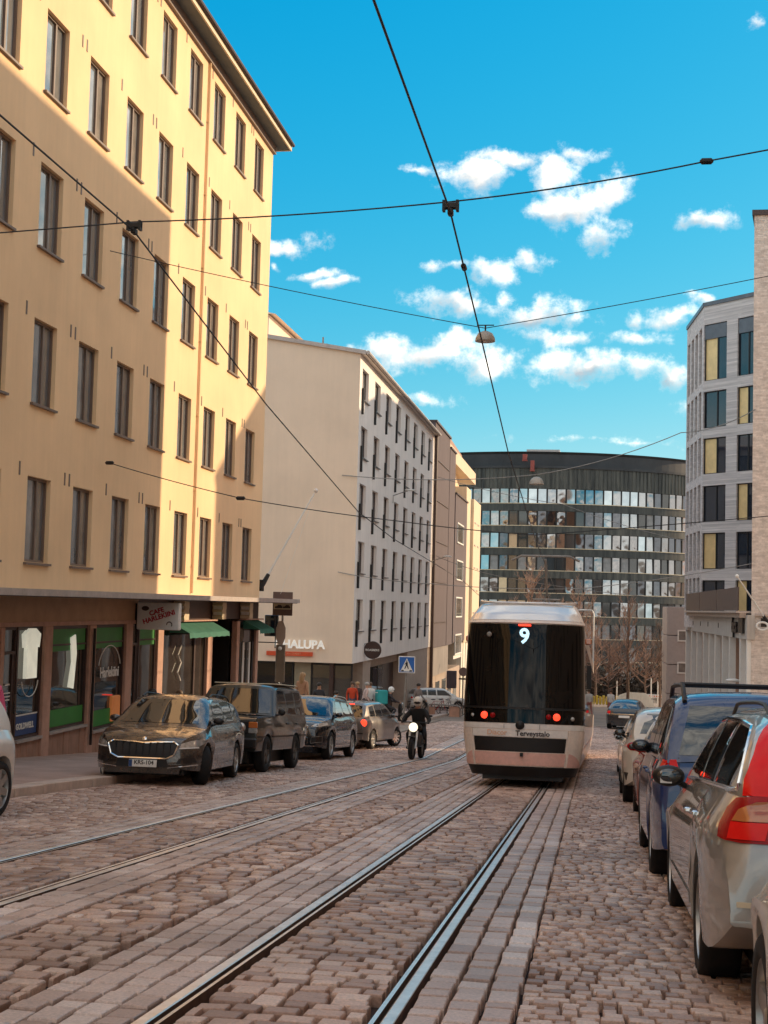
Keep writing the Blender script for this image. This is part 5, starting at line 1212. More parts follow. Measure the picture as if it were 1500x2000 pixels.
for k in range(5):
    x = -.30+k*.15; h, n = c.cast((x, 8, .7), (0, -1, 0)); mb = MB(); mb.box(x-.008, x+.008, h.y-.01, h.y+.03, .53, .91); mb.build('grille_slat', MT['chrome'], c.t)
c.line('lower_trim', [(-.7,.36),(.7,.36)], 'y', 1, MT['chrome'], .02, .012)
rails(c, MT['chrome'], -1.7, .1, .62)
# ---- 4. small hatchback from behind, angled out, tail lamps lit
S = dict(L=3.92, W=1.65, fo=.80, wb=2.46, r=.30, taper_f=.25, taper_r=.16, sill=.26, shoulder=.08, wtop=.56, belt=.96, spokes=9, sw=.03, steer=-.35, top=.90, rchin=.05,
    body=[(-1.96,.55),(-1.95,.80),(-1.90,.95),(-1.2,.97),(.6,.95),(1.2,.88),(1.6,.80),(1.85,.68),(1.96,.45)],
    cabin=[(-1.90,.955),(-1.68,1.28),(-1.52,1.42),(-.8,1.46),(0,1.465),(.25,1.43),(.75,1.15),(1.15,.91)])
c = Car(S, gmat(-7.45, 45.3, .17), 'hatchback', 'small taupe silver hatchback seen from behind with a red tail lamp lit, beside the motorcyclist', 'car', 'cars parked along the left kerb', PA4)
c.hm = PA4
c.patch('rear_window', [(-.60,1.02),(.60,1.02),(.50,1.36),(-.50,1.36)], 'y', -1, MT['carglass'], step=.12)
c.patch('windscreen', [(-.60,1.0),(.60,1.0),(.48,1.36),(-.48,1.36)], 'y', 1, MT['carglass'], step=.12)
c.patch('brake_light', [(-.24,1.385),(.24,1.385),(.22,1.415),(-.22,1.415)], 'y', -1, MT['lamp_red'], off=.012)
for sx in (-1, 1):
    sidewin(c, [[(-1.50,1.03),(-.95,1.02),(-.95,1.36),(-1.38,1.33)], [(-.88,1.02),(-.28,1.01),(-.28,1.38),(-.88,1.37)], [(-.2,1.01),(.66,1.0),(.2,1.33),(-.2,1.38)]], sx)
    mb = MB(); cx_ = sx*.66; h, n = c.cast((cx_, -8, .83), (0, 1, 0)); mb.lathe([(.0,.03),(.06,.026),(.10,.012),(.115,-.01)], 18, Matrix.Translation((cx_, h.y, .83)) @ Matrix.Rotation(math.radians(90), 4, 'X')); mb.build('tail_light', MT['lamp_red'], c.t, smooth=True)
    c.mirror(sx, .60, 1.0, PA4)
common(c, [[(.62,.96),(.6,.4)],[(-.24,.96),(-.24,.38)],[(-.95,.96),(-1.0,.7),(-.85,.45)]], [(-.05,.80)], 1)
c.line('tailgate_seam', [(-.60,1.0),(-.62,.64),(-.5,.58),(.5,.58),(.62,.64),(.60,1.0)], 'y', -1); c.line('bumper_trim', [(-.72,.50),(.72,.50)], 'y', -1, MT['black'], .04)
c.plate('', -1, 0, .68, w=.42, h=.10)
# ---- 5. white hatch at left frame edge (seen: its rear quarter and wheel)
S = dict(L=4.0, W=1.70, fo=.82, wb=2.50, r=.315, taper_f=.25, taper_r=.20, sill=.24, shoulder=.09, wtop=.56, belt=.94, spokes=7, sw=.045, tw=.20, rimr=.70, top=.90, hbulge=.03,
    body=[(-2.0,.50),(-1.985,.72),(-1.93,.90),(-1.5,.97),(0,.96),(.8,.92),(1.4,.86),(1.75,.74),(1.93,.62),(2.0,.42)],
    cabin=[(-1.85,.93),(-1.66,1.22),(-1.5,1.38),(-.8,1.47),(.0,1.48),(.3,1.42),(.9,1.10),(1.25,.86)])
c = Car(S, gmat(-7.38, 13.55, math.pi), 'parked_car', 'white hatchback cut by the left edge, only tail and one wheel showing', 'car', 'cars parked along the left kerb', PA5, rim=MT['alloy'])
c.hm = PA5
for sx in (-1, 1): sidewin(c, [[(-1.3,1.0),(-.3,.99),(-.3,1.38),(-1.25,1.35)], [(-.22,.99),(.75,.97),(.2,1.36),(-.22,1.38)]], sx); c.mirror(sx, .7, 1.0, PA5)
c.patch('windscreen', [(-.6,.98),(.6,.98),(.48,1.36),(-.48,1.36)], 'y', 1, MT['carglass'], step=.12); c.patch('rear_window', [(-.6,1.0),(.6,1.0),(.46,1.32),(-.46,1.32)], 'y', -1, MT['carglass'])
for sx in (-1, 1): c.patch('tail_light', [(sx*.60,.72),(sx*.60,.92),(sx*.70,.90),(sx*.72,.74)], 'y', -1, MT['red_lens'], step=.05)
# ---- 6. big silver estate, right foreground, seen from its left rear
S = dict(L=4.82, W=1.86, fo=.93, wb=2.82, r=.33, taper_f=.25, taper_r=.10, sill=.27, shoulder=.16, wtop=.585, belt=1.02, spokes=5, sw=.045, top=.865, hbulge=.02, rchin=.19,
    body=[(-2.41,.50),(-2.405,.68),(-2.37,.88),(-2.30,1.04),(-1.7,1.05),(0,1.02),(.95,.985),(1.5,.92),(2.0,.84),(2.25,.72),(2.38,.58),(2.41,.42)],
    cabin=[(-2.33,1.02),(-2.22,1.20),(-2.02,1.39),(-1.85,1.45),(-1.1,1.50),(-.2,1.505),(.2,1.475),(.9,1.17),(1.35,.95)])
MV = gmat(1.50, 9.30, .0, dz=-.05)
c = Car(S, MV, 'parked_car', 'silver estate car with tall red tail lamps, nearest full car on the right', 'car', 'cars parked along the right kerb', PA6)
c.hm = MT['chrome']
RG = [(-.60,1.07),(.60,1.07),(.47,1.40),(-.47,1.40)]
c.patch('rear_window', RG, 'y', -1, MT['carglass'], step=.10)
c.patch('windscreen', [(-.68,1.03),(.68,1.03),(.5,1.44),(-.5,1.44)], 'y', 1, MT['carglass'], step=.12)
for sx in (-1, 1):
    fr_ = [[(-1.06,1.065),(-2.10,1.085),(-2.06,1.14),(-1.84,1.33),(-1.70,1.375),(-1.00,1.405)], [(-.98,1.06),(-.22,1.045),(-.22,1.42),(-.92,1.41)], [(-.14,1.045),(.86,1.02),(.40,1.29),(.16,1.40),(-.14,1.42)]]
    sidewin(c, fr_, sx)
    mb = MB(); P = []
    for (y, z) in [(.88,1.01),(.2,1.03),(-.9,1.05),(-2.0,1.068),(-2.13,1.078),(-2.14,1.10),(-1.9,1.31),(-1.72,1.39),(-1.0,1.425),(-.2,1.437),(.1,1.42)]:
        h, n = c.cast((sx*5, y, z), (-sx, 0, 0)); 
        if h: P.append(h+Vector((sx*.004, 0, 0)))
    mb.tube(P, .013, 6); mb.build('window_trim', MT['chrome'], c.t, smooth=True)
    # tall lamp: upper red strip on the pillar, shoulder lamp below
    c.corner = (-.83*-sx if sx > 0 else -.83, -2.41)
    c.patch('tail_light', [(.105,1.05),(-.04,1.05),(-.09,1.25),(-.165,1.415),(-.10,1.425),(.03,1.25)], 'd', sx, MT['red_lens'], off=.014, step=.04)
    c.patch('tail_light', [(.235,.83),(.245,1.05),(.02,1.05),(-.10,1.035),(-.17,.985),(-.185,.90),(-.16,.845),(0,.83)], 'd', sx, MT['red_dark'], off=.014, step=.035)
    c.patch('indicator_lens', [(.10,.93),(.10,1.025),(.04,1.02),(-.03,.985),(-.055,.93)], 'd', sx, MT['amber'], off=.021, step=.03)
    c.patch('brake_lens', [(.10,.845),(.10,.925),(-.06,.925),(-.06,.845)], 'd', sx, MT['red_lens'], off=.021, step=.03)
    c.patch('reversing_lens', [(.215,.93),(.195,1.03),(.115,1.03),(.115,.93)], 'd', sx, MT['clear_lens'], off=.021, step=.03)
    c.patch('side_moulding', [(-.95,.36),(.95,.36),(.95,.42),(-.95,.42)], 'x', sx, MT['chrome'], off=.008, step=.1)
    c.mirror(sx, .74, 1.00, MT['black'], (.115, .07, .075), -.02)
common(c, [[(.86,1.0),(.9,.6),(.68,.36)],[(-.18,1.0),(-.2,.36)],[(-1.03,1.02),(-1.12,.78),(-.92,.45)]], [(-.42,.865),(-1.30+.25,.885)], 1)
c.patch('fuel_flap', [(-1.58,.66),(-1.22,.66),(-1.22,.93),(-1.55,.91)], 'x', -1, PA6, off=.004, step=.08); c.line('flap_seam', [(-1.60,.64),(-1.2,.64),(-1.2,.95),(-1.57,.93),(-1.60,.64)], 'x', -1, None, .008, .0055)
c.line('tailgate_seam', [(-.50,1.05),(-.50,.80),(-.47,.66),(-.36,.60),(.36,.60),(.47,.66),(.50,.80),(.50,1.05)], 'y', -1, None, .016)
c.patch('bumper_step', [(-.80,.53),(.80,.53),(.80,.555),(-.80,.555)], 'y', -1, MT['trim'], off=.014, step=.1)
c.patch('rear_sensor', [(-.52,.46),(-.49,.46),(-.49,.49),(-.52,.49)], 'y', -1, MT['black'], off=.016, step=.03)
c.plate('', -1, 0, .78); h, n = c.cast((-.33, -8, .74), (0, 1, 0))
text('V70', 'lettering', .075, MT['chrome'], c.t, axes((-.34, h.y-.006, .77), (1, 0, 0), (0, 0, 1)), .004, .002)
rails(c, MT['black'], -1.75, .2, .56, .03, .012)
# black-and-white sticker on the mirror
mb = MB(); mb.box(-1.02, -.94, .655, .66, .97, 1.05); mb.build('mirror_sticker', MT['white'], c.t)
# ---- 7. blue MPV-SUV with roof rack
S = dict(L=4.40, W=1.84, fo=.85, wb=2.60, r=.34, taper_f=.22, taper_r=.08, sill=.28, shoulder=.08, wtop=.68, belt=1.02, spokes=6, sw=.035, top=.93, hbulge=.02, rchin=.04,
    body=[(-2.2,.55),(-2.19,.85),(-2.14,1.03),(-1.0,1.05),(.8,1.03),(1.4,.98),(1.9,.90),(2.12,.76),(2.2,.5)],
    cabin=[(-2.15,1.04),(-2.05,1.40),(-1.92,1.58),(-1.6,1.63),(-.3,1.65),(.15,1.62),(.75,1.28),(1.2,.99)])
c = Car(S, gmat(1.43, 14.15, .0, dz=-.03), 'parked_car', 'bright blue family car with black roof rails, second on the right behind the silver estate', 'car', 'cars parked along the right kerb', PA7)
c.hm = PA7
c.patch('rear_window', [(-.70,1.10),(.70,1.10),(.60,1.52),(-.60,1.52)], 'y', -1, MT['carglass'], step=.12)
for sx in (-1, 1):
    sidewin(c, [[(-1.95,1.10),(-1.2,1.09),(-1.15,1.53),(-1.75,1.50)], [(-1.12,1.09),(-.38,1.08),(-.38,1.56),(-1.08,1.54)], [(-.3,1.08),(.70,1.05),(.16,1.50),(-.3,1.56)]], sx)
    c.patch('tail_light', [(sx*.68,.90),(sx*.72,1.06),(sx*.87,1.05),(sx*.90,.88)], 'y', -1, MT['red_lens'], off=.012, step=.05)
    c.patch('tail_light', [(-2.17,.90),(-2.14,1.05),(-2.02,1.04),(-1.98,.93)], 'x', sx, MT['red_lens'], off=.012, step=.05)
    c.mirror(sx, .66, 1.10, MT['black'])
common(c, [[(.72,1.06),(.72,.45)],[(-.34,1.06),(-.34,.4)],[(-1.12,1.06),(-1.2,.85),(-1.0,.5)]], [(-.15,.92),(-1.0,.92)], 1)
c.patch('bumper', [(-.74,.44),(.74,.44),(.74,.56),(-.74,.56)], 'y', -1, MT['trim'], off=.02, step=.1); c.line('tailgate_seam', [(-.70,1.08),(-.68,.68),(.68,.68),(.70,1.08)], 'y', -1)
rails(c, MT['black'], -1.95, .1, .64, .075, .022)
mb = MB(); mb.tube([(-.64,-1.3,1.72),(.64,-1.3,1.72)], .02, 6); mb.tube([(-.64,-.3,1.735),(.64,-.3,1.735)], .02, 6); mb.build('roof_bar', MT['black'], c.t)
# ---- 8. red car, ahead of the blue one
S0 = dict(L=4.1, W=1.74, fo=.85, wb=2.5, r=.31, taper_f=.24, taper_r=.15, sill=.25, shoulder=.09, wtop=.57, belt=.93, spokes=9, sw=.025, top=.90, hbulge=.03,
    body=[(-2.05,.55),(-2.03,.8),(-1.95,.93),(0,.94),(.8,.92),(1.4,.86),(1.8,.78),(1.98,.66),(2.05,.45)],
    cabin=[(-1.95,.94),(-1.7,1.26),(-1.5,1.38),(-.8,1.44),(0,1.445),(.3,1.40),(.8,1.13),(1.2,.90)])
def simple(S, M, name, label, p, group, roofm=None, mir=None, nomir=False):
    c = Car(S, M, name, label, 'car', group, p, roofm=roofm); c.hm = p; a = S['cabin']; zt = max(q[1] for q in a); zb = S['belt']+.06; wt_ = S['wtop']
    yb0, yf0 = a[0][0], a[-1][0]; h = zt-.09
    c.patch('rear_window', [(-wt_*1.05,zb+.04),(wt_*1.05,zb+.04),(wt_*.84,h-.02),(-wt_*.84,h-.02)], 'y', -1, MT['carglass'], step=.14); c.patch('windscreen', [(-wt_*1.1,zb+.0),(wt_*1.1,zb+.0),(wt_*.86,h),(-wt_*.86,h)], 'y', 1, MT['carglass'], step=.14)
    for sx in (-1, 1):
        sidewin(c, [[(yb0+.38,zb),(-.98,zb),(-.98,h-.02),(yb0+.62,h-.06)], [(-.9,zb),(-.34,zb),(-.34,h),(-.9,h-.01)], [(-.26,zb),(yf0-.50,zb),(yf0-.95,h-.04),(-.26,h)]], sx)
        if not nomir: c.mirror(sx, yf0-.55, zb-.0, mir or p)
        c.patch('tail_light', [(sx*(c.W2-.26),zb-.24),(sx*(c.W2-.26),zb-.10),(sx*(c.W2-.13),zb-.11),(sx*(c.W2-.11),zb-.23)], 'y', -1, MT['red_lens'], off=.012, step=.05)
        c.patch('headlight', [(sx*(c.W2-.40),.62),(sx*(c.W2-.36),.70),(sx*(c.W2-.2),.74),(sx*(c.W2-.2),.64)], 'y', 1, MT['clear_lens'], off=.012, step=.05)
    common(c, [[(yf0-.55,zb-.05),(yf0-.5,.45)],[(-.3,zb-.05),(-.3,.36)],[(-1.0,zb-.05),(-1.1,.75),(-.9,.42)]], [(-.1,zb-.18),(-.95,zb-.16)], 1)
    return c
GR = 'cars parked along the right kerb'
c = simple(S0, gmat(1.48, 20.2, 0, dz=-.05), 'parked_car', 'dull red car between the blue car and the cream crossover on the right', PA8, GR, mir=MT['red_dark'])
S1 = dict(S0); S1.update(W=1.80, L=4.3, r=.345, sill=.30, belt=1.05, wtop=.60, fo=.85, wb=2.62, body=[(-2.15,.6),(-2.13,.95),(-2.05,1.06),(0,1.07),(.85,1.05),(1.5,1.0),(1.9,.9),(2.08,.76),(2.15,.5)], cabin=[(-2.05,1.07),(-1.85,1.36),(-1.6,1.50),(-.8,1.57),(0,1.58),(.3,1.53),(.85,1.26),(1.25,1.03)])
c = simple(S1, gmat(1.40, 24.9, 0, dz=-.02), 'parked_car', 'cream white crossover with a black wing mirror, fourth on the right', PA10, GR, mir=MT['black'])
c.patch('sill_cladding', [(-2.0,.30),(2.0,.30),(2.0,.52),(-2.0,.52)], 'x', -1, MT['black'], off=.01, step=.2)
c = simple(dict(S0), gmat(1.45, 30.0, 0, dz=-.05), 'parked_car', 'pale grey car with a white wing mirror, just past the cream crossover', PA6, GR, mir=MT['white'])
c = simple(dict(S0), gmat(1.50, 35.4, 0, dz=-.05), 'parked_car', 'white roofed car largely hidden, fifth or sixth along the right kerb', PA5, GR)
S2 = dict(S0); S2.update(L=4.7, W=1.84, wb=2.75, body=[(-2.35,.6),(-2.33,.88),(-2.2,1.0),(-1.5,1.0),(0,.96),(.8,.94),(1.5,.88),(2.0,.8),(2.28,.66),(2.35,.45)], cabin=[(-1.85,.99),(-1.4,1.24),(-.95,1.38),(-.3,1.43),(.1,1.425),(.4,1.38),(.95,1.12),(1.4,.90)])
c = simple(S2, gmat(1.75, 70.5, .10), 'black_sedan', 'black saloon with red tail lamps driving away right of the tram', PA9, None)
c.patch('bumper_trim', [(-.8,.72),(.8,.72),(.8,.76),(-.8,.76)], 'y', -1, MT['chrome'], off=.014); c.plate('', -1, 0, .62)
# ---- 9. white car, bottom right corner: its front left corner
S3 = dict(S0); S3.update(L=4.25, W=1.80, fo=.86, r=.325, spokes=5, sw=.05, taper_f=.30)
c = simple(S3, gmat(1.52, 4.20, 0, dz=-.07), 'parked_car', 'cream white car cut by the bottom right corner, showing its front wheel arch', PA10, GR, nomir=True)
# far small cars on the cross street
c = simple(dict(S0), gmat(-10.2, 92, math.radians(65)), 'parked_car', 'small pale car with a blue tinted windscreen beyond the crossing barrier', PA5, None)
MT['white_van'] = PA5
# ------------------------------------------------------------ tram
MT['tram_cream'] = pm('tram_cream_paint', (.92, .79, .69), .35, .0, var=.06, vs=2, coat=.6, dirt=.15)
MT['tram_pink'] = pm('tram_salmon_panel', (.86, .50, .42), .4, .0, var=.08, vs=2, coat=.4, dirt=.15)
MT['tram_white'] = pm('tram_white_panel', (.92, .87, .82), .35, 0, var=.05, coat=.4, dirt=.1)
MT['tram_glass'] = pm('tram_tinted_glass', (.006, .005, .005), .015, 0, var=.3, vs=1.5, spec=.22)
MT['tram_roof'] = pm('tram_roof_shell', (.85, .82, .78), .22, .35, var=.04, coat=.5)
tr = thing('tram', 'cream and black tram number 9 seen from behind with two red tail lamps', 'tram', mat=gmat(-1.30, 26.2, .010))
WZ = [(.22,.98),(.43,1.06),(.9,1.135),(1.5,1.15),(3.0,1.12),(3.12,1.105),(3.3,1.04),(3.52,.93)]
YZ = [(.22,.16),(.43,.05),(1.2,0),(1.52,.02),(3.05,.16),(3.12,.18),(3.3,.38),(3.52,.78)]
LT = 20.0
def tw_(z): return float(np.interp(z, [a for a, b in WZ], [b for a, b in WZ]))
def ty_(z): return float(np.interp(z, [a for a, b in YZ], [b for a, b in YZ]))
def tp(th, z, off=0.0, D=.62, p=2.7):
    s = 1 if th >= 0 else -1; a = abs(th); w, yb = tw_(z)+off, ty_(z)-off
    if a > math.pi/2: return (s*w, yb+D+(a-math.pi/2), z)      # straight side: extra = metres
    u = math.sin(a)**(2/p) if a > 0 else 0; v = math.cos(a)**(2/p) if a < math.pi/2-1e-6 else 0
    return (s*w*u, yb+D*(1-v), z)
ths = list(np.linspace(-math.pi/2, math.pi/2, 37)); sideL_ = [-(math.pi/2+LT-.6)]; sideR_ = [math.pi/2+LT-.6]
def tband(name, z0, z1, t0, t1, mat, off=.0, nz=4, nt_=24, parent=None, thick=.02):
    T = np.linspace(t0, t1, nt_+1); Z = np.linspace(z0, z1, nz+1); mb = MB(); vs = [tp(t, z, off) for z in Z for t in T]; n = nt_+1; nv = len(vs)
    vi = [tp(t, z, off-thick) for z in Z for t in T]
    fs = [(j*n+i, j*n+i+1, (j+1)*n+i+1, (j+1)*n+i) for j in range(nz) for i in range(nt_)]
    rim = [(i, i+1) for i in range(nt_)]+[(nz*n+i+1, nz*n+i) for i in range(nt_)]+[((j+1)*n, j*n) for j in range(nz)]+[(j*n+nt_, (j+1)*n+nt_) for j in range(nz)]
    fs += [(b, a, a+nv, b+nv) for a, b in rim]
    mb.add(vs+vi, fs); return mb.build(name, mat, parent or tr, smooth=True, ang=35)
mb = MB(); zz = [.22,.3,.43,.6,.9,1.2,1.5,2.0,2.5,3.0,3.08,3.12,3.2,3.3,3.42,3.52]; TT = sideL_+ths+sideR_
loft(mb, [[tp(t, z) for t in TT] for z in zz]); mb.face([tp(t, 3.52) for t in TT]); mb.face([tp(t, .22) for t in TT][::-1]); mb.face([tp(TT[0], .22), tp(TT[0], 3.52), tp(TT[-1], 3.52), tp(TT[-1], .22)])
mb.build('body', MT['tram_cream'], tr, smooth=True, ang=40)
H = math.pi/2
g = tband('rear_window', 1.50, 3.08, -H*.99, H*.99, MT['tram_glass'], .012, 10, 44)
tband('window_trim', 1.465, 1.50, -H-.1, H+.1, MT['black'], .03, 1, 40)
tband('lamp_band', 1.20, 1.463, -H*.995, H*.995, MT['tram_glass'], .012, 3, 44)
tband('upper_strip', 1.095, 1.19, -H*.97, H*.97, MT['tram_white'], .014, 1, 40)
X7 = .62
tband('advert_panel', .945, 1.085, -.86, .72, MT['tram_white'], .016, 2, 30)
tband('grille_panel', .67, .935, -.84, .70, MT['black'], .006, 3, 30)
tband('lower_panel', .42, .655, -.86, .72, MT['tram_pink'], .014, 3, 30)
tband('corner_panel', .40, 1.085, .745, H*.99, MT['tram_cream'], .014, 6, 16); tband('corner_panel', .40, 1.085, -H*.99, -.885, MT['tram_cream'], .014, 6, 16)
for s, a in ((1, .80), (-1, .93)):
    # salmon lower wedge on the corners
    mb = MB(); T = np.linspace(a, H*.98, 14); top = [.66-.30*((t-a)/(H-a))**1.5 for t in T]
    vs = [tp(s*t, .41, .020) for t in T]+[tp(s*t, max(z, .42), .020) for t, z in zip(T, top)]; n = 14
    mb.add(vs, [(i, i+1, n+i+1, n+i) if s > 0 else (i+1, i, n+i, n+i+1) for i in range(n-1)]); mb.build('corner_wedge', MT['tram_pink'], tr)
tband('skirt', .22, .40, -H, H, MT['black'], .008, 2, 40)
tband('roof_fairing', 3.16, 3.50, -1.18, 1.18, MT['tram_roof'], .012, 8, 36)
tband('roof_lip', 3.10, 3.15, -H*.98, H*.98, MT['tram_cream'], .03, 1, 40)
for s in (-1, 1):
    o = tband('roof_corner', 3.16, 3.50, min(s*1.2, s*(H-.01)), max(s*1.2, s*(H-.01)), MT['tram_cream'], .016, 6, 10)
mb = MB(); mb.bbox(-.93, .93, 1.6, 6.0, 3.50, 3.62, .03); mb.build('roof_box', MT['metal_grey'], tr)
# cupped upper rim of the fairing
mb = MB(); P = []
for t in np.linspace(-1.3, 1.3, 25): x, y, z = tp(t, 3.505, .012); P.append((x, y, z+.02+.05*(abs(t)/1.3)**3))
mb.tube(P, .022, 6); mb.build('roof_rim', MT['tram_roof'], tr, smooth=True)
# lamps
def disc_y(name, x, z, r, mat, par, dep=.03, y=None):
    yy = y if y is not None else min((abs(tp(t, z)[0]-x), tp(t, z)[1]) for t in np.linspace(-H, H, 361))[1]-.016
    mb = MB(); mb.lathe([(.0, dep), (r*.6, dep*.9), (r, dep*.35), (r, 0)], 20, Matrix.Translation((x, yy, z)) @ Matrix.Rotation(math.radians(90), 4, 'X')); return mb.build(name, mat, par, smooth=True)
for x in (-.72, .64):
    disc_y('tail_light', x, 1.335, .068, MT['lamp_red'], tr); disc_y('dark_lamp', x+(-.15 if x > 0 else .16), 1.335, .05, MT['red_dark'], tr)
disc_y('side_lamp', .93, 1.31, .04, MT['clear_lens'], tr); disc_y('side_lamp', -.95, 1.33, .035, MT['clear_lens'], tr)
disc_y('coupler_cover', -.04, 1.165, .085, MT['black'], tr, .05)
mb = MB(); mb.bbox(-.12, .12, .06, .16, 3.035, 3.065, .005); mb.build('brake_light', MT['lamp_red'], tr)
mb = MB(); mb.lathe([(.0,.02),(.03,.02),(.05,0)], 12, Matrix.Translation((-.67, .09, 2.86)) @ Matrix.Rotation(H, 4, 'X')); mb.build('camera_lens', MT['pole'], tr)
MT['led'] = pm('led_number', (.55, .85, 1.0), .4, var=0, emit=.45)
text('9', 'route_number', .40, MT['led'], tr, axes((0, .08, 2.83), (1, 0, 0), (0, .02, 1)), .004, .010)
MT['ink'] = pm('dark_ink', (.05, .035, .035), .5)
MT['faint_orange'] = pm('faint_orange_ink', (.75, .45, .30), .5)
text('Terveystalo', 'lettering', .135, MT['ink'], tr, axes((.20, -.022, 1.012), (1, 0, 0), (0, 0, 1)), .003, .003)
text('Diacor', 'lettering', .135, MT['faint_orange'], tr, axes((-.47, -.022, 1.018), (1, 0, 0), (0, 0, 1)), .003, .002)
for x in (-.34, .33): mb = MB(); mb.box(x-.003, x+.003, -.0165, -.012, 1.10, 1.185); mb.build('panel_seam', MT['black'], tr)
mb = MB(); mb.box(-.03, .03, -.03, .02, .585, .655); mb.build('latch', MT['black'], tr)
# side windows and pillars along the right and left
for s in (-1, 1):
    k = 0; y = H+.30
    while y < H+LT-2.5:
        a, b = sorted((s*y, s*(y+1.35))); tband('side_window', 1.45, 2.75, a, b, MT['tram_glass'], .008, 1, 2); y += 1.55
    a, b = sorted((s*(H+.2), s*(H+LT-2))); tband('side_stripe', .30, .75, a, b, MT['tram_pink'], .006, 1, 2)
    mb = MB(); mb.bbox(min(s*1.12, s*1.25), max(s*1.12, s*1.25), 1.4, 1.6, 2.78, 2.9, .02); mb.build('door_lamp', MT['amber'], tr)
mb = MB(); mb.box(1.17, 1.26, 1.0, 1.25, 1.9, 2.35); mb.build('rear_view_camera', MT['black'], tr)
# bogies
for yb in (3.0, 11.0):
    for s in (-1, 1):
        for dy in (0, 1.7):
            mb = MB(); mb.lathe([(.28,-.06),(.30,-.05),(.30,.05),(.05,.06)], 20, Matrix.Translation((s*.48, yb+dy, .30)) @ Matrix.Rotation(H, 4, 'Y')); mb.build('wheel', MT['rust'], tr)
mb = MB(); mb.box(-.75, .75, .3, 18, .14, .24); mb.build('underframe', MT['black'], tr)
# things inside the rear cab, seen faintly
mb = MB(); mb.bbox(-.50, -.28, .4, .6, 1.9, 2.3, .05); mb.build('seat_back', MT['green'], tr)
# pantograph
mb = MB(); z0 = 3.62
mb.tube([(-.4,8.4,z0),(0,9.6,z0+.75),(0,8.3,z0+1.62)], .03, 5); mb.tube([(.4,8.4,z0),(0,9.6,z0+.75)], .03, 5)
mb.tube([(-.85,8.3,z0+1.58),(-.6,8.3,z0+1.70),(.6,8.3,z0+1.70),(.85,8.3,z0+1.58)], .03, 5); mb.box(-.5,.5,8.2,8.8,z0-.1,z0+.08); mb.tube([(-.35,9.4,z0+.7),(.35,9.4,z0+.7)],.025,5)
mb.build('pantograph', MT['pole'], tr, kind='stuff')
# ------------------------------------------------------------ wires, lamps, signs
def cable(name, pts, r, label, sag=0.0, n=10, group=None, mat=None):
    P = []
    for a, b in zip(pts[:-1], pts[1:]):
        a, b = Vector(a), Vector(b)
        for i in range(n): t = i/n; P.append(a.lerp(b, t)-Vector((0, 0, sag*4*t*(1-t))))
    P.append(Vector(pts[-1])); mb = MB(); mb.tube(P, r, 5); o = mb.build(name, mat or MT['wire']); tag(o, label, 'cable', group); return o
def upx(px, py, Y):
    d = CM.T @ np.array([(px-CX)/FPX, -(py-CY)/FPX, 1.0]); return Vector(tuple(d*(Y/d[1])))
def upX(px, py, X):
    d = CM.T @ np.array([(px-CX)/FPX, -(py-CY)/FPX, 1.0]); return Vector(tuple(d*(X/d[0])))
w1 = [upX(726, -12, -1.35), upX(730, 0, -1.35), upX(880, 415, -1.35), upX(935, 640, -1.35), upX(993, 885, -1.35)]
w1 = [Vector((w1[0].x, 1.0, 3.75))]+w1+[Vector((-1.35, 31.6, 1.62)), Vector((-1.35, 52, .55)), Vector((-1.35, 90, -1.9))]
cable('contact_wire', w1, .0095, 'near overhead contact wire coming down from the top of the picture to the tram', n=2)
w2 = [Vector((-4.75, 1, 4.2)), upX(0, 225, -5.0), upX(262, 452, -4.75), upX(520, 790, -4.6), upX(700, 1000, -4.5), upX(768, 1052, -4.4), upX(905, 1135, -4.4), Vector((-4.4, 90, -1.8))]
cable('contact_wire', w2, .0095, 'left overhead contact wire crossing in front of the yellow and cream buildings', n=2)
c1 = w1[3]; c2 = w2[2]
cable('span_wire', [(XL, c2.y, 3.55), tuple(c2+Vector((0,0,.10))), tuple(c1+Vector((0,0,.10))), tuple(upx(1380, 315, c1.y)), (6.9, c1.y+.5, 5.3)], .0075, 'nearest span wire crossing the whole picture above the two contact wires', .03)
def clamp(p, label):
    o = thing('wire_clamp', label, 'clamp', p, group=None); mb = MB(); mb.bbox(-.075, .075, -.03, .03, .03, .09, .01); mb.box(-.075,-.05,-.035,.035,.01,.11); mb.box(.05,.075,-.035,.035,.01,.11); mb.build('bar', MT['black'], o)
    mb = MB(); mb.bbox(-.025, .025, -.05, .05, -.03, .03, .01); mb.build('jaw', MT['black'], o); return o
clamp(c1, 'black clamp where the near contact wire meets the first span wire'); clamp(c2, 'black clamp on the left contact wire in front of the yellow house')
ins = upx(1380, 315, c1.y); o = MB(); o.lathe([(.01,-.06),(.03,-.04),(.03,.04),(.01,.06)], 10, Matrix.Translation(ins) @ Matrix.Rotation(H, 4, 'Y')); tag(o.build('insulator', MT['black']), 'small black insulator on the first span wire, upper right', 'insulator')
ins = w1[3].lerp(w1[4], .42); o = MB(); o.lathe([(.01,-.10),(.028,-.06),(.028,.06),(.01,.10)], 10, Matrix.Translation(ins) @ Matrix.Rotation(H, 4, 'X')); tag(o.build('insulator', MT['black']), 'black sleeve on the near contact wire below its clamp', 'insulator')
L1 = upx(948, 641, 31.8)
cable('span_wire', [tuple(upX(215, 490, XL)), tuple(L1), (7.0, 33, 8.6)], .010, 'second span wire carrying the dome street lamp over the street', .06)
cable('span_wire', [tuple(upX(210, 903, XL)), tuple(upX(470, 973, -8.0)), (-4.4, 31.5, 1.95), (-1.35, 31.6, 1.70), (7, 32, 2.6)], .011, 'thin span wire from the yellow wall across to the contact wires', .03)
A3 = upx(668, 928, 68.9); L3 = upx(1048, 927, 68.8)
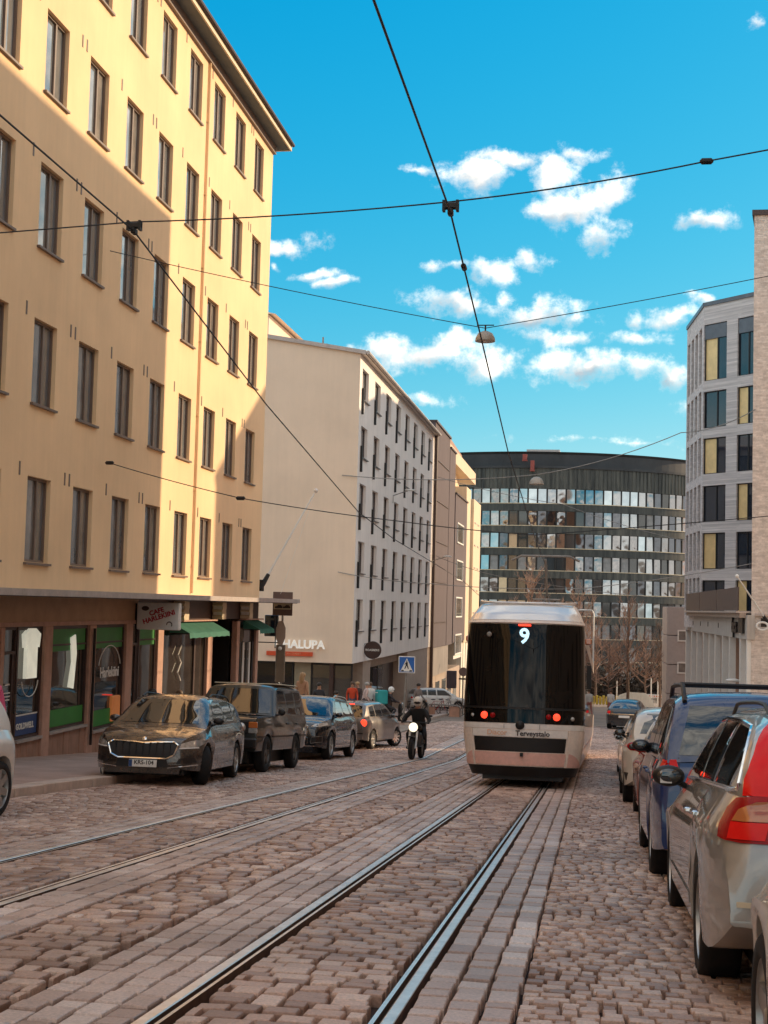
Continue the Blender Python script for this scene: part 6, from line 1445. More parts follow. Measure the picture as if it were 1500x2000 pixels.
cable('span_wire', [tuple(A3), tuple(L3), tuple(upx(1330, 845, 68.8)), tuple(upx(1475, 800, 66.2))], .022, 'far span wire from the cream gable to the brick building, with a lamp', .25, mat=MT['pole'])
cable('span_wire', [tuple(upx(660, 1117, 68.9)), tuple(upx(840, 1140, 68.9)), tuple(upx(1130, 1150, 68.8)), (7.2, 66.2, 2.4)], .018, 'lowest far span wire just above the tram roof', .1, mat=MT['pole'])
cable('span_wire', [tuple(upX(850, 930, -12)), tuple(upx(1100, 985, 104)), (6.4, 98, 5)], .02, 'faint far span wire in front of the round building', .2, mat=MT['pole'])
cable('span_wire', [tuple(upX(850, 1085, -12)), tuple(upx(1000, 1130, 104)), (6.4, 99, 1)], .02, 'lower faint far span wire in front of the round building', .2, mat=MT['pole'])
for p, lab in ((upX(470, 973, -8.0), 'small dark insulator on the thin span wire in front of the yellow house'), (upX(214, 904, XL+.2), 'small wall hook insulator on the yellow wall')):
    o = MB(); o.lathe([(.01,-.11),(.045,-.08),(.045,.08),(.01,.11)], 10, Matrix.Translation(p) @ Matrix.Rotation(H, 4, 'Y')); tag(o.build('insulator', MT['black']), lab, 'insulator')
def dome(p, r, label):
    o = thing('street_lamp', label, 'street lamp', p); mb = MB(); mb.lathe([(.02,.0),(r*.35,-.02),(r*.72,-r*.28),(r*.95,-r*.72),(r,-r*1.05),(r*.97,-r*1.08)], 28); mb.build('shade', MT['lamp_shell'], o, smooth=True)
    mb = MB(); mb.lathe([(.01,-r*1.1),(r*.9,-r*1.0)], 24); mb.build('diffuser', MT['white'], o)
    mb = MB(); mb.tube([(0,0,-.02),(0,0,.13)], .02, 6); mb.tube([(-.2,0,.13),(.2,0,.13)], .014, 5); mb.build('bracket', MT['black'], o)
MT['lamp_shell'] = pm('lamp_shell', (.34, .29, .24), .4, .3, var=.08)
dome(upx(948, 646, 31.8), .235, 'large dome street lamp hanging in the middle of the sky'); dome(upx(1048, 931, 68.8), .36, 'small pale dome lamp hanging in front of the round building')
def armlamp(p, L, label, ang=.3):
    o = thing('wall_lamp', label, 'street lamp', p); mb = MB(); mb.tube([(0,0,-.45),(0,0,0),(L,0,L*ang)], .03, 6); mb.build('arm', MT['pole'], o)
    mb = MB(); mb.ell((L+.1, 0, L*ang+.03), (.32, .12, .07)); mb.build('lamp_head', MT['white'], o, smooth=True)
armlamp(upX(768, 968, -11.9), .9, 'grey arm lamp on the cream street face, upper one', .35); armlamp(upX(845, 1095, -11.9), 1.0, 'grey arm lamp lower down beside the mauve building', .3)
# flag poles
def flagpole(a, b, label, ring=None):
    o = thing('flagpole', label, 'flagpole', a); d = Vector(b)-Vector(a); mb = MB(); mb.tube([(0,0,0), tuple(d)], [.045, .03], 8); mb.build('pole', MT['white'], o, smooth=True)
    mb = MB(); mb.ell(tuple(d*1.01), (.085, .085, .085)); mb.build('finial', MT['white'], o, smooth=True)
    mb = MB(); M_ = d.to_track_quat('Z', 'Y').to_matrix().to_4x4(); mb.lathe([(.08,-.25),(.09,0),(.07,.35)], 10, M_); mb.box(-.25,.0,-.08,.08,-.3,.1); mb.build('bracket', MT['black'], o); return o
fp = flagpole(upx(515, 1138, 47.5), upx(616, 960, 49.0), 'bare white flagpole leaning from the far corner of the yellow house')
mb = MB(); a, b = upx(615, 963, 49.0)-upx(515, 1138, 47.5), upx(548, 1160, 47.6)-upx(515, 1138, 47.5); mb.tube([tuple(a), tuple(b)], .006, 4); mb.build('halyard', MT['white'], fp)
fr = flagpole(upx(1497, 1212, 66.0), upx(1440, 1126, 64.0), 'bare white flagpole leaning out from the brick building at the right edge')
mb = MB(); mb.tube([tuple((upx(1489, 1223, 65.9)-upx(1497, 1212, 66.0))+Vector((.26*math.cos(t), 0, .18*math.sin(t)))) for t in np.linspace(0, 2*math.pi, 17)], .05, 6); mb.build('ring', MT['white'], fr)
# ---- sign cluster at the corner of the yellow house
def post(x, y, h, lab, name='sign_post', lean=0.0, r=.035):
    o = thing(name, lab, 'sign', (x, y, gz(y))); mb = MB(); mb.tube([(0,0,-.1),(lean,0,h)], r, 8); mb.build('post', MT['pole'], o, smooth=True); return o
P_ = upx(549, 1300, 48.3); o = thing('traffic_sign', 'parking board with small pictures of cars above the sign post beside the yellow house', 'sign', (P_.x, 48.3, gz(48)+.1))
zb = P_.z-o.location.z; hh = upx(545, 1179, 48.3).z-o.location.z
mb = MB(); mb.tube([(0,0,0),(.0,0,hh+.4)], .038, 8); mb.build('post', MT['pole'], o, smooth=True)
MT['sign_brown'] = pm('brown_sign_panel', (.16, .10, .085), .5)
mb = MB(); mb.bbox(-.36, .36, -.06, -.035, hh-.42, hh+.42, .01); mb.build('board', MT['sign_brown'], o)
mb = MB(); mb.box(-.32, .32, -.068, -.062, hh-.20, hh+.12); mb.build('panel', MT['trim'], o)
mb = MB()
mb.box(-.24,.24,-.074,-.0685,hh+.065,hh+.08); mb.box(-.24,.24,-.074,-.0685,hh+.02,hh+.035); mb.build('text_line', MT['ink'], o)
mb = MB(); car_ = [(-.28,-.16),(-.27,-.10),(-.20,-.09),(-.16,-.045),(-.06,-.045),(-.02,-.09),(.0,-.10),(.0,-.16)]
Mx = Matrix(((1,0,0,0),(0,0,-1,-.0685),(0,1,0,hh),(0,0,0,1)))
mb.prism(car_, 0, .006, Mx); mb.prism([(p[0]+.29, p[1]) for p in car_], 0, .006, Mx); mb.build('car_symbol', MT['ink'], o)
o2 = thing('traffic_sign', 'back of an octagonal sign with a long narrow plate on the post below the board', 'sign', (P_.x+.02, 48.0, P_.z))
hz = upx(549, 1236, 48).z-P_.z
mb = MB(); mb.prism([(.30*math.cos(a)*.62, .45*math.sin(a)) for a in np.linspace(math.pi/8, 2*math.pi+math.pi/8, 9)[:-1]], -.015, .015, Matrix(((1,0,0,0),(0,0,-1,0),(0,1,0,hz),(0,0,0,1)))); mb.build('octagon', MT['taupe'], o2)
MT['olive'] = pm('olive_brown_plate', (.20, .155, .11), .6)
mb = MB(); mb.bbox(-.17, .17, .02, .10, hz-1.75, hz-.42, .02); mb.build('plate', MT['olive'], o2); 
mb = MB(); mb.ell((0, -.05, hz-.55), (.07, .05, .07)); mb.build('small_lamp', MT['white'], o2)
o3 = thing('traffic_sign', 'dark rectangular panel on a bracket left of the parking board', 'sign', tuple(upx(533, 1222, 48.6)))
mb = MB(); mb.bbox(-.30, .20, -.05, .05, -.38, .38, .02); mb.build('panel', MT['navyglass'], o3); mb = MB(); mb.tube([(-.75,0,-.60),(.25,0,-.60)], .02, 5); mb.tube([(.12,-.06,-.8),(.12,-.06,.4)], .02, 5); mb.build('bracket', MT['black'], o3)
# pedestrian crossing sign
Y_ = 64.3; Pc = upx(795, 1298, Y_); o = thing('crossing_sign', 'blue and white pedestrian crossing sign on a slim grey post', 'sign', (Pc.x-.12, Y_, gz(Y_)+.08))
hz = Pc.z-o.location.z; mb = MB(); mb.tube([(0,0,0),(.13,0,hz+.3)], .045, 8); mb.build('post', MT['pole'], o, smooth=True)
MT['sign_blue'] = pm('sign_blue', (.02, .12, .42), .4); a = .39
Mr = Matrix.Rotation(.06, 4, 'Y')
mb = MB(); mb.bbox(-a+.12, a+.12, -.09, -.06, hz-a, hz+a, .02); mb.build('board', MT['white'], o)
mb = MB(); mb.box(-a+.16, a+.08, -.096, -.091, hz-a+.04, hz+a-.04); mb.build('blue_field', MT['sign_blue'], o)
Mx = Matrix(((1,0,0,.12),(0,0,-1,-.0965),(0,1,0,hz),(0,0,0,1)))
mb = MB(); mb.prism([(0,.30),(-.30,-.32),(.30,-.32)], 0, .004, Mx); mb.build('white_triangle', MT['white'], o)
mb = MB()
Mk = Matrix(((1,0,0,.12),(0,0,-1,-.101),(0,1,0,hz),(0,0,0,1)))
mb.prism([(.03*math.cos(t)+.0,.165+.035*math.sin(t)) for t in np.linspace(0,2*math.pi,9)[:-1]], 0, .004, Mk); mb.prism([(-.05,.12),(.04,.12),(.05,-.02),(.10,-.19),(.06,-.2),(.0,-.05),(-.07,-.2),(-.11,-.19),(-.045,-.02)], 0, .004, Mk); mb.prism([(-.04,.11),(-.11,.0),(-.09,-.01),(-.03,.07)], 0, .004, Mk)
mb.prism([(-.24,-.31),(-.26,-.25),(-.14,-.25),(-.13,-.31)], 0, .004, Mk); mb.prism([(.24,-.31),(.26,-.25),(.14,-.25),(.13,-.31)], 0, .004, Mk); mb.build('walking_figure', MT['black'], o)
# round sign left of tram (reddish) and dark banner board
Pc = upx(905, 1312, 84); o = thing('traffic_sign', 'round reddish brown sign with a short plate under it, partly hidden by the tram', 'sign', (Pc.x, 84, gz(84)))
hz = Pc.z-o.location.z; mb = MB(); mb.tube([(0,0,0),(0,0,hz+.2)], .04, 6); mb.build('post', MT['pole'], o)
mb = MB(); mb.lathe([(.25,-.02),(.27,0),(.25,.02)], 20, Matrix.Translation((0,-.06,hz)) @ Matrix.Rotation(H, 4, 'X')); mb.build('disc', MT['sign_brown'], o); mb = MB(); mb.box(-.26,.26,-.08,-.05,hz-.48,hz-.38); mb.build('plate', MT['black'], o)
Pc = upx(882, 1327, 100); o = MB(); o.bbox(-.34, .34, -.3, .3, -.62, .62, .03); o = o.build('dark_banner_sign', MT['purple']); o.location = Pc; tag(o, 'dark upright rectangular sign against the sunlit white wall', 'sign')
# barrier with bicycles behind it
o = thing('crossing_barrier', 'low metal railing with wooden end board left of the tram', 'barrier', tuple(upx(868, 1392, 79)))
mb = MB(); mb.tube([(-.95,0,-.5),(-.92,0,.36),(-.80,0,.45),(.75,0,.42),(.9,0,.30),(.9,0,-.5)], .045, 6); mb.build('hoop_rail', MT['pole'], o, smooth=True)
mb = MB(); mb.bbox(.25, .95, .05, .12, -.45, .36, .02); mb.build('end_board', MT['pillar'], o); mb = MB(); mb.bbox(-.92, -.55, .05, .12, -.5, .3, .02); mb.build('side_board', MT['shop_brown'], o)
def bike(M, name, label, frame=None, rid=None):
    b = thing(name, label, 'bicycle', mat=M); f = frame or MT['black']
    for y in (-.52, .52):
        mb = MB(); mb.lathe([(.31,-.018),(.335,-.012),(.335,.012),(.31,.018)], 28, Matrix.Translation((0,y,.335)) @ Matrix.Rotation(H, 4, 'Y'), close=True); w = mb.build('wheel', MT['rubber'], b)
        mb = MB()
        for k in range(10): an = math.pi*k/10; mb.tube([(0,y+.31*math.cos(an),.335+.31*math.sin(an)),(0,y-.31*math.cos(an),.335-.31*math.sin(an))], .003, 3)
        mb.build('spokes', MT['pole'], w, kind='stuff')
    mb = MB(); mb.tube([(0,-.52,.335),(0,-.08,.30),(0,.38,.80),(0,-.16,.82),(0,-.08,.30)], .018, 6); mb.tube([(0,-.52,.335),(0,-.16,.82)], .012, 5); mb.tube([(0,.52,.335),(0,.36,.95)], .018, 6); mb.tube([(-.28,.32,1.0),(0,.36,.98),(.28,.32,1.0)], .013, 5); mb.build('frame', f, b, smooth=True)
    mb = MB(); mb.ell((0,-.20,.92), (.07,.14,.035)); mb.build('saddle', MT['black'], b); return b
for i, (px, Y, yw) in enumerate(((852, 80.0, 1.3), (866, 80.4, 1.1), (880, 80.2, 1.7))):
    p = upx(px, 1400, Y); bike(gmat(p.x, Y, yw), 'bicycle', ['bicycle parked behind the left end of the low railing', 'bicycle parked behind the middle of the low railing', 'bicycle parked behind the wooden end board of the railing'][i], MT['dark_brown'] if i else MT['red_dark'])
p = upx(803, 1395, 72); bike(gmat(p.x, 72, .5), 'bicycle', 'bicycle held by the cyclist in grey against the taupe wall', MT['black'])
# stone block with hole / bollard
p = upx(798, 1400, 67.5); o = MB(); o.bbox(-.32, .32, -.25, .25, 0, .42, .04); o = o.build('stone_block', MT['kerb']); o.location = (p.x, 67.5, gz(67.5)+.08); tag(o, 'pale stone block standing on the pavement corner by the crossing sign', 'bollard')
# tree planting / far objects to the right of the tram
fb = thing('site_fence', 'white construction fence with orange and white striped top boards', 'fence', (upx(1295, 1360, 140).x, 140, gz(140)))
MT['orange'] = pm('safety_orange', (.70, .14, .03), .5); s_ = 140/2700
for k in range(4):
    x = -2.1+k*1.15; mb = MB(); mb.tube([(x,0,0),(x,0,1.15),(x+1.1,0,1.15),(x+1.1,0,0)], .03, 4)
    for j in range(1, 9): mb.tube([(x+1.1*j/9,0,.15),(x+1.1*j/9,0,.8)], .016, 3)
    mb.tube([(x,0,.15),(x+1.1,0,.15)], .02, 4); mb.build('fence_panel', MT['white'], fb)
    mb = MB(); mb.box(x, x+1.12, -.05, -.03, .82, 1.14); mb.build('top_board', MT['white'], fb)
    for j in range(5): mb = MB(); mb.prism([(x+.04+j*.22, .9), (x+.14+j*.22, .9), (x+.17+j*.22, 1.06), (x+.07+j*.22, 1.06)], 0, .01, Matrix(((1,0,0,0),(0,0,-1,-.051),(0,1,0,0),(0,0,0,1)))); mb.build('orange_stripe', MT['orange'], fb)
def polelamp(px, py0, py1, Y, arm, label):
    a = upx(px, py1, Y); b = upx(px, py0, Y); o = thing('lamp_post', label, 'street lamp', (a.x, Y, gz(Y))); z = b.z-gz(Y)
    mb = MB(); mb.tube([(0,0,0),(0,0,z-.3),(arm*.15,0,z-.02),(arm,0,z)], .07, 6); mb.build('post', MT['white'], o, smooth=True); mb = MB(); mb.ell((arm*1.15,0,z-.02), (.35,.15,.09)); mb.build('lamp_head', MT['white'], o)
polelamp(1157, 1192, 1380, 118, -.9, 'white lamp post with a short arm right behind the tram'); 
for px, t, Y, lab in ((1272, 1325, 135, 'short white post left of the striped fence'), (1205, 1330, 136, 'thin white post between the bare trees'), (1285, 1330, 136, 'white post in front of the small grey panelled building')):
    a = upx(px, t, Y); o = MB(); o.tube([(0,0,0),(0,0,a.z-gz(Y))], .06, 6); o = o.build('bollard_post', MT['white']); o.location = (a.x, Y, gz(Y)); tag(o, lab, 'post')
o = MB(); 
for k in range(9): o.bbox(k*.32-1.45, k*.32-1.2, 0, .2, 0, .9-.1*(k % 2), .05)
o = o.build('yellow_barrier', pm('yellow_black_board', (.50, .36, .04), .6)); o.location = (upx(1180, 1350, 138).x, 138, gz(138)); tag(o, 'yellow works barrier standing right of the tram in the distance', 'barrier'); o['kind'] = 'stuff'
o = thing('white_tent', 'low white tarpaulin covered pile behind the black saloon', 'tent', (upx(1240, 1352, 132).x, 132, gz(132))); mb = MB(); mb.add([(-1.9,0,0),(1.9,0,0),(1.9,2,0),(-1.9,2,0),(-1.5,.3,1.0),(-.6,.4,1.35),(1.0,.4,1.3),(1.5,.3,.9),(-1.3,1.8,1.0),(1.3,1.8,1.0)], [(0,1,7,6,5,4),(4,5,6,7,9,8),(0,4,8,3),(1,2,9,7)]); mb.build('cover', MT['palewhite'], o)
# ---- bare trees
MT['bark'] = pm('tree_bark', (.15, .10, .075), .9, var=.3, vs=4); MT['twig'] = pm('reddish_twigs', (.30, .185, .135), .9, var=.3, vs=2)
def tree(x, y, h, label, seed, spread=.45, mat=None, wide=1.0):
    rr = random.Random(seed); t = thing('bare_tree', label, 'tree', (x, y, gz(y)), group=None); tk = MB(); cr = MB(); th = h*.30
    tk.tube([(0,0,-.2),(.05,0,th*.5),(rr.uniform(-.1,.1),0,th),(rr.uniform(-.15,.15),.1,h*.62),(rr.uniform(-.2,.2),.1,h*.97)], [h*.017,h*.014,h*.012,h*.007,h*.002], 7); tk.build('trunk', MT['bark'], t, smooth=True)
    def br(p, d, L, r, dep):
        q = p; pts = [p]; dd = d.copy()
        for i in range(3):
            dd = (dd+Vector((rr.uniform(-.25,.25), rr.uniform(-.25,.25), rr.uniform(-.08,.22)))).normalized(); q = q+dd*L/3; pts.append(q)
        cr.tube(pts, [r, r*.8, r*.6, r*.35], 3 if dep < 2 else 4, cap=False)
        if dep > 0:
            for k in range(rr.choice((3, 4, 4))):
                f = rr.uniform(.25, 1); i = min(2, int(f*3)); b = pts[i].lerp(pts[i+1], f*3-i); nd = (dd+Vector((rr.uniform(-1,1), rr.uniform(-1,1), rr.uniform(-.35,.8)))*.85).normalized(); br(b, nd, L*rr.uniform(.45,.7), r*.5, dep-1)
    n = 20
    for k in range(n):
        f = k/(n-1); z = th*.85+(h*.95-th)*f; a = k*2.4+rr.uniform(-.4,.4); up = .35+.9*f
        br(Vector((0,0,z)), Vector((math.cos(a)*spread*2*wide, math.sin(a)*spread*2, up)).normalized(), h*(.30-.17*f)*rr.uniform(.8,1.15)*(.6+.4*wide), h*.0075*(1.2-f*.7), 3)
    cr.build('crown', mat or MT['twig'], t); return t
for i, (px, top, Y, sp_, w_, lab) in enumerate(((1228, 1168, 128, .42, .8, 'tallest bare reddish tree in the middle, right of the tram'), (1190, 1240, 124, .7, 1.3, 'broad low bare tree just right of the tram'), (1290, 1215, 134, .5, .8, 'dark bare tree in front of the grey panelled building'), (1262, 1240, 142, .5, 1.0, 'bare tree behind the black saloon'), (1040, 1118, 150, .45, .8, 'bare tree top showing above the left part of the tram roof'), (1130, 1150, 146, .5, .9, 'bare tree showing above the right end of the tram roof'), (1165, 1200, 150, .5, 1.0, 'thin bare tree behind the white lamp post'))):
    a = upx(px, top, Y); tree(a.x, Y, a.z-gz(Y), lab, 11+i, sp_, MT['bark'] if i == 2 else None, w_)
hd = thing('hedge', 'dark brown hedge mass behind the bare trees at the foot of the round building', 'hedge', (3.5, 158, gz(158)))
mb = MB(); rr = random.Random(5)
for k in range(5200):
    x, y, z = rr.uniform(-6, 8.4), rr.uniform(-1.6, 1.6), abs(rr.gauss(0, 1))*2.0+.2
    if z > 6.0+1.2*math.sin(x*1.3): continue
    d = Vector((rr.uniform(-1,1), rr.uniform(-1,1), rr.uniform(-1,1))).normalized()*.30; e = d.cross(Vector((rr.uniform(-1,1), rr.uniform(-1,1), .3))).normalized()*.10
    p = Vector((x, y, z)); mb.face([p-d, p+e, p+d, p-e])
mb.build('twigs', pm('dark_hedge', (.06, .042, .03), .9, var=.4, vs=1.2), hd, kind='stuff')
# ------------------------------------------------------------ people
CLOTH = {}
def cloth(c):
    if c not in CLOTH: CLOTH[c] = pm('cloth_%d' % len(CLOTH), c, .85, var=.15, vs=6)
    return CLOTH[c]
HAIR = {'blond': pm('blond_hair', (.42, .25, .12), .6), 'dark': pm('dark_hair', (.03, .02, .015), .6), 'red': pm('red_hair', (.22, .05, .015), .5), 'brown': pm('brown_hair', (.10, .055, .03), .6), 'grey': pm('grey_hair', (.35, .32, .3), .6)}
def stand(step=.18, armf=.12, lean=.0, bend=0.0):
    J = dict(pelvis=(0,0,.95), spine=(0,lean*.3,1.15), chest=(0,lean,1.36), neck=(0,lean*1.1,1.50), head=(0,lean*1.1+.02,1.63))
    for s, n in ((-1,'L'),(1,'R')):
        k = s*step
        J['hip'+n] = (s*.10, 0, .90); J['kn'+n] = (s*.11, k*.6+.05, .50); J['an'+n] = (s*.11, k-.03, .09); J['to'+n] = (s*.12, k+.15, .04)
        J['sh'+n] = (s*.19, lean, 1.41); J['el'+n] = (s*.25, lean-k*.5-.02, 1.13); J['ha'+n] = (s*.25, lean-k*.9+armf, .90)
    return J
def human(name, label, M, J, top, bottom, shoe=(.02,.02,.02), hair=None, helmet=None, fat=1.0, skirt=None, gloves=False, cat='person', hairlong=False):
    seq = ['pelvis','spine','chest','neck','head']; E = [('pelvis','spine'),('spine','chest'),('chest','neck'),('neck','head')]
    for n in 'LR': seq += [k+n for k in ('hip','kn','an','to','sh','el','ha')]; E += [('pelvis','hip'+n),('hip'+n,'kn'+n),('kn'+n,'an'+n),('an'+n,'to'+n),('chest','sh'+n),('sh'+n,'el'+n),('el'+n,'ha'+n)]
    rad = dict(pelvis=(.15,.12), spine=(.145,.11), chest=(.165,.12), neck=(.058,.058), head=(.085,.105), hip=(.095,.095), kn=(.066,.066), an=(.045,.045), to=(.038,.045), sh=(.075,.075), el=(.05,.05), ha=(.034,.034))
    V = []; RD = []; idx = {}
    for k in seq: idx[k] = len(V); V.append(Vector(J[k])); b = k if k in rad else k[:-1]; RD.append(tuple(q*(fat if b in ('pelvis','spine','chest','sh','el','hip') else 1) for q in rad[b]))
    ed = [(idx[a], idx[b]) for a, b in E]
    # head top, hands: palm, four fingers bent, thumb
    ht = len(V); hd = Vector(J['head']); up = (hd-Vector(J['neck'])).normalized(); V.append(hd+up*.10); RD.append((.075,.085)); ed.append((idx['head'], ht))
    kind = {i: None for i in range(len(V))}
    for n, s in (('L',-1),('R',1)):
        h = idx['ha'+n]; d = (V[h]-V[idx['el'+n]]).normalized(); side = Vector((0,1,0)) if abs(d.y) < .8 else Vector((0,0,1)); side = (side-d*side.dot(d)).normalized()
        palm = len(V); V.append(V[h]+d*.07); RD.append((.026,.036)); ed.append((h, palm))
    me = bpy.data.meshes.new('body'); me.from_pydata([tuple(v) for v in V], ed, []); o = bpy.data.objects.new('tmp', me); COL.objects.link(o)
    o.modifiers.new('skin', 'SKIN'); 
    for i, r in enumerate(RD): me.skin_vertices[0].data[i].radius = r
    me.skin_vertices[0].data[0].use_root = True
    sb = o.modifiers.new('sub', 'SUBSURF'); sb.levels = 2; sb.render_levels = 2
    dg = bpy.context.evaluated_depsgraph_get(); m2 = bpy.data.meshes.new_from_object(o.evaluated_get(dg)); bpy.data.objects.remove(o); m2.name = 'body'
    m2.materials.clear()
    for mt in (MT['skin'], cloth(top), cloth(bottom), cloth(shoe)): m2.materials.append(mt)
    reg = []
    for a, b in ed[:len(E)]: 
        nm = seq[b] if b < len(seq) else ''
        base = nm if nm in rad else nm[:-1]
        reg.append((V[a], V[b], {'spine':1,'chest':1,'neck':1,'head':0,'hip':2,'kn':2,'an':2,'to':3,'sh':1,'el':1,'ha':1}[base]))
    reg.append((hd, V[ht], 0))
    for a, b in ed[len(E)+1:]: reg.append((V[a], V[b], 3 if gloves else 0))
    nk = Vector(J['neck'])
    for p in m2.polygons:
        c = p.center; best = 9; mi = 1
        for a, b, r in reg:
            ab = b-a; t = max(0, min(1, (c-a).dot(ab)/max(ab.length_squared, 1e-9))); dd = (c-(a+ab*t)).length
            if dd < best: best = dd; mi = r
        if (c-nk).dot(up) > .02 and mi == 1 and (c-nk).length < .12: mi = 0
        p.material_index = mi; p.use_smooth = True
    t = thing(name, label, cat, mat=M); link('body', m2, t)
    if hair:
        mb = MB(); mb.ell(tuple(hd+up*.075+Vector((0,-.022,0))), (.108,.125,.10)); 
        if hairlong: mb.ell(tuple(hd-up*.06+Vector((0,-.085,0))), (.10,.055,.20))
        mb.build('hair', HAIR[hair], t, smooth=True)
    if helmet:
        mb = MB(); mb.ell(tuple(hd+up*.06), (.135,.155,.15)); mb.build('helmet', cloth(helmet), t, smooth=True)
        mb = MB(); mb.ell(tuple(hd+up*.03+Vector((0,.075,0))), (.105,.09,.065)); mb.build('visor', MT['black'], t, smooth=True)
    else:
        f = hd+Vector((0,.09,.0))+up*.03; mb = MB(); mb.ell(tuple(f-up*.01+Vector((0,.018,0))), (.014,.018,.022), 8, 6); mb.build('nose', MT['skin'], t, smooth=True)
        mb = MB()
        for s in (-1, 1): mb.ell(tuple(f+up*.02+Vector((s*.034,.0,0))), (.012,.008,.008), 8, 6)
        mb.build('eyes', MT['black'], t)
    return t
def onpave(px, Y, dz=.10):
    x = upx(px, 1390, Y).x; return x
def pm_at(px, Y, yaw, dz=.10): return gmat(onpave(px, Y), Y, yaw, dz, level=True)
PI = math.pi
human('person', 'woman with long blond hair and a peach top walking behind the dark SUV', pm_at(589, 50.0, .3, .55), stand(.1), (.50,.28,.17), (.10,.08,.07), hair='blond', hairlong=True)
human('person', 'person in a bright red top in front of the shop at the cream corner', pm_at(687, 65.0, PI-.2), stand(.15), (.55,.06,.02), (.07,.09,.14), hair='brown', hairlong=True)
human('person', 'person in dark clothes just right of the one in the red top', pm_at(697, 65.6, PI+.2), stand(.18), (.08,.05,.045), (.05,.05,.07), hair='blond')
human('person', 'person in a pale pink jacket bending slightly near the cream corner', pm_at(710, 64.6, 1.2), stand(.12, .2, .12), (.55,.40,.36), (.05,.04,.05), hair='grey')
human('person', 'person in a white shirt and dark trousers beside the one in pale pink', pm_at(722, 65.2, -.6), stand(.2), (.75,.72,.68), (.025,.025,.03), hair='brown')
human('person', 'person sitting at the glass near the cream corner, dark hair, left of the red top', pm_at(655, 64.0, .8, -.35), stand(.05), (.12,.06,.05), (.03,.03,.03), hair='dark')
human('person', 'dark haired person in black seen over the silver roof of the dark SUV', pm_at(622, 58.0, 2.6, .1), stand(.1), (.03,.03,.035), (.03,.03,.03), hair='dark')
human('person', 'person in brown seen through the cafe glass under the long green awning', gmat(-11.4, 37.5, 2.2, -.10, True), stand(.05), (.10,.06,.045), (.03,.03,.03), hair='brown')
human('person', 'person in black by the narrow cafe door above the estate car roof', gmat(-11.2, 34.5, .6, -.12, True), stand(.1), (.025,.025,.03), (.03,.03,.03), hair='dark')
human('person', 'red haired person in a bright pink coat cut by the left edge of the picture', gmat(-8.40, 18.4, PI*.75, .02, True), stand(.1), (.62,.10,.20), (.04,.04,.06), hair='red', hairlong=True, fat=1.15)
human('person', 'small figure in white and grey standing far off beside the black saloon', gmat(upx(1193, 1370, 88).x, 88, .4, 0, True), stand(.15), (.62,.58,.55), (.35,.12,.10), hair='brown')
# courier with turquoise bag on a moped
def ride(seat=.80, hand=1.0, y=0.0, foot=.32, handy=.52, hw=.30, lean=.18):
    J = dict(pelvis=(0,y-.05,seat+.06), spine=(0,y+lean*.4,seat+.27), chest=(0,y+lean,seat+.48), neck=(0,y+lean+.05,seat+.62), head=(0,y+lean+.08,seat+.75))
    for s, n in ((-1,'L'),(1,'R')):
        J['hip'+n] = (s*.12, y, seat+.03); J['kn'+n] = (s*.25, y+.36, seat-.12); J['an'+n] = (s*.24, y+.16, foot); J['to'+n] = (s*.27, y+.32, foot-.04)
        J['sh'+n] = (s*.21, y+lean, seat+.52); J['el'+n] = (s*.37, y+lean+.20, seat+.30); J['ha'+n] = (s*hw, handy, hand)
    return J
def scooter(M, label):
    b = thing('moped', label, 'moped', mat=M)
    for y in (-.55, .60):
        mb = MB(); mb.lathe([(.13,-.05),(.22,-.055),(.245,-.03),(.245,.03),(.22,.055),(.13,.05)], 24, Matrix.Translation((0,y,.245)) @ Matrix.Rotation(H, 4, 'Y'), close=True); w = mb.build('wheel', MT['rubber'], b, smooth=True); mb = MB(); mb.lathe([(.02,.03),(.13,.03),(.13,-.03),(.02,-.03)], 16, Matrix.Translation((0,y,.245)) @ Matrix.Rotation(H, 4, 'Y')); mb.build('rim', MT['alloy'], w)
    mb = MB(); mb.ell((0,-.35,.52), (.17,.42,.20)); mb.bbox(-.16,.16,-.05,.35,.26,.34,.03); mb.ell((0,.46,.62),(.20,.09,.32)); mb.build('body', MT['black'], b, smooth=True)
    mb = MB(); mb.tube([(0,.60,.25),(0,.46,.95)], .03, 6); mb.tube([(-.3,.40,1.0),(0,.45,.97),(.3,.40,1.0)], .015, 6); mb.build('fork', MT['pole'], b); mb = MB(); mb.ell((0,.56,.88),(.08,.06,.08)); mb.build('headlight', MT['clear_lens'], b, smooth=True)
    mb = MB(); mb.ell((0,-.25,.76),(.13,.32,.06)); mb.build('seat', MT['black'], b, smooth=True); return b
Ms = gmat(upx(768, 1408, 66).x, 65.0, 1.15, .02); scooter(Ms, 'dark moped under the food courier at the crossing')
human('person', 'food courier in dark clothes and white helmet astride a moped', Ms @ Matrix.Translation((0,-.05,-.02)), ride(.76, .98, -.12, .36, .40, .28, .08), (.03,.025,.03), (.03,.03,.035), helmet=(.75,.72,.68))
o = thing('delivery_bag', 'square turquoise delivery bag on the back of the moped courier', 'bag', mat=Ms @ Matrix.Translation((0,-.46,1.18)))
mb = MB(); mb.bbox(-.26,.26,-.26,.24,-.32,.34,.04); mb.build('box', pm('turquoise_fabric', (.02,.30,.32), .7), o); mb = MB(); mb.box(-.27,.27,-.268,-.262,.20,.235); mb.build('seam', MT['white'], o)
p = upx(812, 1395, 72); human('person', 'cyclist in grey clothes standing by a bicycle against the taupe wall', gmat(p.x, 72.2, 2.2, .08, True), stand(.1, .25, .1), (.22,.19,.18), (.12,.11,.12), hair='dark')
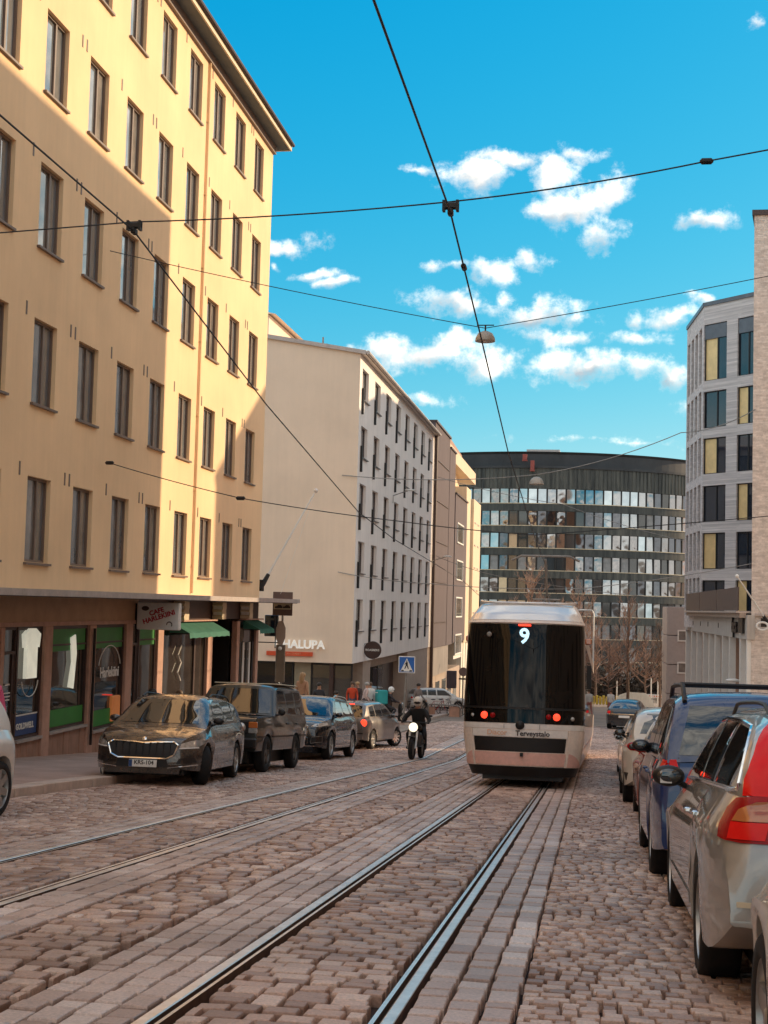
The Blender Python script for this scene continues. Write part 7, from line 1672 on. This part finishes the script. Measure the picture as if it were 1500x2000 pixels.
# motorcyclist
Mm = gmat(-4.95, 39.6, PI+.06, 0.0)
b = thing('motorcycle', 'black naked motorcycle with a bright round headlight riding towards us beside the tram', 'motorcycle', mat=Mm)
for y in (-.70, .74):
    mb = MB(); mb.lathe([(.22,-.05),(.27,-.065),(.305,-.05),(.315,0),(.305,.05),(.27,.065),(.22,.05)], 30, Matrix.Translation((0,y,.315)) @ Matrix.Rotation(H, 4, 'Y'), close=True); w = mb.build('wheel', MT['rubber'], b, smooth=True)
    mb = MB(); mb.lathe([(.03,.04),(.225,.03),(.225,-.03),(.03,-.04)], 20, Matrix.Translation((0,y,.315)) @ Matrix.Rotation(H, 4, 'Y')); mb.build('rim', MT['darkalloy'], w)
mb = MB()
for s in (-1, 1): mb.tube([(s*.10,.74,.315),(s*.105,.56,.80)], .030, 8)
mb.build('fork', MT['white'], b, smooth=True)
mb = MB(); mb.tube([(-.10,.55,.84),(-.11,.48,1.02)], .028, 6); mb.tube([(.10,.55,.84),(.11,.48,1.02)], .028, 6); mb.tube([(-.40,.34,1.03),(-.18,.46,1.04),(.18,.46,1.04),(.40,.34,1.03)], .016, 6); mb.build('handlebar', MT['black'], b, smooth=True)
mb = MB(); mb.lathe([(0,.05),(.07,.045),(.115,.02),(.13,-.02)], 20, Matrix.Translation((0,.66,.90)) @ Matrix.Rotation(-H, 4, 'X')); mb.build('headlight', MT['lamp_white'], b, smooth=True)
mb = MB(); mb.ell((0,.60,.90),(.14,.10,.14)); mb.build('headlight_bowl', MT['black'], b, smooth=True)
mb = MB(); mb.ell((0,.15,.88),(.17,.32,.14)); mb.build('tank', MT['black'], b, smooth=True); mb = MB(); mb.bbox(-.18,.18,-.15,.35,.35,.75,.05); mb.bbox(-.26,.26,.0,.2,.42,.58,.04); mb.build('engine', MT['darkalloy'], b, smooth=True)
mb = MB(); mb.ell((0,-.42,.84),(.14,.38,.07)); mb.build('seat', MT['black'], b, smooth=True); mb = MB(); mb.bbox(-.09,.09,.56,.90,.62,.66,.02); mb.tube([(.16,.2,.4),(.2,-.3,.35),(.22,-.8,.45)], .045, 8); mb.build('mudguard_and_exhaust', MT['black'], b)
for s in (-1, 1):
    mb = MB(); mb.tube([(s*.33,.40,1.04),(s*.42,.38,1.20)], .008, 4); mb.ell((s*.44,.38,1.23),(.06,.02,.035)); mb.build('mirror', MT['black'], b)
human('person', 'motorcyclist all in black with a white helmet riding the motorcycle', Mm @ Matrix.Translation((0,-.22,.0)), ride(.82, 1.05, .02, .34, .56, .38, .16), (.012,.011,.012), (.014,.013,.014), helmet=(.72,.68,.62), fat=1.25, gloves=True)
